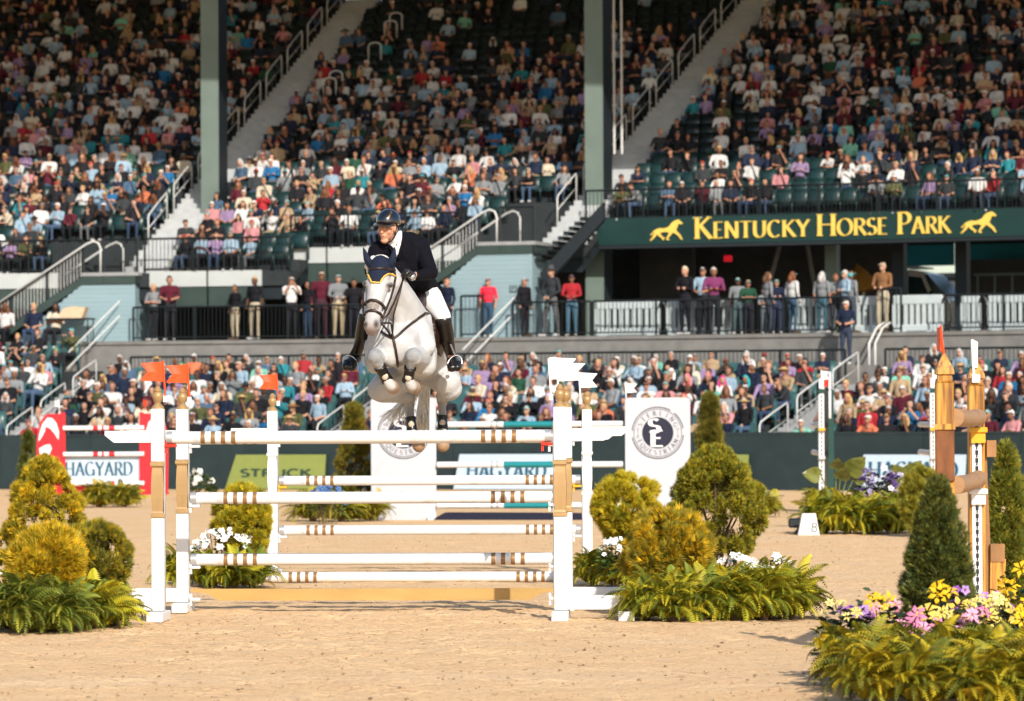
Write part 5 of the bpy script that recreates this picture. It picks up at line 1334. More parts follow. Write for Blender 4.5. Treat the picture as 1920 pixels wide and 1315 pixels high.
# ---- green jump seen end-on at right, two elements
def track(o, x, y, z0, z1, w, mt='white', pitch=.085, face=-1):
    MB().box((x - w / 2, y, z0), (x + w / 2, y + .012, z1)).build('cup_track', M_[mt], o)
    k = 0; z = z0 + .06
    while z < z1 - .05:
        MB().box((x - w * .16, y - .0025, z), (x + w * .16, y - .0005, z + .036)).box((x - w * .08, y - .0025, z - .022), (x + w * .08, y - .0005, z)).build('keyhole', M_['blackink'], o); z += pitch
def side_jump(px, base, label, disc):
    g = ground(px, base); s = g.y / F; M = Matrix.Translation((g.x, g.y, 0)); o = thing('green_jump_wing', label, 'jump standard', group='dark green jump wings seen end-on', M=M)
    H = 2.45; track(o, 0, -.05, .02, H - .28, .085, pitch=.075); MB().box((-.05, -.045, H - .27), (.05, .0, H - .19)).build('dark_band', M_['deepgreen'], o)
    MB().box((-.045, -.045, H - .185), (.045, .0, H), bev=.01).build('track_top', M_['white'], o)
    MB().box((-.055, -.035, 0), (.05, .06, H - .3)).build('post', M_['silver'], o)
    if disc:
        MB().box((.12, -.1, 0), (.22, 1.0, 2.25)).build('green_panel', M_['deepgreen'], o)
        Mr = Matrix.Translation((.20, .45, 1.98)) @ Matrix.Rotation(R(90), 4, 'Y') @ Matrix.Rotation(R(5), 4, 'X'); d = MB().lathe([(.61, -.02), (.61, .02)], 36, M=Mr).build('round_sign', M_['white'], o)
        for rr in (.50, .56): MB().tube([Mr @ Vector((rr * math.cos(t), rr * math.sin(t), .022)) for t in np.linspace(0, 6.283, 40)], .008, 4).build('ring_line', M_['greyink'], d)
    for z, mt in ((1.60, 'yellowcup'), (1.08, 'silver')):
        MB().box((-.06, -.12, z - .1), (.06, -.052, z - .05)).build('cup', M_[mt], o)
    M2 = M
    for z in (1.6, 1.08):
        p_ = thing('jump_pole', '%s white pole seen end-on in the green jump, %s' % ('upper' if z > 1.3 else 'lower', 'beside the round sign' if disc else 'behind the wooden posts'), 'jump pole', group='end-on poles of the green jump', M=M @ Matrix.Translation((0, .07, z)))
        MB().tube([(0, 0, 0), (.10, 3.2, 0)], .05, 14).build('pole', M_['whitepole'], p_, smooth=True, auto=40)
    flag(M, .02, -.02, H - .14, 1, 'flagwhite', 'small white flag on the green wing ' + ('beside the round sign' if disc else 'behind the wooden posts'), group=WG, w=.13, h=.16)
    flag(M, .22 if disc else .40, 2.5, H - .25, 1, 'redcup', 'small red flag ' + ('beside the white round sign' if disc else 'between the two wooden posts'), group=RG, w=.19, h=.18)
    return o
side_jump(1541, 962, 'dark green jump wing seen end-on with white round sign and drilled track', True)
side_jump(1750, 962, 'white drilled jump track seen end-on just behind the wooden post', False)
# ---- numbered marker
g = ground(1516, 1004); s = g.y / F; mk = thing('number_marker', 'white wedge-shaped marker with green number eight on the sand', 'marker', M=Matrix.Translation((g.x, g.y, 0)))
MB().prism([(-20 * s, 0), (20 * s, 0), (13 * s, 41 * s), (-12 * s, 41 * s)], -.1, .1).build('block', M_['white'], mk)
mb = MB(); glyph(mb, '8', lambda a, b, d: Vector(((4 + a * 20) * s, d, (7 + b * 17) * s)), sans=True, W=.08, y0=-.108, y1=-.1005); fix_normals(mb.build('number', M_['deepgreen'], mk))
tm = thing('timing_sensor', 'small black timing box on the sand beside the numbered marker', 'sensor', M=Matrix.Translation((g.x - .10, g.y + .5, 0)))
MB().box((-.16, -.1, .10), (.16, .1, .24), bev=.02).build('case', M_['black'], tm)
for a in (0, 2.1, 4.2): MB().tube([(0, 0, .12), (.14 * math.cos(a), .14 * math.sin(a), 0)], .012, 5).build('leg', M_['black'], tm)

# ---- rustic wooden jump at right: near standard, far standard, two logs between them
def gp(px, D): return Vector((gx(px, D), D, 0))
def wood_post(p, label, near):
    o = thing('wooden_post', label, 'jump standard', group='amber wooden jump posts', M=Matrix.Translation(p)); h = .0625; zt = 1.98
    MB().box((-h, -h, 0), (h, h, zt), bev=.008).build('post', M_['wood'], o)
    q = math.sqrt(2); MB().lathe([(r * q, z) for r, z in ((h, zt), (h * .78, zt + .012), (h * .78, zt + .05), (h * 1.06, zt + .056), (h * 1.02, zt + .085), (h * .55, zt + .15), (h * .10, zt + .205))], 4, M=Matrix.Rotation(R(45), 4, 'Z')).build('pointed_cap', M_['wood'], o)
    return o
pA, pB = gp(1771, 28.2), gp(1830, 31.3)
wa = wood_post(pA, 'near amber wooden jump post with scorched block and red flag', True); wb = wood_post(pB, 'far amber wooden jump post with white drilled track and white flag', False)
MB().box((-.075, -.09, 1.28), (.06, -.064, 1.64), bev=.006).build('scorched_block', M_['woodburnt'], wa); MB().box((-.078, -.095, 1.645), (.066, -.063, 1.685)).build('block_cap', M_['wood'], wa)
MB().box((-.06, -.5, 0), (.06, .5, .1)).build('foot', M_['wood'], wa); MB().box((-.06, -.5, 0), (.06, .5, .1)).build('foot', M_['wood'], wb)
track(wb, -.005, -.078, .20, 1.74, .075, pitch=.062)
MB().box((.066, -.02, .2), (.13, .06, 1.55), M=Matrix.Rotation(R(-2), 4, 'Y')).build('side_plank', M_['woodplain'], wb); MB().box((.075, -.07, 1.42), (.15, .02, 1.55)).build('side_block', M_['woodplain'], wb)
MB().prism([(.09, .10), (.19, .10), (.22, .62), (.10, .66)], -.06, .0).build('brace', M_['wood'], wb); MB().box((.10, -.07, .60), (.21, .01, .74)).build('brace_block', M_['woodplain'], wb)
MB().box((-.16, -.13, .62), (-.02, -.08, .78), M=Matrix.Rotation(R(-8), 4, 'Y')).build('lower_board', M_['woodplain'], wb)
for z, lb_ in ((1.73, 'upper'), (1.25, 'lower')):
    o = thing('log_rail', lb_ + ' pale log rail between the two amber wooden posts', 'jump pole', group='log rails of the wooden jump', M=Matrix.Translation((0, 0, z)))
    a = pA + Vector((.085, .10, 0)); b = pB + Vector((.005, -.10, 0)); MB().tube([a, a.lerp(b, .5) + Vector((0, 0, -.01)), b], [.066, .064, .067], 18).build('log', M_['log'], o, smooth=True, auto=40)
    MB().box((b.x - .07, b.y - .03, -.12), (b.x + .07, b.y + .05, -.077), bev=.006).box((b.x - .055, b.y - .01, -.20), (b.x + .055, b.y + .045, -.12)).build('cup', M_['yellowcup' if z > 1.5 else 'white'], o)
fr_ = thing('flag', 'narrow red flag seen edge-on atop the near wooden post', 'flag', group=RG, M=Matrix.Translation(pA + Vector((-.01, 0, 2.16))))
MB().tube([(.01, 0, 0), (-.004, 0, .10), (-.014, .0, .22)], [.011, .010, .008], 6).build('stick', M_['flagred'], fr_); MB().box((-.016, -.0, .04), (-.004, .22, .21)).build('cloth', M_['flagred'], fr_)
fw_ = thing('flag', 'narrow white flag seen edge-on atop the far wooden post', 'flag', group=WG, M=Matrix.Translation(pB + Vector((-.02, -.06, 2.02))))
MB().tube([(0, 0, 0), (-.006, 0, .16), (-.012, 0, .32)], .011, 6).build('stick', M_['flagwhite'], fw_); MB().prism([(-.012, .10), (.028, .10), (.030, .30), (-.012, .32)], -.01, .12).build('cloth', M_['flagwhite'], fw_); MB().box((-.02, -.025, -.02), (.045, -.015, .045), bev=.004).build('bracket', M_['white'], fw_)
# ================================================================ PLANTS
pr_ = np.random.RandomState(42)
def fan(n=5, spread=1.1, w=.16):
    V, Fc = [], []
    for i in range(n):
        a = (i / (n - 1) - .5) * spread; l = 1 - .35 * abs(a); c, s = math.sin(a), math.cos(a)
        b = len(V); px_, py_ = s * w / 2, -c * w / 2
        V += [(c * .05 + px_, s * .05 + py_, .05 * (i % 2)), (c * l, s * l, .10 * math.sin(i * 2.1)), (c * .05 - px_, s * .05 - py_, -.04)]
        Fc += [(b, b + 1, b + 2)]
    return np.array(V), np.array(Fc)
FAN = fan(6, 1.5, .13)
def lump(d, k=5.0, seed=0):
    s = np.sin(d[:, 0] * k + seed) * np.cos(d[:, 1] * k * 1.13 + seed * 2) + np.sin(d[:, 2] * k * .9 + seed * .7) * np.cos((d[:, 0] + d[:, 1]) * k * .8)
    return s * .5
def shrub(px, base_py, D, h, rx, label, name='golden_shrub', n=3800, pal=((.30, .25, .018), (.22, .21, .02), (.12, .15, .02), (.40, .29, .02)), z0=.0, shape='egg', size=.082, up=.55, group=None, trunk=True, cat='shrub', seed=0, lumps=.10, rc=.055, per=120, elong=1.2):
    """crown of flattened sprays through the outer volume; egg, globe, cone or column outline"""
    x = gx(px, D); o = thing(name, label, cat, (x, D, 0), group); rs = np.random.RandomState(seed + int(px)); n = int(n * 2.6); size *= .72
    nc = max(60, n // per); a = rs.uniform(0, 2 * math.pi, nc); t = rs.uniform(0.0, 1.0, nc) ** .9
    if shape == 'egg': prof = np.sin(np.clip(t * .86 + .12, 0, 1) * math.pi) ** .6 * (1.08 - .32 * t)
    elif shape == 'globe': prof = np.sqrt(np.clip(1 - (2 * t - 1) ** 2, 0, 1))
    elif shape == 'cone': prof = np.clip(1.02 - t, 0, 1) ** .85 * np.clip(t * 8 + .35, 0, 1)
    else: prof = np.clip(np.minimum(t * 4 + .6, 1) * np.clip(1 - t ** 2.6, 0, 1) ** .85, .05, 1)
    d = np.stack([np.cos(a), np.sin(a), t * 2 - 1], 1); dep = 1 - .34 * rs.uniform(0, 1, nc) ** 1.3
    rad = (rx - rc * .6) * prof * (1 + lumps * lump(d * 1.6, 5.5, seed) + .05 * rs.normal(size=nc)) * dep
    rad = np.where(rs.uniform(size=nc) < .04, rad * rs.uniform(1.04, 1.16, nc), rad)
    Cn = np.stack([np.cos(a) * rad, np.sin(a) * rad, z0 + rc * .5 + t * (h - z0 - rc)], 1)
    k = rs.randint(0, nc, n); q = rs.normal(size=(n, 3)); q /= np.linalg.norm(q, axis=1, keepdims=True)
    out = np.stack([np.cos(a[k]), np.sin(a[k]), (t[k] - .35) * 1.2], 1); flip = (q * out).sum(1) < -.25; q[flip] *= -1
    rcl = (rc * rs.uniform(.7, 1.35, nc))[k]
    P = Cn[k] + q * (rcl * rs.uniform(.35, 1.0, n) ** .6)[:, None] * np.array([1, 1, elong])
    dirs = q * .9 + out * .35 + np.array([0, 0, up]) + rs.normal(0, .22, (n, 3))
    Rm = rot_frames(dirs, rs.uniform(0, 6.28, n)); sc = size * rs.uniform(.6, 1.4, n); t = t[k]
    cl = lump(P * 9 / max(rx, .2), 2.2, seed + 3) + rs.normal(0, .5, nc)[k] * .8 + rs.normal(0, .35, n); pal = np.array(pal)
    ci = np.clip(((cl + 1.3) / 2.6 * len(pal)).astype(int), 0, len(pal) - 1)
    C = pal[ci] * rs.uniform(.75, 1.25, (n, 1)) * np.array([1.62, 1.42, .95])
    V, Fc, Cc = scatter(FAN[0], FAN[1], m4(Rm, sc, P), C)
    np_mesh('crown', V, Fc, M_['leaf'], Cc, parent=o)
    if trunk:
        mb = MB(); mb.tube([(0, 0, 0), (.01, 0, h * .35), (0, 0, h * .8)], [.035, .028, .008], 7)
        for k in range(9):
            w = rs.uniform(0, 6.28); zz = z0 + rs.uniform(-.08, .3) * (h - z0); rr = rx * rs.uniform(.5, .8)
            mb.tube([(0, 0, max(.02, zz * .4)), (math.cos(w) * rr * .4, math.sin(w) * rr * .4, max(.05, zz)), (math.cos(w) * rr, math.sin(w) * rr, zz + .35 * (h - z0))], [.014, .010, .004], 5)
        mb.build('trunk', M_['bark'], o)
    return o
# arching fronds in three curvatures
def frond(curve, pairs=22):
    V, Fc = [], []; path = []
    ang = R(72); x = z = 0.0; n = pairs + 2
    for i in range(n + 1):
        path.append((x, z, ang)); st = 1.0 / n; x += math.cos(ang) * st; z += math.sin(ang) * st; ang -= curve / n * (.35 + 1.3 * i / n)
    for i in range(1, n):
        y, z, a = path[i]; t = i / n; l = .17 * math.sin(math.pi * (.12 + .86 * t)) ** .8; w = .032
        for s in (-1, 1):
            b = len(V); dy = math.cos(a); dz = math.sin(a)
            V += [(0, y - dy * w * .5, z - dz * w * .5), (s * l * .55, y + dy * (w * .9), z + dz * w * .9 + .010), (s * l, y + dy * .035, z + dz * .03 - .018), (0, y + dy * w * .5, z + dz * w * .5)]
            Fc += [(b, b + 2, b + 1), (b, b + 1, b + 3)] if s > 0 else [(b, b + 1, b + 2), (b, b + 3, b + 1)]
    b = len(V)
    for i in (0, n // 2, n): V += [(-.006, path[i][0], path[i][1] + .004), (.006, path[i][0], path[i][1] + .004)]
    Fc += [(b, b + 1, b + 3), (b, b + 3, b + 2), (b + 2, b + 3, b + 5), (b + 2, b + 5, b + 4)]
    return np.array(V), np.array(Fc)
FR = [frond(c) for c in (R(95), R(130), R(165))]
FERNPAL = np.array([(.17, .19, .016), (.26, .25, .018), (.34, .30, .020), (.10, .13, .015)])
def fern(px, D, rad, label, n=75, pal=FERNPAL, group='leafy ferns in the jump planting', z=0.02, seed=0, zs=1.0):
    x = gx(px, D); o = thing('fern', label, 'fern', (x, D, 0), group); rs = np.random.RandomState(seed + int(px * 7 + D * 13))
    Vs, Fs, Cs = [], [], []; off = 0
    for k in range(3):
        m = n // 2; a = rs.uniform(0, 2 * math.pi, m); tilt = rs.uniform(-1.0, 1.0, m); L = rad * rs.uniform(.75, 1.35, m)
        M = np.zeros((m, 4, 4)); M[:, 3, 3] = 1
        for i in range(m):
            Q = Matrix.Rotation(a[i], 3, 'Z') @ Matrix.Rotation(-tilt[i] * .6, 3, 'X') @ Matrix.Rotation(rs.uniform(-.5, .5), 3, 'Y'); M[i, :3, :3] = np.array(Q) * L[i] * np.array([1, 1, zs])[:, None]
            r0 = rad * .30 * math.sqrt(rs.uniform()); M[i, :3, 3] = (r0 * math.cos(a[i]), r0 * math.sin(a[i]), z + rs.uniform(0, rad * .22))
        C = pal[rs.randint(0, len(pal), m)] * rs.uniform(.8, 1.5, (m, 1)) * np.array([1.12, 1.05, .9])
        V, Fc, Cc = scatter(FR[k][0], FR[k][1], M, C); V[:, 2] = np.maximum(V[:, 2], .006 + .004 * rs.uniform(size=len(V)))
        Vs.append(V); Fs.append(Fc + off); Cs.append(Cc); off += len(V)
    np_mesh('fronds', np.concatenate(Vs), np.concatenate(Fs), M_['leaf'], np.concatenate(Cs), parent=o)
    MB().lathe([(rad * .10, 0), (rad * .12, rad * .12), (rad * .05, rad * .16)], 8).build('root_ball', M_['bark'], o)
    return o
def flower_tpl(n, w, droop, inner=.12):
    V, Fc = [], []
    for i in range(n):
        a = 2 * math.pi * i / n; c, s = math.cos(a), math.sin(a); b = len(V)
        def pt(r, o_, z): return (c * r - s * o_, s * r + c * o_, z)
        V += [pt(inner, 0, 0), pt(.55, -w, .22), pt(1.0, 0, .22 - droop), pt(.55, w, .22)]; Fc += [(b, b + 1, b + 3), (b + 1, b + 2, b + 3)]
    return np.array(V), np.array(Fc)
LEAFT = (np.array([(0, 0, 0), (.28, .4, .06), (.22, .8, .02), (0, 1, -.08), (-.22, .8, .02), (-.28, .4, .06), (0, .5, 0)]), np.array([(0, 1, 6), (1, 2, 6), (2, 3, 6), (3, 4, 6), (4, 5, 6), (5, 0, 6)]))
def flowers(px, D, w, h, label, colors, n=40, fs=.028, nl=260, petal=(5, .42, .05), z0=0.0, name='flowering_plant', leafc=((.05, .09, .02), (.09, .13, .025)), leafs=.06, cat='flowers', up=(.0, -.8, .5)):
    """leafy mound carrying open flowers; every bloom is modelled"""
    x = gx(px, D); o = thing(name, label, cat, (x, D, 0), None); rs = np.random.RandomState(int(px * 3 + D))
    def dome(m):
        a = rs.uniform(0, 6.28, m); r = np.sqrt(rs.uniform(0, 1, m)); z = z0 + (h - z0) * np.sqrt(np.clip(1 - r ** 2, 0, 1)) * rs.uniform(.75, 1.05, m); return np.stack([r * w * np.cos(a), r * w * .7 * np.sin(a), z], 1), a
    P, a = dome(nl); dirs = np.stack([np.cos(a), np.sin(a), rs.uniform(-.3, .8, nl)], 1)
    lc = np.array(leafc)[rs.randint(0, len(leafc), nl)] * rs.uniform(.7, 1.3, (nl, 1))
    P[:, 2] *= rs.uniform(.35, 1.0, nl)
    V, Fc, C = scatter(LEAFT[0], LEAFT[1], m4(rot_frames(dirs, rs.uniform(-.6, .6, nl)), leafs * rs.uniform(.7, 1.3, nl), P), lc)
    np_mesh('foliage', V, Fc, M_['leaf'], C, parent=o)
    P, a = dome(n); P[:, 2] += .012; FT = flower_tpl(*petal)
    nrm = np.stack([np.cos(a) * .35, np.sin(a) * .35, np.zeros(n)], 1) + np.array(up) + rs.normal(0, .35, (n, 3)); Q = rot_frames(nrm, rs.uniform(0, 6.28, n)); Q = np.stack([Q[:, :, 0], -Q[:, :, 2], Q[:, :, 1]], 2)
    col_ = np.array([c for c in colors]); fc = col_[rs.randint(0, len(col_), n)] * rs.uniform(.88, 1.05, (n, 1))
    Ms = m4(Q, fs * rs.uniform(.8, 1.25, n), P)
    for i in range(n):                                       # each bloom its own part, shared petal template
        V, Fc, C = scatter(FT[0], FT[1], Ms[i:i + 1], fc[i:i + 1]); np_mesh('bloom', V, Fc, M_['petal'], C, parent=o)
    stem = MB()
    for i in range(0, n, 3): stem.tube([(P[i][0] * .5, P[i][1] * .5, 0), tuple(P[i] * .99)], .004, 4, caps=False)
    stem.build('stems', M_['bark'], o)
    return o
OLIVE = ((.105, .125, .02), (.15, .155, .02), (.20, .18, .018), (.075, .10, .018)); DARKG = ((.035, .055, .02), (.055, .075, .022), (.085, .095, .025), (.028, .045, .02))
GOLD = ((.26, .205, .014), (.34, .25, .015), (.17, .155, .016), (.40, .28, .016)); YG = ((.28, .25, .018), (.20, .20, .02), (.34, .28, .018), (.14, .16, .02))
DG = np.array([(.09, .125, .02), (.12, .15, .022), (.17, .18, .022)])
# left bed
shrub(86, 0, 33.9, 1.40, .45, 'tall golden egg-shaped conifer at the left edge', pal=((.30, .23, .014), (.22, .19, .016), (.13, .135, .02), (.38, .28, .016)), n=8500, z0=.12, size=.062, lumps=.14)
shrub(92, 0, 33.2, .80, .30, 'bright orange-gold conifer in front of the tall golden one', pal=GOLD, n=4200, z0=.28, shape='globe', size=.10, up=.45, rc=.07, elong=1.5)
shrub(188, 0, 33.9, .85, .24, 'small dark gold conifer right of the tall golden one', pal=((.24, .19, .014), (.12, .12, .02), (.07, .085, .02)), n=2600, z0=.28, shape='globe', size=.07)
fern(45, 32.75, .40, 'drooping green fern at the left edge, foremost', n=150, pal=DG, zs=1.1); fern(112, 32.85, .36, 'green fern right of the foremost left one', n=130, pal=DG); fern(178, 33.3, .36, 'green fern hanging over the left jump foot', n=120, zs=1.2); fern(212, 33.8, .30, 'yellow-green fern nearest the leftmost jump standard', n=90); fern(15, 33.3, .30, 'fern under the white flowers at the left edge', n=70, pal=DG)
flowers(12, 33.2, .16, .52, 'white flowers at the left edge below the golden conifer', [(.80, .80, .80)], n=16, z0=.3)
# bed behind the left standards
shrub(456, 0, 42.0, 1.03, .31, 'golden globe conifer behind the left poles', pal=YG, n=4200, z0=.34, shape='globe', size=.085, up=.3)
flowers(420, 41.8, .36, .60, 'mound of white flowers behind the left poles', [(.82, .82, .80)], n=85, z0=.30, fs=.033)
for i, (x, d) in enumerate(((335, 42.3), (385, 41.4), (430, 41.2), (472, 41.4))): fern(x, d, .33, ('leftmost', 'second', 'third', 'rightmost')[i] + ' fern of the bed behind the left poles', n=80, zs=1.05)
# bed behind the right standards
shrub(1176, 0, 41.2, 1.13, .355, 'yellow globe conifer directly right of the slim white standard', pal=YG, n=5200, z0=.45, shape='globe', size=.085, up=.35)
flowers(1152, 40.9, .18, .52, 'white flowers under the yellow globe conifer', [(.82, .82, .80)], n=26, z0=.3, fs=.034)
for i, (x, d) in enumerate(((1112, 41.6), (1152, 41.2), (1192, 40.9))): fern(x, d, .30, ('leftmost', 'middle', 'rightmost')[i] + ' fern under the yellow globe conifer', n=80, zs=1.15)
# right front bed
shrub(1340, 0, 36.0, 1.45, .46, 'large clipped green egg-shaped conifer on a short trunk', name='clipped_conifer', pal=OLIVE, n=9000, z0=.52, size=.058, lumps=.13, up=.5)
shrub(1252, 0, 34.9, .87, .37, 'orange-gold conifer in front of the clipped green one', pal=((.26, .20, .016), (.36, .25, .014), (.13, .13, .02), (.19, .165, .02)), n=5200, z0=.22, shape='globe', size=.10, up=.45, rc=.07, elong=1.5)
flowers(1375, 34.9, .24, .53, 'white flowers beneath the clipped green conifer', [(.82, .82, .80)], n=34, z0=.36, fs=.034); flowers(1452, 35.0, .15, .52, 'white flowers at the right end of the near bed', [(.82, .82, .80)], n=22, z0=.36, fs=.034)
for i, (x, d, r) in enumerate(((1208, 34.3, .33), (1262, 34.1, .34), (1318, 34.2, .36), (1375, 34.25, .38), (1430, 34.3, .40), (1478, 34.5, .40), (1345, 34.8, .36), (1420, 34.9, .38))):
    fern(x, d, r, ('leftmost', 'second', 'third', 'fourth', 'fifth', 'rightmost', 'left hindmost', 'right hindmost')[i] + ' fern of the bed right of the near jump', n=105, zs=1.1)
# farther plants
shrub(1331, 0, 73.5, 2.10, .36, 'dark conical evergreen behind the right logo panel', name='conical_evergreen', pal=((.10, .10, .02), (.06, .07, .02), (.14, .125, .022)), n=5000, shape='cone', z0=.02, size=.13, up=.6, cat='tree', rc=.10)
shrub(664, 0, 70.5, 1.95, .42, 'dark conical evergreen left of the logo panel behind the horse', name='conical_evergreen', pal=((.12, .11, .02), (.07, .08, .02), (.17, .14, .022)), n=5000, shape='cone', z0=.02, size=.13, up=.6, cat='tree', rc=.10)
shrub(52, 0, 92, 1.45, .24, 'small dark evergreen before the wall at far left', name='conical_evergreen', pal=DARKG, n=1800, shape='cone', z0=.02, size=.14, cat='tree')
for x, d, r, lb in ((585, 68.5, .50, 'left fern clump beside the left logo panel'), (640, 68.2, .50, 'middle fern clump beside the left logo panel'), (690, 68.5, .45, 'right fern clump before the left logo panel'), (1432, 70, .45, 'low fern behind the clipped green conifer'),
                    (185, 80.5, .50, 'left half of the fern clump before the red jump'), (232, 80.5, .48, 'right half of the fern clump before the red jump'), (1537, 72, .45, 'low fern behind the numbered marker'), (1210, 69, .3, 'low fern at foot of the right logo panel')):
    fern(x, d, r, lb, n=90, pal=np.array([(.13, .14, .018), (.20, .19, .02), (.26, .22, .02)]), zs=.95, group='fern clumps farther back in the arena')
flowers(372, 88, .38, .62, 'pale flowers at the wall beside the half hidden red wing', [(.75, .72, .66)], n=24, fs=.07, leafs=.12, z0=.2)
flowers(612, 66.5, .32, .66, 'blue flowers half hidden behind the far poles', [(.05, .12, .32), (.09, .18, .40)], n=40, fs=.06, z0=.3)
# tropical bed beside the marker
def big_leaf_plant(px, D, leaves, label):
    x = gx(px, D); o = thing('large_leaved_plant', label, 'plant', (x, D, 0)); s = D / F
    for (tx, ty, ang, L, tl) in leaves:                     # leaf tip base in picture pixels
        b = at(tx, ty, D); b = Vector((b.x - x, rnd.uniform(-.15, .15), b.z)); V = []; out = []; L *= s
        prof = [(0, .0), (.10, .30), (.30, .40), (.55, .33), (.8, .17), (1, 0)]
        M = Matrix.Translation(b) @ Matrix.Rotation(ang, 4, 'Y') @ Matrix.Rotation(tl, 4, 'X')
        for t, w in prof: V += [M @ Vector((-w * L, -.10 * w * L, t * L)), M @ Vector((0, .03 * L - t * t * .12 * L, t * L)), M @ Vector((w * L, -.10 * w * L, t * L))]
        V2 = [v + (M.to_3x3() @ Vector((0, .004, 0))) for v in V]; n = len(prof); Fc = []
        for i in range(n - 1):
            for j in (0, 1): a = 3 * i + j; Fc += [(a, a + 1, a + 4, a + 3), (3 * n + a, 3 * n + a + 3, 3 * n + a + 4, 3 * n + a + 1)]
        leaf = MB().add(V + V2, Fc).build('leaf', M_['bigleaf'], o)
        MB().tube([(0, 0, .05), (b.x * .5, b.y * .5, b.z * .6), tuple(b)], [.018, .014, .008], 5).build('stalk', M_['stalk'], o)
    return o
M_['bigleaf'] = mat('glossy_big_leaf', (.14, .15, .03), .35, var=.35, scale=8, spec=.5); M_['stalk'] = mat('green_stalk', (.13, .15, .03), .6)
rnd.seed(3)
big_leaf_plant(1565, 63, [(1540, 892, -1.45, 40, .3), (1590, 890, .75, 52, .5), (1575, 900, .35, 42, .9), (1568, 880, .05, 35, .9), (1600, 900, 1.2, 38, .4)], 'large-leaved plant beside the dark green jump wing')
big_leaf_plant(1690, 62, [(1690, 900, -.65, 45, .6), (1700, 895, .65, 45, .5), (1708, 905, 1.1, 48, .5), (1678, 910, -1.0, 36, .7), (1690, 915, .1, 34, .9)], 'large-leaved plant in front of the lettered board at right')
big_leaf_plant(1602, 60, [(1606, 945, 2.9, 36, .5), (1600, 950, .5, 40, .8)], 'low broad-leaved plant between the ferns near the marker')
flowers(1652, 61.5, .50, .95, 'mass of violet and white petunias near the lettered board', [(.35, .30, .50), (.07, .03, .16), (.62, .58, .66), (.05, .02, .12)], n=70, fs=.055, nl=500, z0=.35, leafs=.10, leafc=((.03, .05, .025), (.05, .07, .03)))
for i, (x, d) in enumerate(((1545, 60), (1588, 59.5), (1632, 59.4), (1680, 59.5), (1715, 60))): fern(x, d, .52, ('leftmost', 'second', 'third', 'fourth', 'rightmost')[i] + ' fern of the tropical bed beside the marker', n=80, zs=1.1, group='ferns of the tropical bed')
shrub(1728, 0, 58, .95, .30, 'loose yellow-green bush between the tropical bed and the dark conifer', name='bush', pal=((.22, .21, .03), (.16, .17, .03), (.12, .14, .03)), n=2600, shape='globe', z0=.1, size=.13, up=.4)
# foreground bed at right
shrub(1757, 0, 27.2, 1.27, .245, 'near dark green column conifer in front of the wooden posts', name='column_conifer', pal=DARKG, n=8500, shape='column', size=.062, up=.6, lumps=.20, rc=.055, per=70, elong=1.5)
shrub(1886, 0, 33.0, 1.46, .20, 'slim green column conifer right of the wooden posts', name='column_conifer', pal=((.06, .085, .02), (.10, .12, .022), (.15, .15, .022)), n=6000, shape='column', size=.065, up=.65, lumps=.18, rc=.055, per=70, elong=1.6)
FP = np.array([(.26, .22, .012), (.33, .26, .014), (.17, .17, .015), (.11, .125, .015)])
for i, (x, d, r) in enumerate(((1600, 25.6, .36), (1652, 25.0, .38), (1705, 24.8, .38), (1758, 24.7, .38), (1812, 24.7, .38), (1866, 24.7, .38), (1918, 24.8, .38), (1615, 26.3, .32), (1690, 26.2, .32), (1780, 26.0, .32), (1860, 26.0, .32), (1930, 26.2, .32), (1730, 24.0, .34), (1830, 23.9, .34), (1640, 24.2, .34), (1900, 23.9, .34))):
    fern(x, d, r, ('first', 'second', 'third', 'fourth', 'fifth', 'sixth', 'seventh', 'first hindmost', 'second hindmost', 'third hindmost', 'fourth hindmost', 'fifth hindmost', 'second lowermost', 'third lowermost', 'first lowermost', 'fourth lowermost')[i] + ' yellow-green fern from left in the foreground bed', n=100, pal=FP, zs=1.0, group='ferns of the foreground bed')
YEL = [(.80, .48, .015), (.78, .55, .10)]; PNK = [(.76, .34, .48), (.70, .22, .38)]; PUR = [(.30, .10, .40), (.42, .24, .55)]; PAL = [(.80, .66, .22), (.78, .58, .12)]
LILY = (6, .22, .30)
for px, d, h, c, n, fs, lb, pt in ((1640, 26.6, .62, YEL, 3, .095, 'yellow lilies at the left end of the foreground bed', LILY), (1600, 26.5, .50, PUR, 7, .055, 'violet blooms at the left end of the foreground bed', (5, .42, .05)), (1660, 26.4, .52, PNK, 4, .065, 'pink blooms under the left yellow lilies', LILY),
        (1572, 26.4, .52, PAL, 4, .06, 'pale yellow blooms at the far left of the foreground bed', LILY), (1762, 26.6, .64, YEL, 3, .12, 'large yellow lily before the near column conifer', LILY), (1728, 26.0, .44, PNK, 4, .10, 'pink lilies left of the large yellow lily', LILY), (1800, 26.7, .58, PUR, 12, .05, 'lilac blooms under the white drilled track', (5, .42, .05)),
        (1755, 26.2, .46, PAL, 6, .065, 'small pale yellow blooms under the large yellow lily', LILY), (1832, 26.3, .46, PNK, 4, .085, 'pink lilies below the white drilled track', LILY), (1840, 26.6, .54, PAL, 9, .075, 'cluster of pale yellow blooms beside the amber brace', LILY), (1872, 26.4, .56, PAL, 8, .075, 'pale yellow blooms right of the amber brace', LILY),
        (1902, 27.0, .70, YEL, 6, .10, 'tall yellow lilies at the right edge', LILY), (1905, 26.0, .52, YEL, 4, .10, 'orange-yellow lilies low at the right edge', LILY), (1862, 26.8, .54, PUR, 7, .045, 'lilac blooms between the pale yellow clusters', (5, .42, .05))):
    flowers(px, d, .15, h, lb, c, n=int(n * 1.5) + 1, fs=fs * .74, petal=pt, nl=120, z0=.25, leafc=((.02, .035, .02), (.035, .055, .025)), leafs=.07)
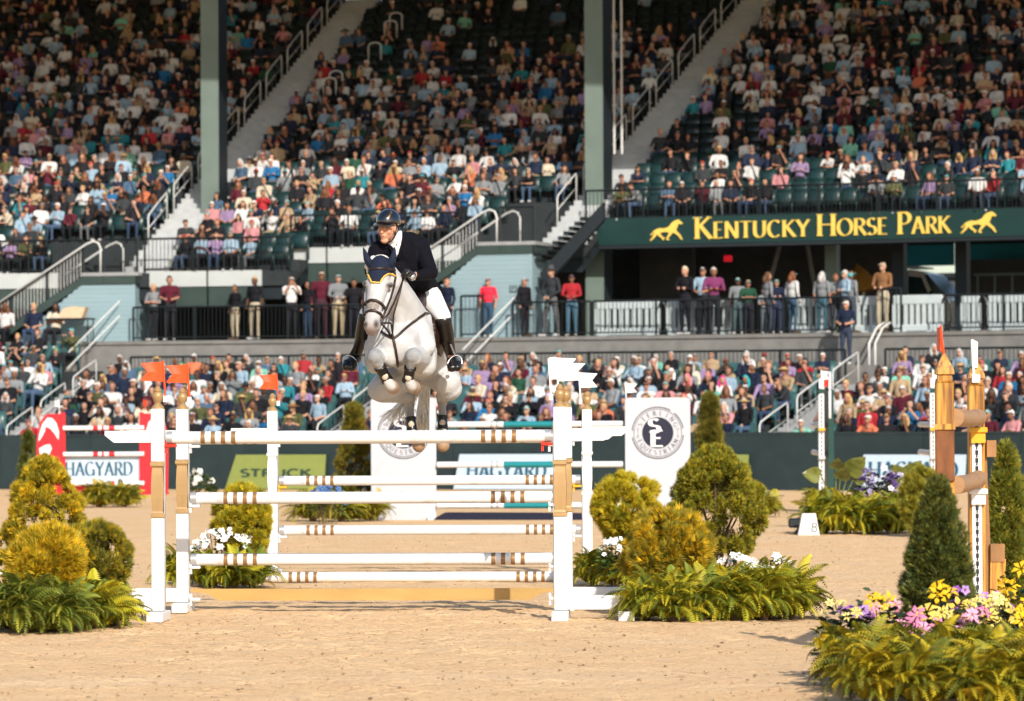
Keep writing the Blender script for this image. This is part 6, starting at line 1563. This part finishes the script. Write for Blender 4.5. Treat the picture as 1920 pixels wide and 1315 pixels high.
# ================================================================ HORSE AND RIDER
from mathutils.bvhtree import BVHTree
J = at
COAT, MUZ, KNEE, HOOF, GREY, EAR = range(6)
hp = [
 # trunk, rising towards the camera and slightly to the left
 cap(J(746, 648, 35.25), J(754, 628, 35.55), .20, .27, COAT), cap(J(754, 628, 35.55), J(774, 636, 35.95), .275, .30, COAT), cap(J(774, 636, 35.95), J(792, 652, 36.35), .305, .30, COAT), cap(J(792, 652, 36.35), J(800, 668, 36.72), .29, .25, COAT),
 cap(J(776, 596, 35.85), J(786, 620, 36.2), .16, .18, COAT),
 # breast and shoulder muscles
 ell(J(716, 640, 35.30), (.13, .15, .20), COAT), ell(J(786, 640, 35.42), (.14, .17, .22), COAT), ell(J(732, 662, 35.16), (.10, .10, .13), COAT), ell(J(765, 662, 35.18), (.10, .10, .13), COAT), cap(J(792, 598, 35.56), J(800, 650, 35.33), .085, .085, COAT), ell(J(727, 560, 34.97), (.045, .06, .065), COAT), cap(J(744, 560, 35.18), J(752, 622, 35.28), .055, .07, COAT),
 # neck
 cap(J(762, 606, 35.52), J(748, 566, 35.32), .215, .165, COAT), cap(J(748, 566, 35.32), J(731, 528, 35.12), .165, .125, COAT), cap(J(731, 528, 35.12), J(718, 500, 35.02), .125, .085, COAT),
 # head: forehead, cheeks, face, muzzle
 cap(J(713, 497, 34.98), J(710, 520, 34.90), .082, .100, COAT), cap(J(710, 520, 34.90), J(708, 540, 34.84), .100, .100, COAT), cap(J(708, 540, 34.84), J(702, 575, 34.72), .092, .072, COAT), cap(J(702, 575, 34.72), J(698, 604, 34.64), .070, .066, COAT),
 ell(J(697.5, 610, 34.62), (.076, .07, .072), MUZ), ell(J(697, 622, 34.64), (.052, .05, .04), MUZ),
 cap(J(729, 545, 34.98), J(714, 592, 34.80), .065, .045, COAT), cap(J(690, 545, 34.95), J(690, 590, 34.78), .05, .04, COAT),
 ell(J(731, 534, 34.83), (.030, .03, .028), COAT), ell(J(685, 532, 34.86), (.028, .03, .028), COAT),
 ell(J(685.5, 607, 34.585), (.020, .02, .03), MUZ), ell(J(705, 607, 34.575), (.022, .02, .03), MUZ),
 # ears (under the bonnet)
 # forelegs folded under
 cap(J(716, 668, 35.42), J(703, 672, 35.02), .125, .078, COAT), ell(J(702, 668.5, 34.98), (.066, .06, .066), KNEE), cap(J(703, 673, 34.99), J(715, 694, 35.08), .052, .036, KNEE), cap(J(715, 694, 35.08), J(723, 709, 35.14), .036, .037, COAT), ell(J(725, 712, 35.14), (.045, .045, .045), COAT),
 cap(J(726, 714, 35.12), J(733, 724, 35.12), .046, .052, COAT), cap(J(733, 724, 35.16), J(737, 727, 35.24), .058, .062, HOOF),
 cap(J(786, 670, 35.48), J(776, 670, 35.04), .135, .080, COAT), ell(J(773.5, 667, 35.0), (.067, .06, .067), KNEE), cap(J(773, 672, 35.01), J(768, 694, 35.10), .052, .036, KNEE), cap(J(768, 694, 35.10), J(765, 708, 35.16), .036, .037, COAT), ell(J(765, 712, 35.16), (.045, .045, .045), COAT),
 cap(J(766, 714, 35.14), J(772, 724, 35.14), .046, .052, COAT), cap(J(772, 724, 35.18), J(777, 727, 35.26), .058, .062, HOOF),
 # forearm muscle bulges beside the knees
 cap(J(795, 660, 35.50), J(798, 686, 35.45), .12, .10, COAT), cap(J(703, 650, 35.45), J(704, 684, 35.4), .10, .085, COAT),
 # hind quarters
 cap(J(770, 684, 36.65), J(724, 722, 36.12), .22, .135, COAT), cap(J(722, 724, 36.10), J(712, 730, 36.12), .125, .115, COAT), cap(J(716, 734, 36.14), J(764, 744, 36.80), .105, .06, COAT), cap(J(766, 742, 36.82), J(768, 756, 36.84), .062, .050, GREY), cap(J(768, 756, 36.84), J(771, 800, 36.80), .040, .034, GREY), ell(J(772, 806, 36.79), (.044, .044, .044), COAT), cap(J(774, 810, 36.77), J(781, 824, 36.72), .038, .043, COAT), cap(J(782, 828, 36.70), J(785, 836, 36.70), .054, .062, HOOF),
 cap(J(812, 680, 36.68), J(838, 716, 36.28), .22, .135, COAT), cap(J(838, 718, 36.28), J(846, 728, 36.30), .125, .105, COAT), cap(J(843, 732, 36.32), J(830, 744, 36.86), .10, .058, COAT), cap(J(829, 742, 36.88), J(829, 756, 36.9), .060, .048, GREY), cap(J(829, 756, 36.9), J(830, 800, 36.86), .040, .034, GREY), ell(J(830, 806, 36.85), (.044, .044, .044), COAT), cap(J(830, 810, 36.83), J(831, 824, 36.78), .038, .043, COAT), cap(J(831, 828, 36.76), J(831, 836, 36.76), .054, .062, HOOF),
]
htag = np.array([p[5] if p[0] == 'c' else p[3] for p in hp])
hme, hV, hidx, hD = blob('horse', hp, .0105, 3)
HC = np.array([(.455, .455, .455), (.32, .30, .29), (.27, .28, .29), (.34, .20, .10), (.25, .25, .26), (.6, .58, .56)])
w = np.stack([np.exp(-np.clip(hD[htag == k].min(0), 0, 1) / .022) for k in range(5)], 1); w /= w.sum(1, keepdims=True)
hcol = w @ HC[:5]
rs = np.random.RandomState(9)
mott = np.sin(hV[:, 0] * 61 + 2 * np.sin(hV[:, 2] * 47)) * np.sin(hV[:, 2] * 53 + 2 * np.sin(hV[:, 0] * 39))
mott = mott[:, None]; big_ = (np.sin(hV[:, 0] * 17 + 1.5 * np.sin(hV[:, 2] * 13)) * np.sin(hV[:, 2] * 15 + hV[:, 1] * 9))[:, None]; hcol *= (1 + .07 * big_ + .07 * mott * (hcol[:, :1] > .5) + .35 * mott * w[:, 2:3])
pv = np.array([proj(v) for v in hV]); yv = hV[:, 1]
def spot(x, y, rx, ry, c, k=1.0, dmax=35.1):
    d = np.hypot((pv[:, 0] - x) / rx, (pv[:, 1] - y) / ry); f = np.clip(1.4 - d, 0, 1)[:, None] * k * (yv < dmax)[:, None]; hcol[:] = hcol * (1 - f) + np.array(c) * f
spot(697, 617, 15, 14, (.30, .26, .25), .75); spot(685, 608, 4.5, 7.0, (.05, .035, .035)); spot(705, 608, 5, 7.5, (.05, .035, .035)); spot(697, 622, 12, 7, (.22, .17, .15), .8); spot(697, 626, 10, 2, (.16, .12, .11), .8)
spot(702, 667, 15, 14, (.22, .23, .24), .75, 35.06); spot(773.5, 666, 15, 14, (.22, .23, .24), .75, 35.08); spot(731, 541, 11, 7, (.33, .29, .27), .6); spot(731.5, 535, 7.5, 5.5, (.03, .022, .02)); spot(683.5, 531, 4, 6, (.03, .022, .02))
hcol = np.clip(hcol, .01, .7)
set_color(hme, 'tint', hcol)
M_['coat'] = mat('grey_horse_coat', (1, 1, 1), .55, var=.06, scale=14, src='geo', spec=.25, bump=.22, bscale=110)
hme.materials.append(M_['coat'])
horse = link('horse', hme); tag(horse, 'white grey horse jumping towards the camera over the poles', 'horse')
hb = BVHTree.FromPolygons([tuple(v) for v in hV], [tuple(p.vertices) for p in hme.polygons])
def ray(px, py, bvh=None):
    d = CAMR @ Vector(((px - 960) / F, (657.5 - py) / F, -1.0)); d.normalize(); return (bvh or hb).ray_cast(Vector((0, 0, CAM_H)), d)
M_['leather'] = mat('brown_leather', (.026, .0115, .008), .40, var=.2, scale=30, spec=.45); M_['blackleather'] = mat('black_leather', (.007, .006, .006), .30, var=.2, scale=20, spec=.5); M_['bonnet'] = mat('navy_knit', (.006, .012, .034), .8, var=.25, scale=90, bump=.5, bscale=160)
M_['piping'] = mat('yellow_piping', (.70, .42, .07), .5); M_['breeches'] = mat('white_breeches', (.82, .81, .79), .75, var=.04, bump=.15, bscale=14); M_['jacket'] = mat('black_wool', (.0045, .0045, .008), .85, var=.2, scale=20, bump=.35, bscale=10, spec=.12)
M_['gloss'] = mat('gloss_black_helmet', (.006, .008, .014), .16, var=.1, coat=1.0, spec=.6); M_['brass'] = mat('brass', (.75, .42, .12), .28, metal=.9, var=.1); M_['chrome'] = mat('steel_bit', (.55, .55, .55), .25, metal=.9, var=.05); M_['hairwhite'] = mat('tail_hair', (.72, .69, .62), .6, var=.15, scale=30)
M_['orange'] = mat('orange_enamel', (.65, .15, .02), .3, var=.05)
def strap(pts, rad, mt, name, parent=horse, lift=.004, flat=.55, bvh=None, sub=5, off=None):
    P = []
    for i in range(len(pts) - 1):
        for k in range(sub): t = k / sub; P.append((pts[i][0] * (1 - t) + pts[i + 1][0] * t, pts[i][1] * (1 - t) + pts[i + 1][1] * t))
    P.append(pts[-1]); Q = []; lastd = None
    for x, y in P:
        h = ray(x, y, bvh)
        if h[0] is None:
            if lastd: Q.append(at(x, y, lastd))
            continue
        q = h[0] + h[1] * lift
        if Q and (q - Q[-1]).length > .25: continue
        Q.append(q); lastd = q.y
    if len(Q) > 1: return MB().tube(Q, rad, 6).build(name, M_[mt], parent, smooth=True)
Z2 = lambda L: [(650 + a / 6.575, 450 + b / 6.575) for a, b in L]
# conformal cloth patches lifted off the horse's surface
def patch(inside, lift, mt, name, me=hme, V=hV, parent=horse, dmax=99):
    me.calc_loop_triangles() if False else None
    N = np.zeros(len(V) * 3); me.vertices.foreach_get('normal', N); N = N.reshape(-1, 3); view = V - np.array([0, 0, CAM_H])
    ok = np.array([inside(pv[i][0], pv[i][1]) and V[i][1] < dmax and (N[i] @ view[i]) < .0 for i in range(len(V))])
    Fc = [tuple(p.vertices) for p in me.polygons if all(ok[v] for v in p.vertices)]
    par = {}
    def root(v):
        while par.setdefault(v, v) != v: par[v] = par[par[v]]; v = par[v]
        return v
    for f in Fc:
        for v in f[1:]: par[root(v)] = root(f[0])
    cnt = {}
    for f in Fc: cnt[root(f[0])] = cnt.get(root(f[0]), 0) + 1
    best = max(cnt, key=cnt.get); Fc = [f for f in Fc if root(f[0]) == best]
    ids = sorted({v for f in Fc for v in f}); mp = {v: i for i, v in enumerate(ids)}; nv = len(ids)
    A = [tuple(V[v] + N[v] * lift) for v in ids]; B = [tuple(V[v] + N[v] * .001) for v in ids]
    F1 = [tuple(mp[v] for v in f) for f in Fc]; ec = {}
    for f in F1:
        for a, b in zip(f, f[1:] + f[:1]): ec[(a, b)] = 1
    side = [(a, b, b + nv, a + nv) for (a, b) in ec if (b, a) not in ec]
    return MB().add(A + B, F1 + [(a, d, c, b) for a, b, c, d in side]).build(name, M_[mt], parent, smooth=True)
def in_poly(poly):
    def f(x, y):
        c = False; n = len(poly)
        for i in range(n):
            (x1, y1), (x2, y2) = poly[i], poly[(i + 1) % n]
            if (y1 > y) != (y2 > y) and x < (x2 - x1) * (y - y1) / (y2 - y1) + x1: c = not c
        return c
    return f
VEE = Z2([(228, 432), (252, 415), (278, 440), (310, 525), (410, 533), (455, 455), (500, 425), (555, 420), (592, 450)])
bonnet = patch(in_poly([(670, 455)] + Z2([(190, 300)]) + [VEE[0]] + VEE[1:] + Z2([(600, 300)]) + [(748, 455)]), .007, 'bonnet', 'ear_bonnet', dmax=35.2)
for base_, mid_, tip_ in (((699, 502, 35.0), (688, 486, 34.98), (681, 464, 35.0)), ((728, 502, 35.0), (737, 486, 34.98), (740, 463, 35.0))):
    A_, B_, C_ = J(*base_), J(*mid_), J(*tip_)
    MB().tube([A_, A_.lerp(B_, .5), B_, B_.lerp(C_, .5), B_.lerp(C_, .8), C_], [.046, .047, .040, .026, .014, .003], 12, sq=.75).build('ear', M_['bonnet'], bonnet, smooth=True)
strap(VEE, .0075, 'piping', 'bonnet_piping', lift=.011)
strap(Z2([(232, 385), (300, 368), (400, 362), (500, 362), (585, 378)]), .0115, 'leather', 'browband', lift=.012)
strap(Z2([(588, 385), (600, 470), (575, 600), (540, 720), (470, 890), (440, 960)]), .011, 'leather', 'cheek_strap')
strap(Z2([(218, 560), (212, 700), (208, 840), (212, 940)]), .009, 'leather', 'cheek_strap')
strap(Z2([(222, 810), (245, 775), (300, 748), (360, 752), (420, 790), (480, 860)]), .015, 'leather', 'noseband', lift=.007)
strap(Z2([(208, 955), (232, 905), (285, 876), (350, 882), (410, 915), (440, 950)]), .0125, 'leather', 'flash_strap', lift=.007)
M_['fleece'] = mat('grey_fleece', (.26, .23, .20), .9, var=.3, scale=60, bump=.5, bscale=120)
patch(in_poly(Z2([(248, 800), (300, 765), (360, 768), (408, 805), (385, 868), (320, 862), (252, 850)])), .008, 'fleece', 'nose_fleece', dmax=34.8)
strap(Z2([(440, 950), (500, 990), (520, 1050), (450, 1060), (430, 1000)]), .007, 'chrome', 'bit')
strap(Z2([(420, 1128), (480, 1170), (550, 1212), (585, 1215), (640, 1175), (760, 1065), (880, 965), (965, 908), (1010, 905)]), .0125, 'leather', 'breastplate')
strap([(736, 628), (739, 640), (742, 655), (744, 672), (746, 690), (748, 702)], .0115, 'leather', 'martingale_strap', lift=.010)
strap(Z2([(430, 1040), (500, 1110), (550, 1200)]), .008, 'leather', 'martingale_strap')
# reins from the bit to the hands
for pts in ([(718, 598, 34.72), (728, 590, 34.80), (738, 570, 34.88), (748, 545, 34.98), (757, 522, 35.08)], [(716, 606, 34.72), (733, 606, 34.95), (736, 625, 35.02)], [(736, 626, 35.02), (738, 590, 34.98), (750, 550, 34.99), (756, 520, 35.08)], [(690, 600, 34.74), (688, 570, 34.85), (692, 530, 35.0), (710, 515, 35.12)]):
    MB().tube([J(*p) for p in pts], .0085, 6).build('rein', M_['leather'], horse, smooth=True)
# forelock and plaits
MB().sphere(J(714, 487, 35.14), 1, 14, sc=(.075, .06, .045)).build('mane', M_['hairwhite'], horse, smooth=True)
for (x, y, d) in ((690, 500, 35.06), (693, 508, 35.10), (700, 486, 35.1)): MB().sphere(J(x, y, d), .032, 8).build('plait', M_['hairwhite'], horse, smooth=True)
# eyes
for x, y, d in ((731.5, 535, 34.822), (684.5, 531, 34.862)): MB().sphere(J(x, y, d), .0205, 12).build('eye', M_['gloss'], horse, smooth=True)
# leg boots
M_['boot'] = mat('pale_boot_shell', (.52, .42, .32), .5, var=.15, scale=20)
def leg_boot(a, b, r0, r1, name='leg_boot'):
    A, B = J(*a), J(*b); o = MB().tube([A, A.lerp(B, .5), B], [r0, (r0 + r1) / 2 - .002, r1], 12, caps=False).build(name, M_['blackleather'], horse, smooth=True)
    d = (Vector((0, -1, 0)) - (B - A).normalized() * (B - A).normalized().dot(Vector((0, -1, 0)))).normalized()
    MB().sphere(A.lerp(B, .58) + d * (r0 * .78), 1, 12, sc=(.030, .022, .034)).build('boot_shell', M_['boot'], o, smooth=True)
    for t in (.12, .92): MB().tube([A.lerp(B, t - .06), A.lerp(B, t + .06)], [r0 + .006, r0 + .006], 12).build('boot_strap', M_['blackleather'], o, smooth=True)
for a, b in (((711, 686, 35.06), (727, 715, 35.14)), ((769.5, 688, 35.08), (764.5, 715, 35.16))): leg_boot(a, b, .050, .055)
for a, b in (((770, 782, 36.81), (772.5, 808, 36.79)), ((829.5, 780, 36.88), (830, 806, 36.85))): leg_boot(a, b, .046, .052)
# tail: loose strands
tl = MB(); trs = np.random.RandomState(4)
for i in range(230):
    if i < 150: e = (trs.uniform(776, 806), trs.uniform(785, 812), 37.15 + trs.uniform(-.1, .1)); mid = (trs.uniform(782, 806), trs.uniform(735, 760), 37.2)
    else: e = (trs.uniform(708, 768), trs.uniform(775, 808), 37.2 + trs.uniform(-.1, .15)); mid = (trs.uniform(752, 782), trs.uniform(742, 760), 37.25)
    a = J(802 + trs.uniform(-4, 4), 690 + trs.uniform(-4, 4), 36.95); m_ = J(*mid); e = J(*e); pts = []
    for k in range(8): t = k / 7; pts.append(a * (1 - t) ** 2 + m_ * 2 * t * (1 - t) + e * t * t)
    tl.tube(pts, [.006, .009, .010, .010, .009, .008, .006, .002] if i < 150 else [.003] * 7 + [.001], 4)
tl.build('tail', M_['hairwhite'], horse, smooth=True)
# saddle, pad, girth
sad = MB(); sme, sV, si, sd = blob('saddle', [ell(J(806, 604, 35.98), (.13, .25, .21), 0), cap(J(778, 572, 35.72), J(792, 560, 36.0), .10, .13, 0), cap(J(792, 560, 36.0), J(800, 556, 36.35), .13, .12, 0), ell(J(752, 604, 35.95), (.13, .25, .2), 0)], .016, 3); sme.materials.append(M_['leather']); saddle = link('saddle', sme); tag(saddle, 'brown leather jumping saddle under the rider', 'saddle')
pme, pV_, pi_, pd_ = blob('saddle_pad', [ell(J(804, 612, 36.0), (.135, .30, .235), 0), ell(J(754, 612, 35.98), (.135, .30, .235), 0)], .018, 3); pme.materials.append(M_['breeches']); link('saddle_pad', pme, saddle)
patch(in_poly([(772, 552), (792, 556), (812, 585), (824, 610), (832, 645), (822, 668), (808, 648), (803, 620), (794, 592), (778, 572)]), .030, 'leather', 'saddle_flap', parent=saddle, dmax=36.3)
MB().tube([J(813, 640, 35.66), J(812, 656, 35.62), J(806, 672, 35.64), J(795, 690, 35.7)], [.035, .045, .05, .05], 8).build('girth', M_['leather'], saddle, smooth=True)
# ---------------------------------------------------------------- rider
HM = Matrix.Translation(J(727.5, 427, 35.42)) @ Matrix.Rotation(R(-25), 4, 'Z') @ Matrix.Rotation(R(6), 4, 'X') @ Matrix.Rotation(R(6), 4, 'Y')
hq = lambda x, y, z: HM @ Vector((x, y, z)); H3 = HM.to_3x3()
HEAD, NECK, TORSO = range(3)
rb = [ell(hq(0, 0, .03), (.076, .097, .10), HEAD, H3), ell(hq(0, -.028, -.035), (.064, .072, .078), HEAD, H3), ell(hq(0, -.060, -.112), (.036, .036, .028), HEAD, H3), cap(hq(0, -.098, .010), hq(0, -.122, -.036), .010, .0135, HEAD), cap(hq(-.034, -.090, .028), hq(.034, -.090, .028), .014, .014, HEAD),
      ell(hq(.042, -.068, -.026), (.024, .026, .03), HEAD, H3), ell(hq(-.042, -.068, -.026), (.024, .026, .03), HEAD, H3), cap(hq(-.018, -.096, -.066), hq(.018, -.096, -.066), .008, .008, HEAD), cap(hq(-.015, -.092, -.084), hq(.015, -.092, -.084), .009, .009, HEAD), ell(hq(.078, .005, -.012), (.012, .022, .033), HEAD, H3), ell(hq(-.078, .005, -.012), (.012, .022, .033), HEAD, H3),
      cap(hq(0, .02, -.07), J(742, 458, 35.60), .056, .062, NECK),
      cap(J(742, 462, 35.62), J(790, 548, 36.0), .115, .125, TORSO), cap(J(708, 468, 35.54), J(792, 462, 35.74), .05, .05, TORSO),
      cap(J(793, 463, 35.72), J(811, 512, 35.52), .045, .04, TORSO), cap(J(811, 512, 35.52), J(772, 517, 35.24), .04, .028, TORSO), cap(J(704, 470, 35.52), J(695, 508, 35.30), .045, .04, TORSO), cap(J(695, 508, 35.30), J(716, 520, 35.12), .04, .028, TORSO),
      cap(J(800, 556, 35.98), J(831, 597, 35.60), .09, .055, TORSO), cap(J(831, 597, 35.60), J(845, 668, 35.76), .05, .035, TORSO), cap(J(748, 558, 35.9), J(688, 592, 35.48), .09, .055, TORSO), cap(J(688, 592, 35.48), J(669, 660, 35.66), .05, .035, TORSO)]
rme, rV, ri, rD = blob('rider', rb, .0075, 3)
q = np.array([HM.inverted() @ Vector(v) for v in rV]); T = np.tile(np.array([.60, .30, .19]), (len(rV), 1))
def rspot(c, s, colr, k=1.0):
    d = np.linalg.norm((q - np.array(c)) / np.array(s), axis=1); f = (np.clip(1.35 - d, 0, 1) * k)[:, None]; T[:] = T * (1 - f) + np.array(colr) * f
for s in (-1, 1):
    rspot((s * .032, -.085, .010), (.017, .03, .008), (.05, .03, .025), .9); rspot((s * .033, -.09, .034), (.024, .03, .007), (.20, .10, .05), .7); rspot((s * .045, -.08, -.03), (.03, .03, .025), (.66, .27, .17), .5)
rspot((0, -.10, -.075), (.024, .03, .006), (.10, .03, .03), .95); rspot((0, -.10, -.066), (.024, .03, .008), (.48, .16, .13), .5); rspot((0, -.10, -.088), (.02, .03, .008), (.48, .18, .14), .5); rspot((0, -.12, -.03), (.018, .02, .018), (.66, .28, .18), .5)
set_color(rme, 'tint', T); M_['face'] = mat('rider_skin', (1, 1, 1), .48, var=.05, scale=25, src='geo', spec=.35, sub=.08); rme.materials.append(M_['face'])  # skin tone, flushed cheeks, eyes and lips come from the mesh tint
rider = link('person', rme); tag(rider, 'rider in black jacket, white breeches and glossy black helmet on the horse', 'person')
def rput(mb, nm, mt, **k): return mb.build(nm, M_[mt], rider, **k)
def rblob(nm, parts, vox, mt, sm=3):
    me, V, i_, d_ = blob(nm, parts, vox, sm); me.materials.append(M_[mt]); return link(nm, me, rider), me, V
jk, jme, jV = rblob('jacket', [cap(J(744, 464, 35.62), J(766, 498, 35.74), .150, .155, 0), cap(J(766, 498, 35.74), J(790, 545, 36.0), .155, .165, 0), cap(J(711, 468, 35.54), J(788, 462, 35.74), .085, .092, 0), cap(J(740, 452, 35.62), J(770, 452, 35.72), .08, .085, 0),
   cap(J(789, 466, 35.72), J(808, 512, 35.52), .086, .066, 0), cap(J(808, 512, 35.52), J(783, 518, 35.30), .064, .045, 0), cap(J(706, 471, 35.52), J(696, 508, 35.30), .078, .064, 0), cap(J(696, 508, 35.30), J(712, 519, 35.14), .06, .045, 0), ell(J(798, 548, 36.05), (.17, .18, .10), 0), ell(J(745, 500, 35.62), (.13, .1, .13), 0)], .011, 'jacket', 4)
jb = BVHTree.FromPolygons([tuple(v) for v in jV], [tuple(p.vertices) for p in jme.polygons])
# shirt collar, tie, lapels
for pts, r_, mt, nm in (([(748, 437), (750, 447), (748, 458), (745, 468), (743, 477)], .018, 'breeches', 'shirt_front'), ([(733, 457), (738, 461), (742, 466)], .018, 'breeches', 'collar'), ([(750, 434), (750, 446), (746, 456)], .018, 'breeches', 'collar'), ([(742, 463), (744, 472), (743, 480)], .010, 'flagwhite', 'tie'),
                        ([(753, 440), (755, 455), (751, 470), (746, 486)], .014, 'jacket', 'lapel'), ([(727, 458), (734, 468), (740, 482)], .014, 'jacket', 'lapel')): strap(pts, r_, mt, nm, parent=rider, lift=.006, bvh=jb)
rput(MB().tube([hq(.005, .03, -.075), J(741, 452, 35.55)], [.062, .074], 14, caps=False), 'shirt_collar', 'breeches', smooth=True)
for x, y in ((748, 500), (752, 516)): 
    h = ray(x, y, jb)
    if h[0] is not None: rput(MB().sphere(h[0] + h[1] * .004, .009, 8), 'button', 'blackleather', smooth=True)
rblob('breeches', [cap(J(799, 553, 36.0), J(831, 594, 35.60), .135, .072, 0), cap(J(831, 594, 35.60), J(834, 612, 35.63), .062, .050, 0), ell(J(786, 556, 36.05), (.18, .16, .12), 0), cap(J(750, 556, 35.92), J(688, 588, 35.48), .13, .070, 0), cap(J(688, 588, 35.48), J(685, 608, 35.5), .060, .050, 0)], .011, 'breeches', 3)
for nm_, parts in (('boot', [cap(J(832, 602, 35.60), J(838, 634, 35.68), .073, .070, 0), cap(J(838, 634, 35.68), J(846, 668, 35.78), .066, .046, 0), cap(J(845, 676, 35.80), J(847, 690, 35.55), .040, .040, 0), cap(J(851, 675, 35.80), J(857, 689, 35.55), .040, .040, 0), cap(J(848, 686, 35.6), J(857, 685, 35.6), .046, .046, 0), cap(J(847, 676, 35.84), J(850, 682, 35.8), .042, .042, 0)]),
                   ('boot', [cap(J(686, 596, 35.48), J(679, 632, 35.58), .072, .068, 0), cap(J(679, 632, 35.58), J(668, 664, 35.66), .064, .045, 0), cap(J(664, 669, 35.68), J(649, 688, 35.45), .042, .040, 0), cap(J(669, 670, 35.68), J(659, 689, 35.45), .040, .040, 0), cap(J(652, 683, 35.5), J(660, 682, 35.5), .048, .048, 0), cap(J(669, 672, 35.72), J(664, 678, 35.68), .042, .042, 0)])):
    bo_, bme, bV = rblob(nm_, parts, .008, 'blackleather', 3)
# spurs
for p in ((857, 668, 35.86),): rput(MB().sphere(J(*p), .02, 8), 'spur', 'chrome', smooth=True)
# helmet with peak, harness and outline emblem
b = MB().sphere((0, 0, 0), 1, 28, sc=(.105, .132, .112)); hv = []
for x, y, z in b.v:
    lim = .0 + .022 * max(0, y / .13); z2 = max(z, -.012 - .03 * max(0, y) / .13); hv.append(HM @ Vector((x, y + .006, z2 + .055)))
hel = rput(MB().add(hv, b.f), 'helmet', 'gloss', smooth=True)
pk_ = [(math.sin(a) * .098, -.075 - math.cos(a) * .095) for a in np.linspace(-1.5, 1.5, 17)]; nV = len(pk_)
pvx = [HM @ Vector((x, y, .040 - .018 * ((-y - .07) / .1) - abs(x) * .12)) for x, y in pk_] + [HM @ Vector((x * .97, y, .055 - .018 * ((-y - .07) / .1) - abs(x) * .12)) for x, y in pk_]
MB().add(pvx, [tuple(range(nV)), tuple(range(2 * nV - 1, nV - 1, -1))] + [(i, i + nV, (i + 1) % nV + nV, (i + 1) % nV) for i in range(nV)]).build('peak', M_['gloss'], hel)
def on_helmet(u, v): # u across, v up the front
    x = .105 * math.sin(u) * math.cos(v); y = -.132 * math.cos(u) * math.cos(v) + .006; z = .112 * math.sin(v) + .055; n = Vector((x, y, z - .055)).normalized(); return HM @ (Vector((x, y, z)) + n * .003)
MB().tube([on_helmet(.55 + a, b_) for a, b_ in ((0, .35), (.05, .55), (.22, .98), (.38, .98), (.36, .90), (.06, .36), (0, .35))], .0028, 5).build('outline_emblem', M_['brass'], hel)
for s in (-1, 1): rput(MB().tube([hq(s * .088, .0, .03), hq(s * .083, -.015, -.05), hq(s * .055, -.03, -.115), hq(0, -.05, -.145)], .006, 5), 'chin_strap', 'blackleather', smooth=True); rput(MB().tube([hq(s * .09, .05, .03), hq(s * .084, .02, -.03), hq(s * .083, -.015, -.055)], .006, 5), 'chin_strap', 'blackleather', smooth=True)
M_['ridehair'] = mat('short_brown_hair', (.10, .05, .025), .7, var=.3, scale=60)
rput(MB().sphere((0, 0, 0), 1, 14, sc=(.080, .085, .08), M=HM @ Matrix.Translation((0, .022, .0))), 'hair', 'ridehair', smooth=True)
# gloved hands: palm, four bent fingers, thumb, closed round the reins
def hand(wr, kn, fwd, across, label):
    wr, kn = J(*wr), J(*kn); f = (kn - wr).normalized(); a = Vector(across); a = (a - f * a.dot(f)).normalized(); dn = f.cross(a).normalized()
    if dn.z > 0: dn = -dn
    P = [cap(wr, wr.lerp(kn, .55), .028, .034, 0), ell(wr.lerp(kn, .8), (.040, .040, .034), 0)]
    for i, (o_, l) in enumerate(((-.030, .9), (-.010, 1.0), (.010, .97), (.030, .8))):
        k0 = kn + a * o_; k1 = k0 + f * .030 * l + dn * .010; k2 = k1 + dn * .030 * l - f * .002; k3 = k2 - f * .026 * l + dn * .006
        P += [cap(k0 - f * .02, k1, .0115, .0105, 0), cap(k1, k2, .0105, .0098, 0), cap(k2, k3, .0098, .0085, 0)]
    t0 = wr.lerp(kn, .55) - a * .035; t1 = t0 + f * .03 - a * .008 + Vector((0, 0, .012)); t2 = t1 + f * .030 + a * .012
    P += [cap(t0, t1, .014, .012, 0), cap(t1, t2, .012, .010, 0)]
    return rblob('glove', P, .0055, 'blackleather', 2)
hand((775, 516, 35.24), (760, 510, 35.08), None, (.4, -.6, .5), ''); hand((714, 519, 35.12), (722, 512, 34.99 + .05), None, (-.4, -.6, .5), '')
Wm = J(772, 518, 35.215); rput(MB().tube([Wm + Vector((.010, .008, .003)), Wm + Vector((-.010, -.008, -.003))], .043, 14), 'watch_band', 'chrome', smooth=True); rput(MB().sphere(J(772, 519, 35.165), .022, 10, sc=(1, .5, 1)), 'watch_face', 'silver', smooth=True)
# stirrups hang from the saddle
for (cx, cy, cd, lean, top) in ((852.5, 684, 35.62, .08, (830, 610, 35.72)), (657, 684, 35.50, -.10, (690, 610, 35.55))):
    c = J(cx, cy, cd); ring_ = [c + Vector((.062 * math.cos(t) + lean * .2 * math.sin(t), .02 * math.sin(t), .072 * math.sin(t) + .01)) for t in np.linspace(-.25 * math.pi, 1.25 * math.pi, 18)]
    s_o = MB().tube(ring_, .0075, 6).build('stirrup', M_['chrome'], saddle, smooth=True); MB().box((-.062, -.05, -.06), (.062, .06, -.044), bev=.005, M=Matrix.Translation(c)).build('tread', M_['orange'], s_o)
    MB().tube([c + Vector((0, .01, .085)), J(*top)], .014, 5).build('stirrup_leather', M_['leather'], saddle)
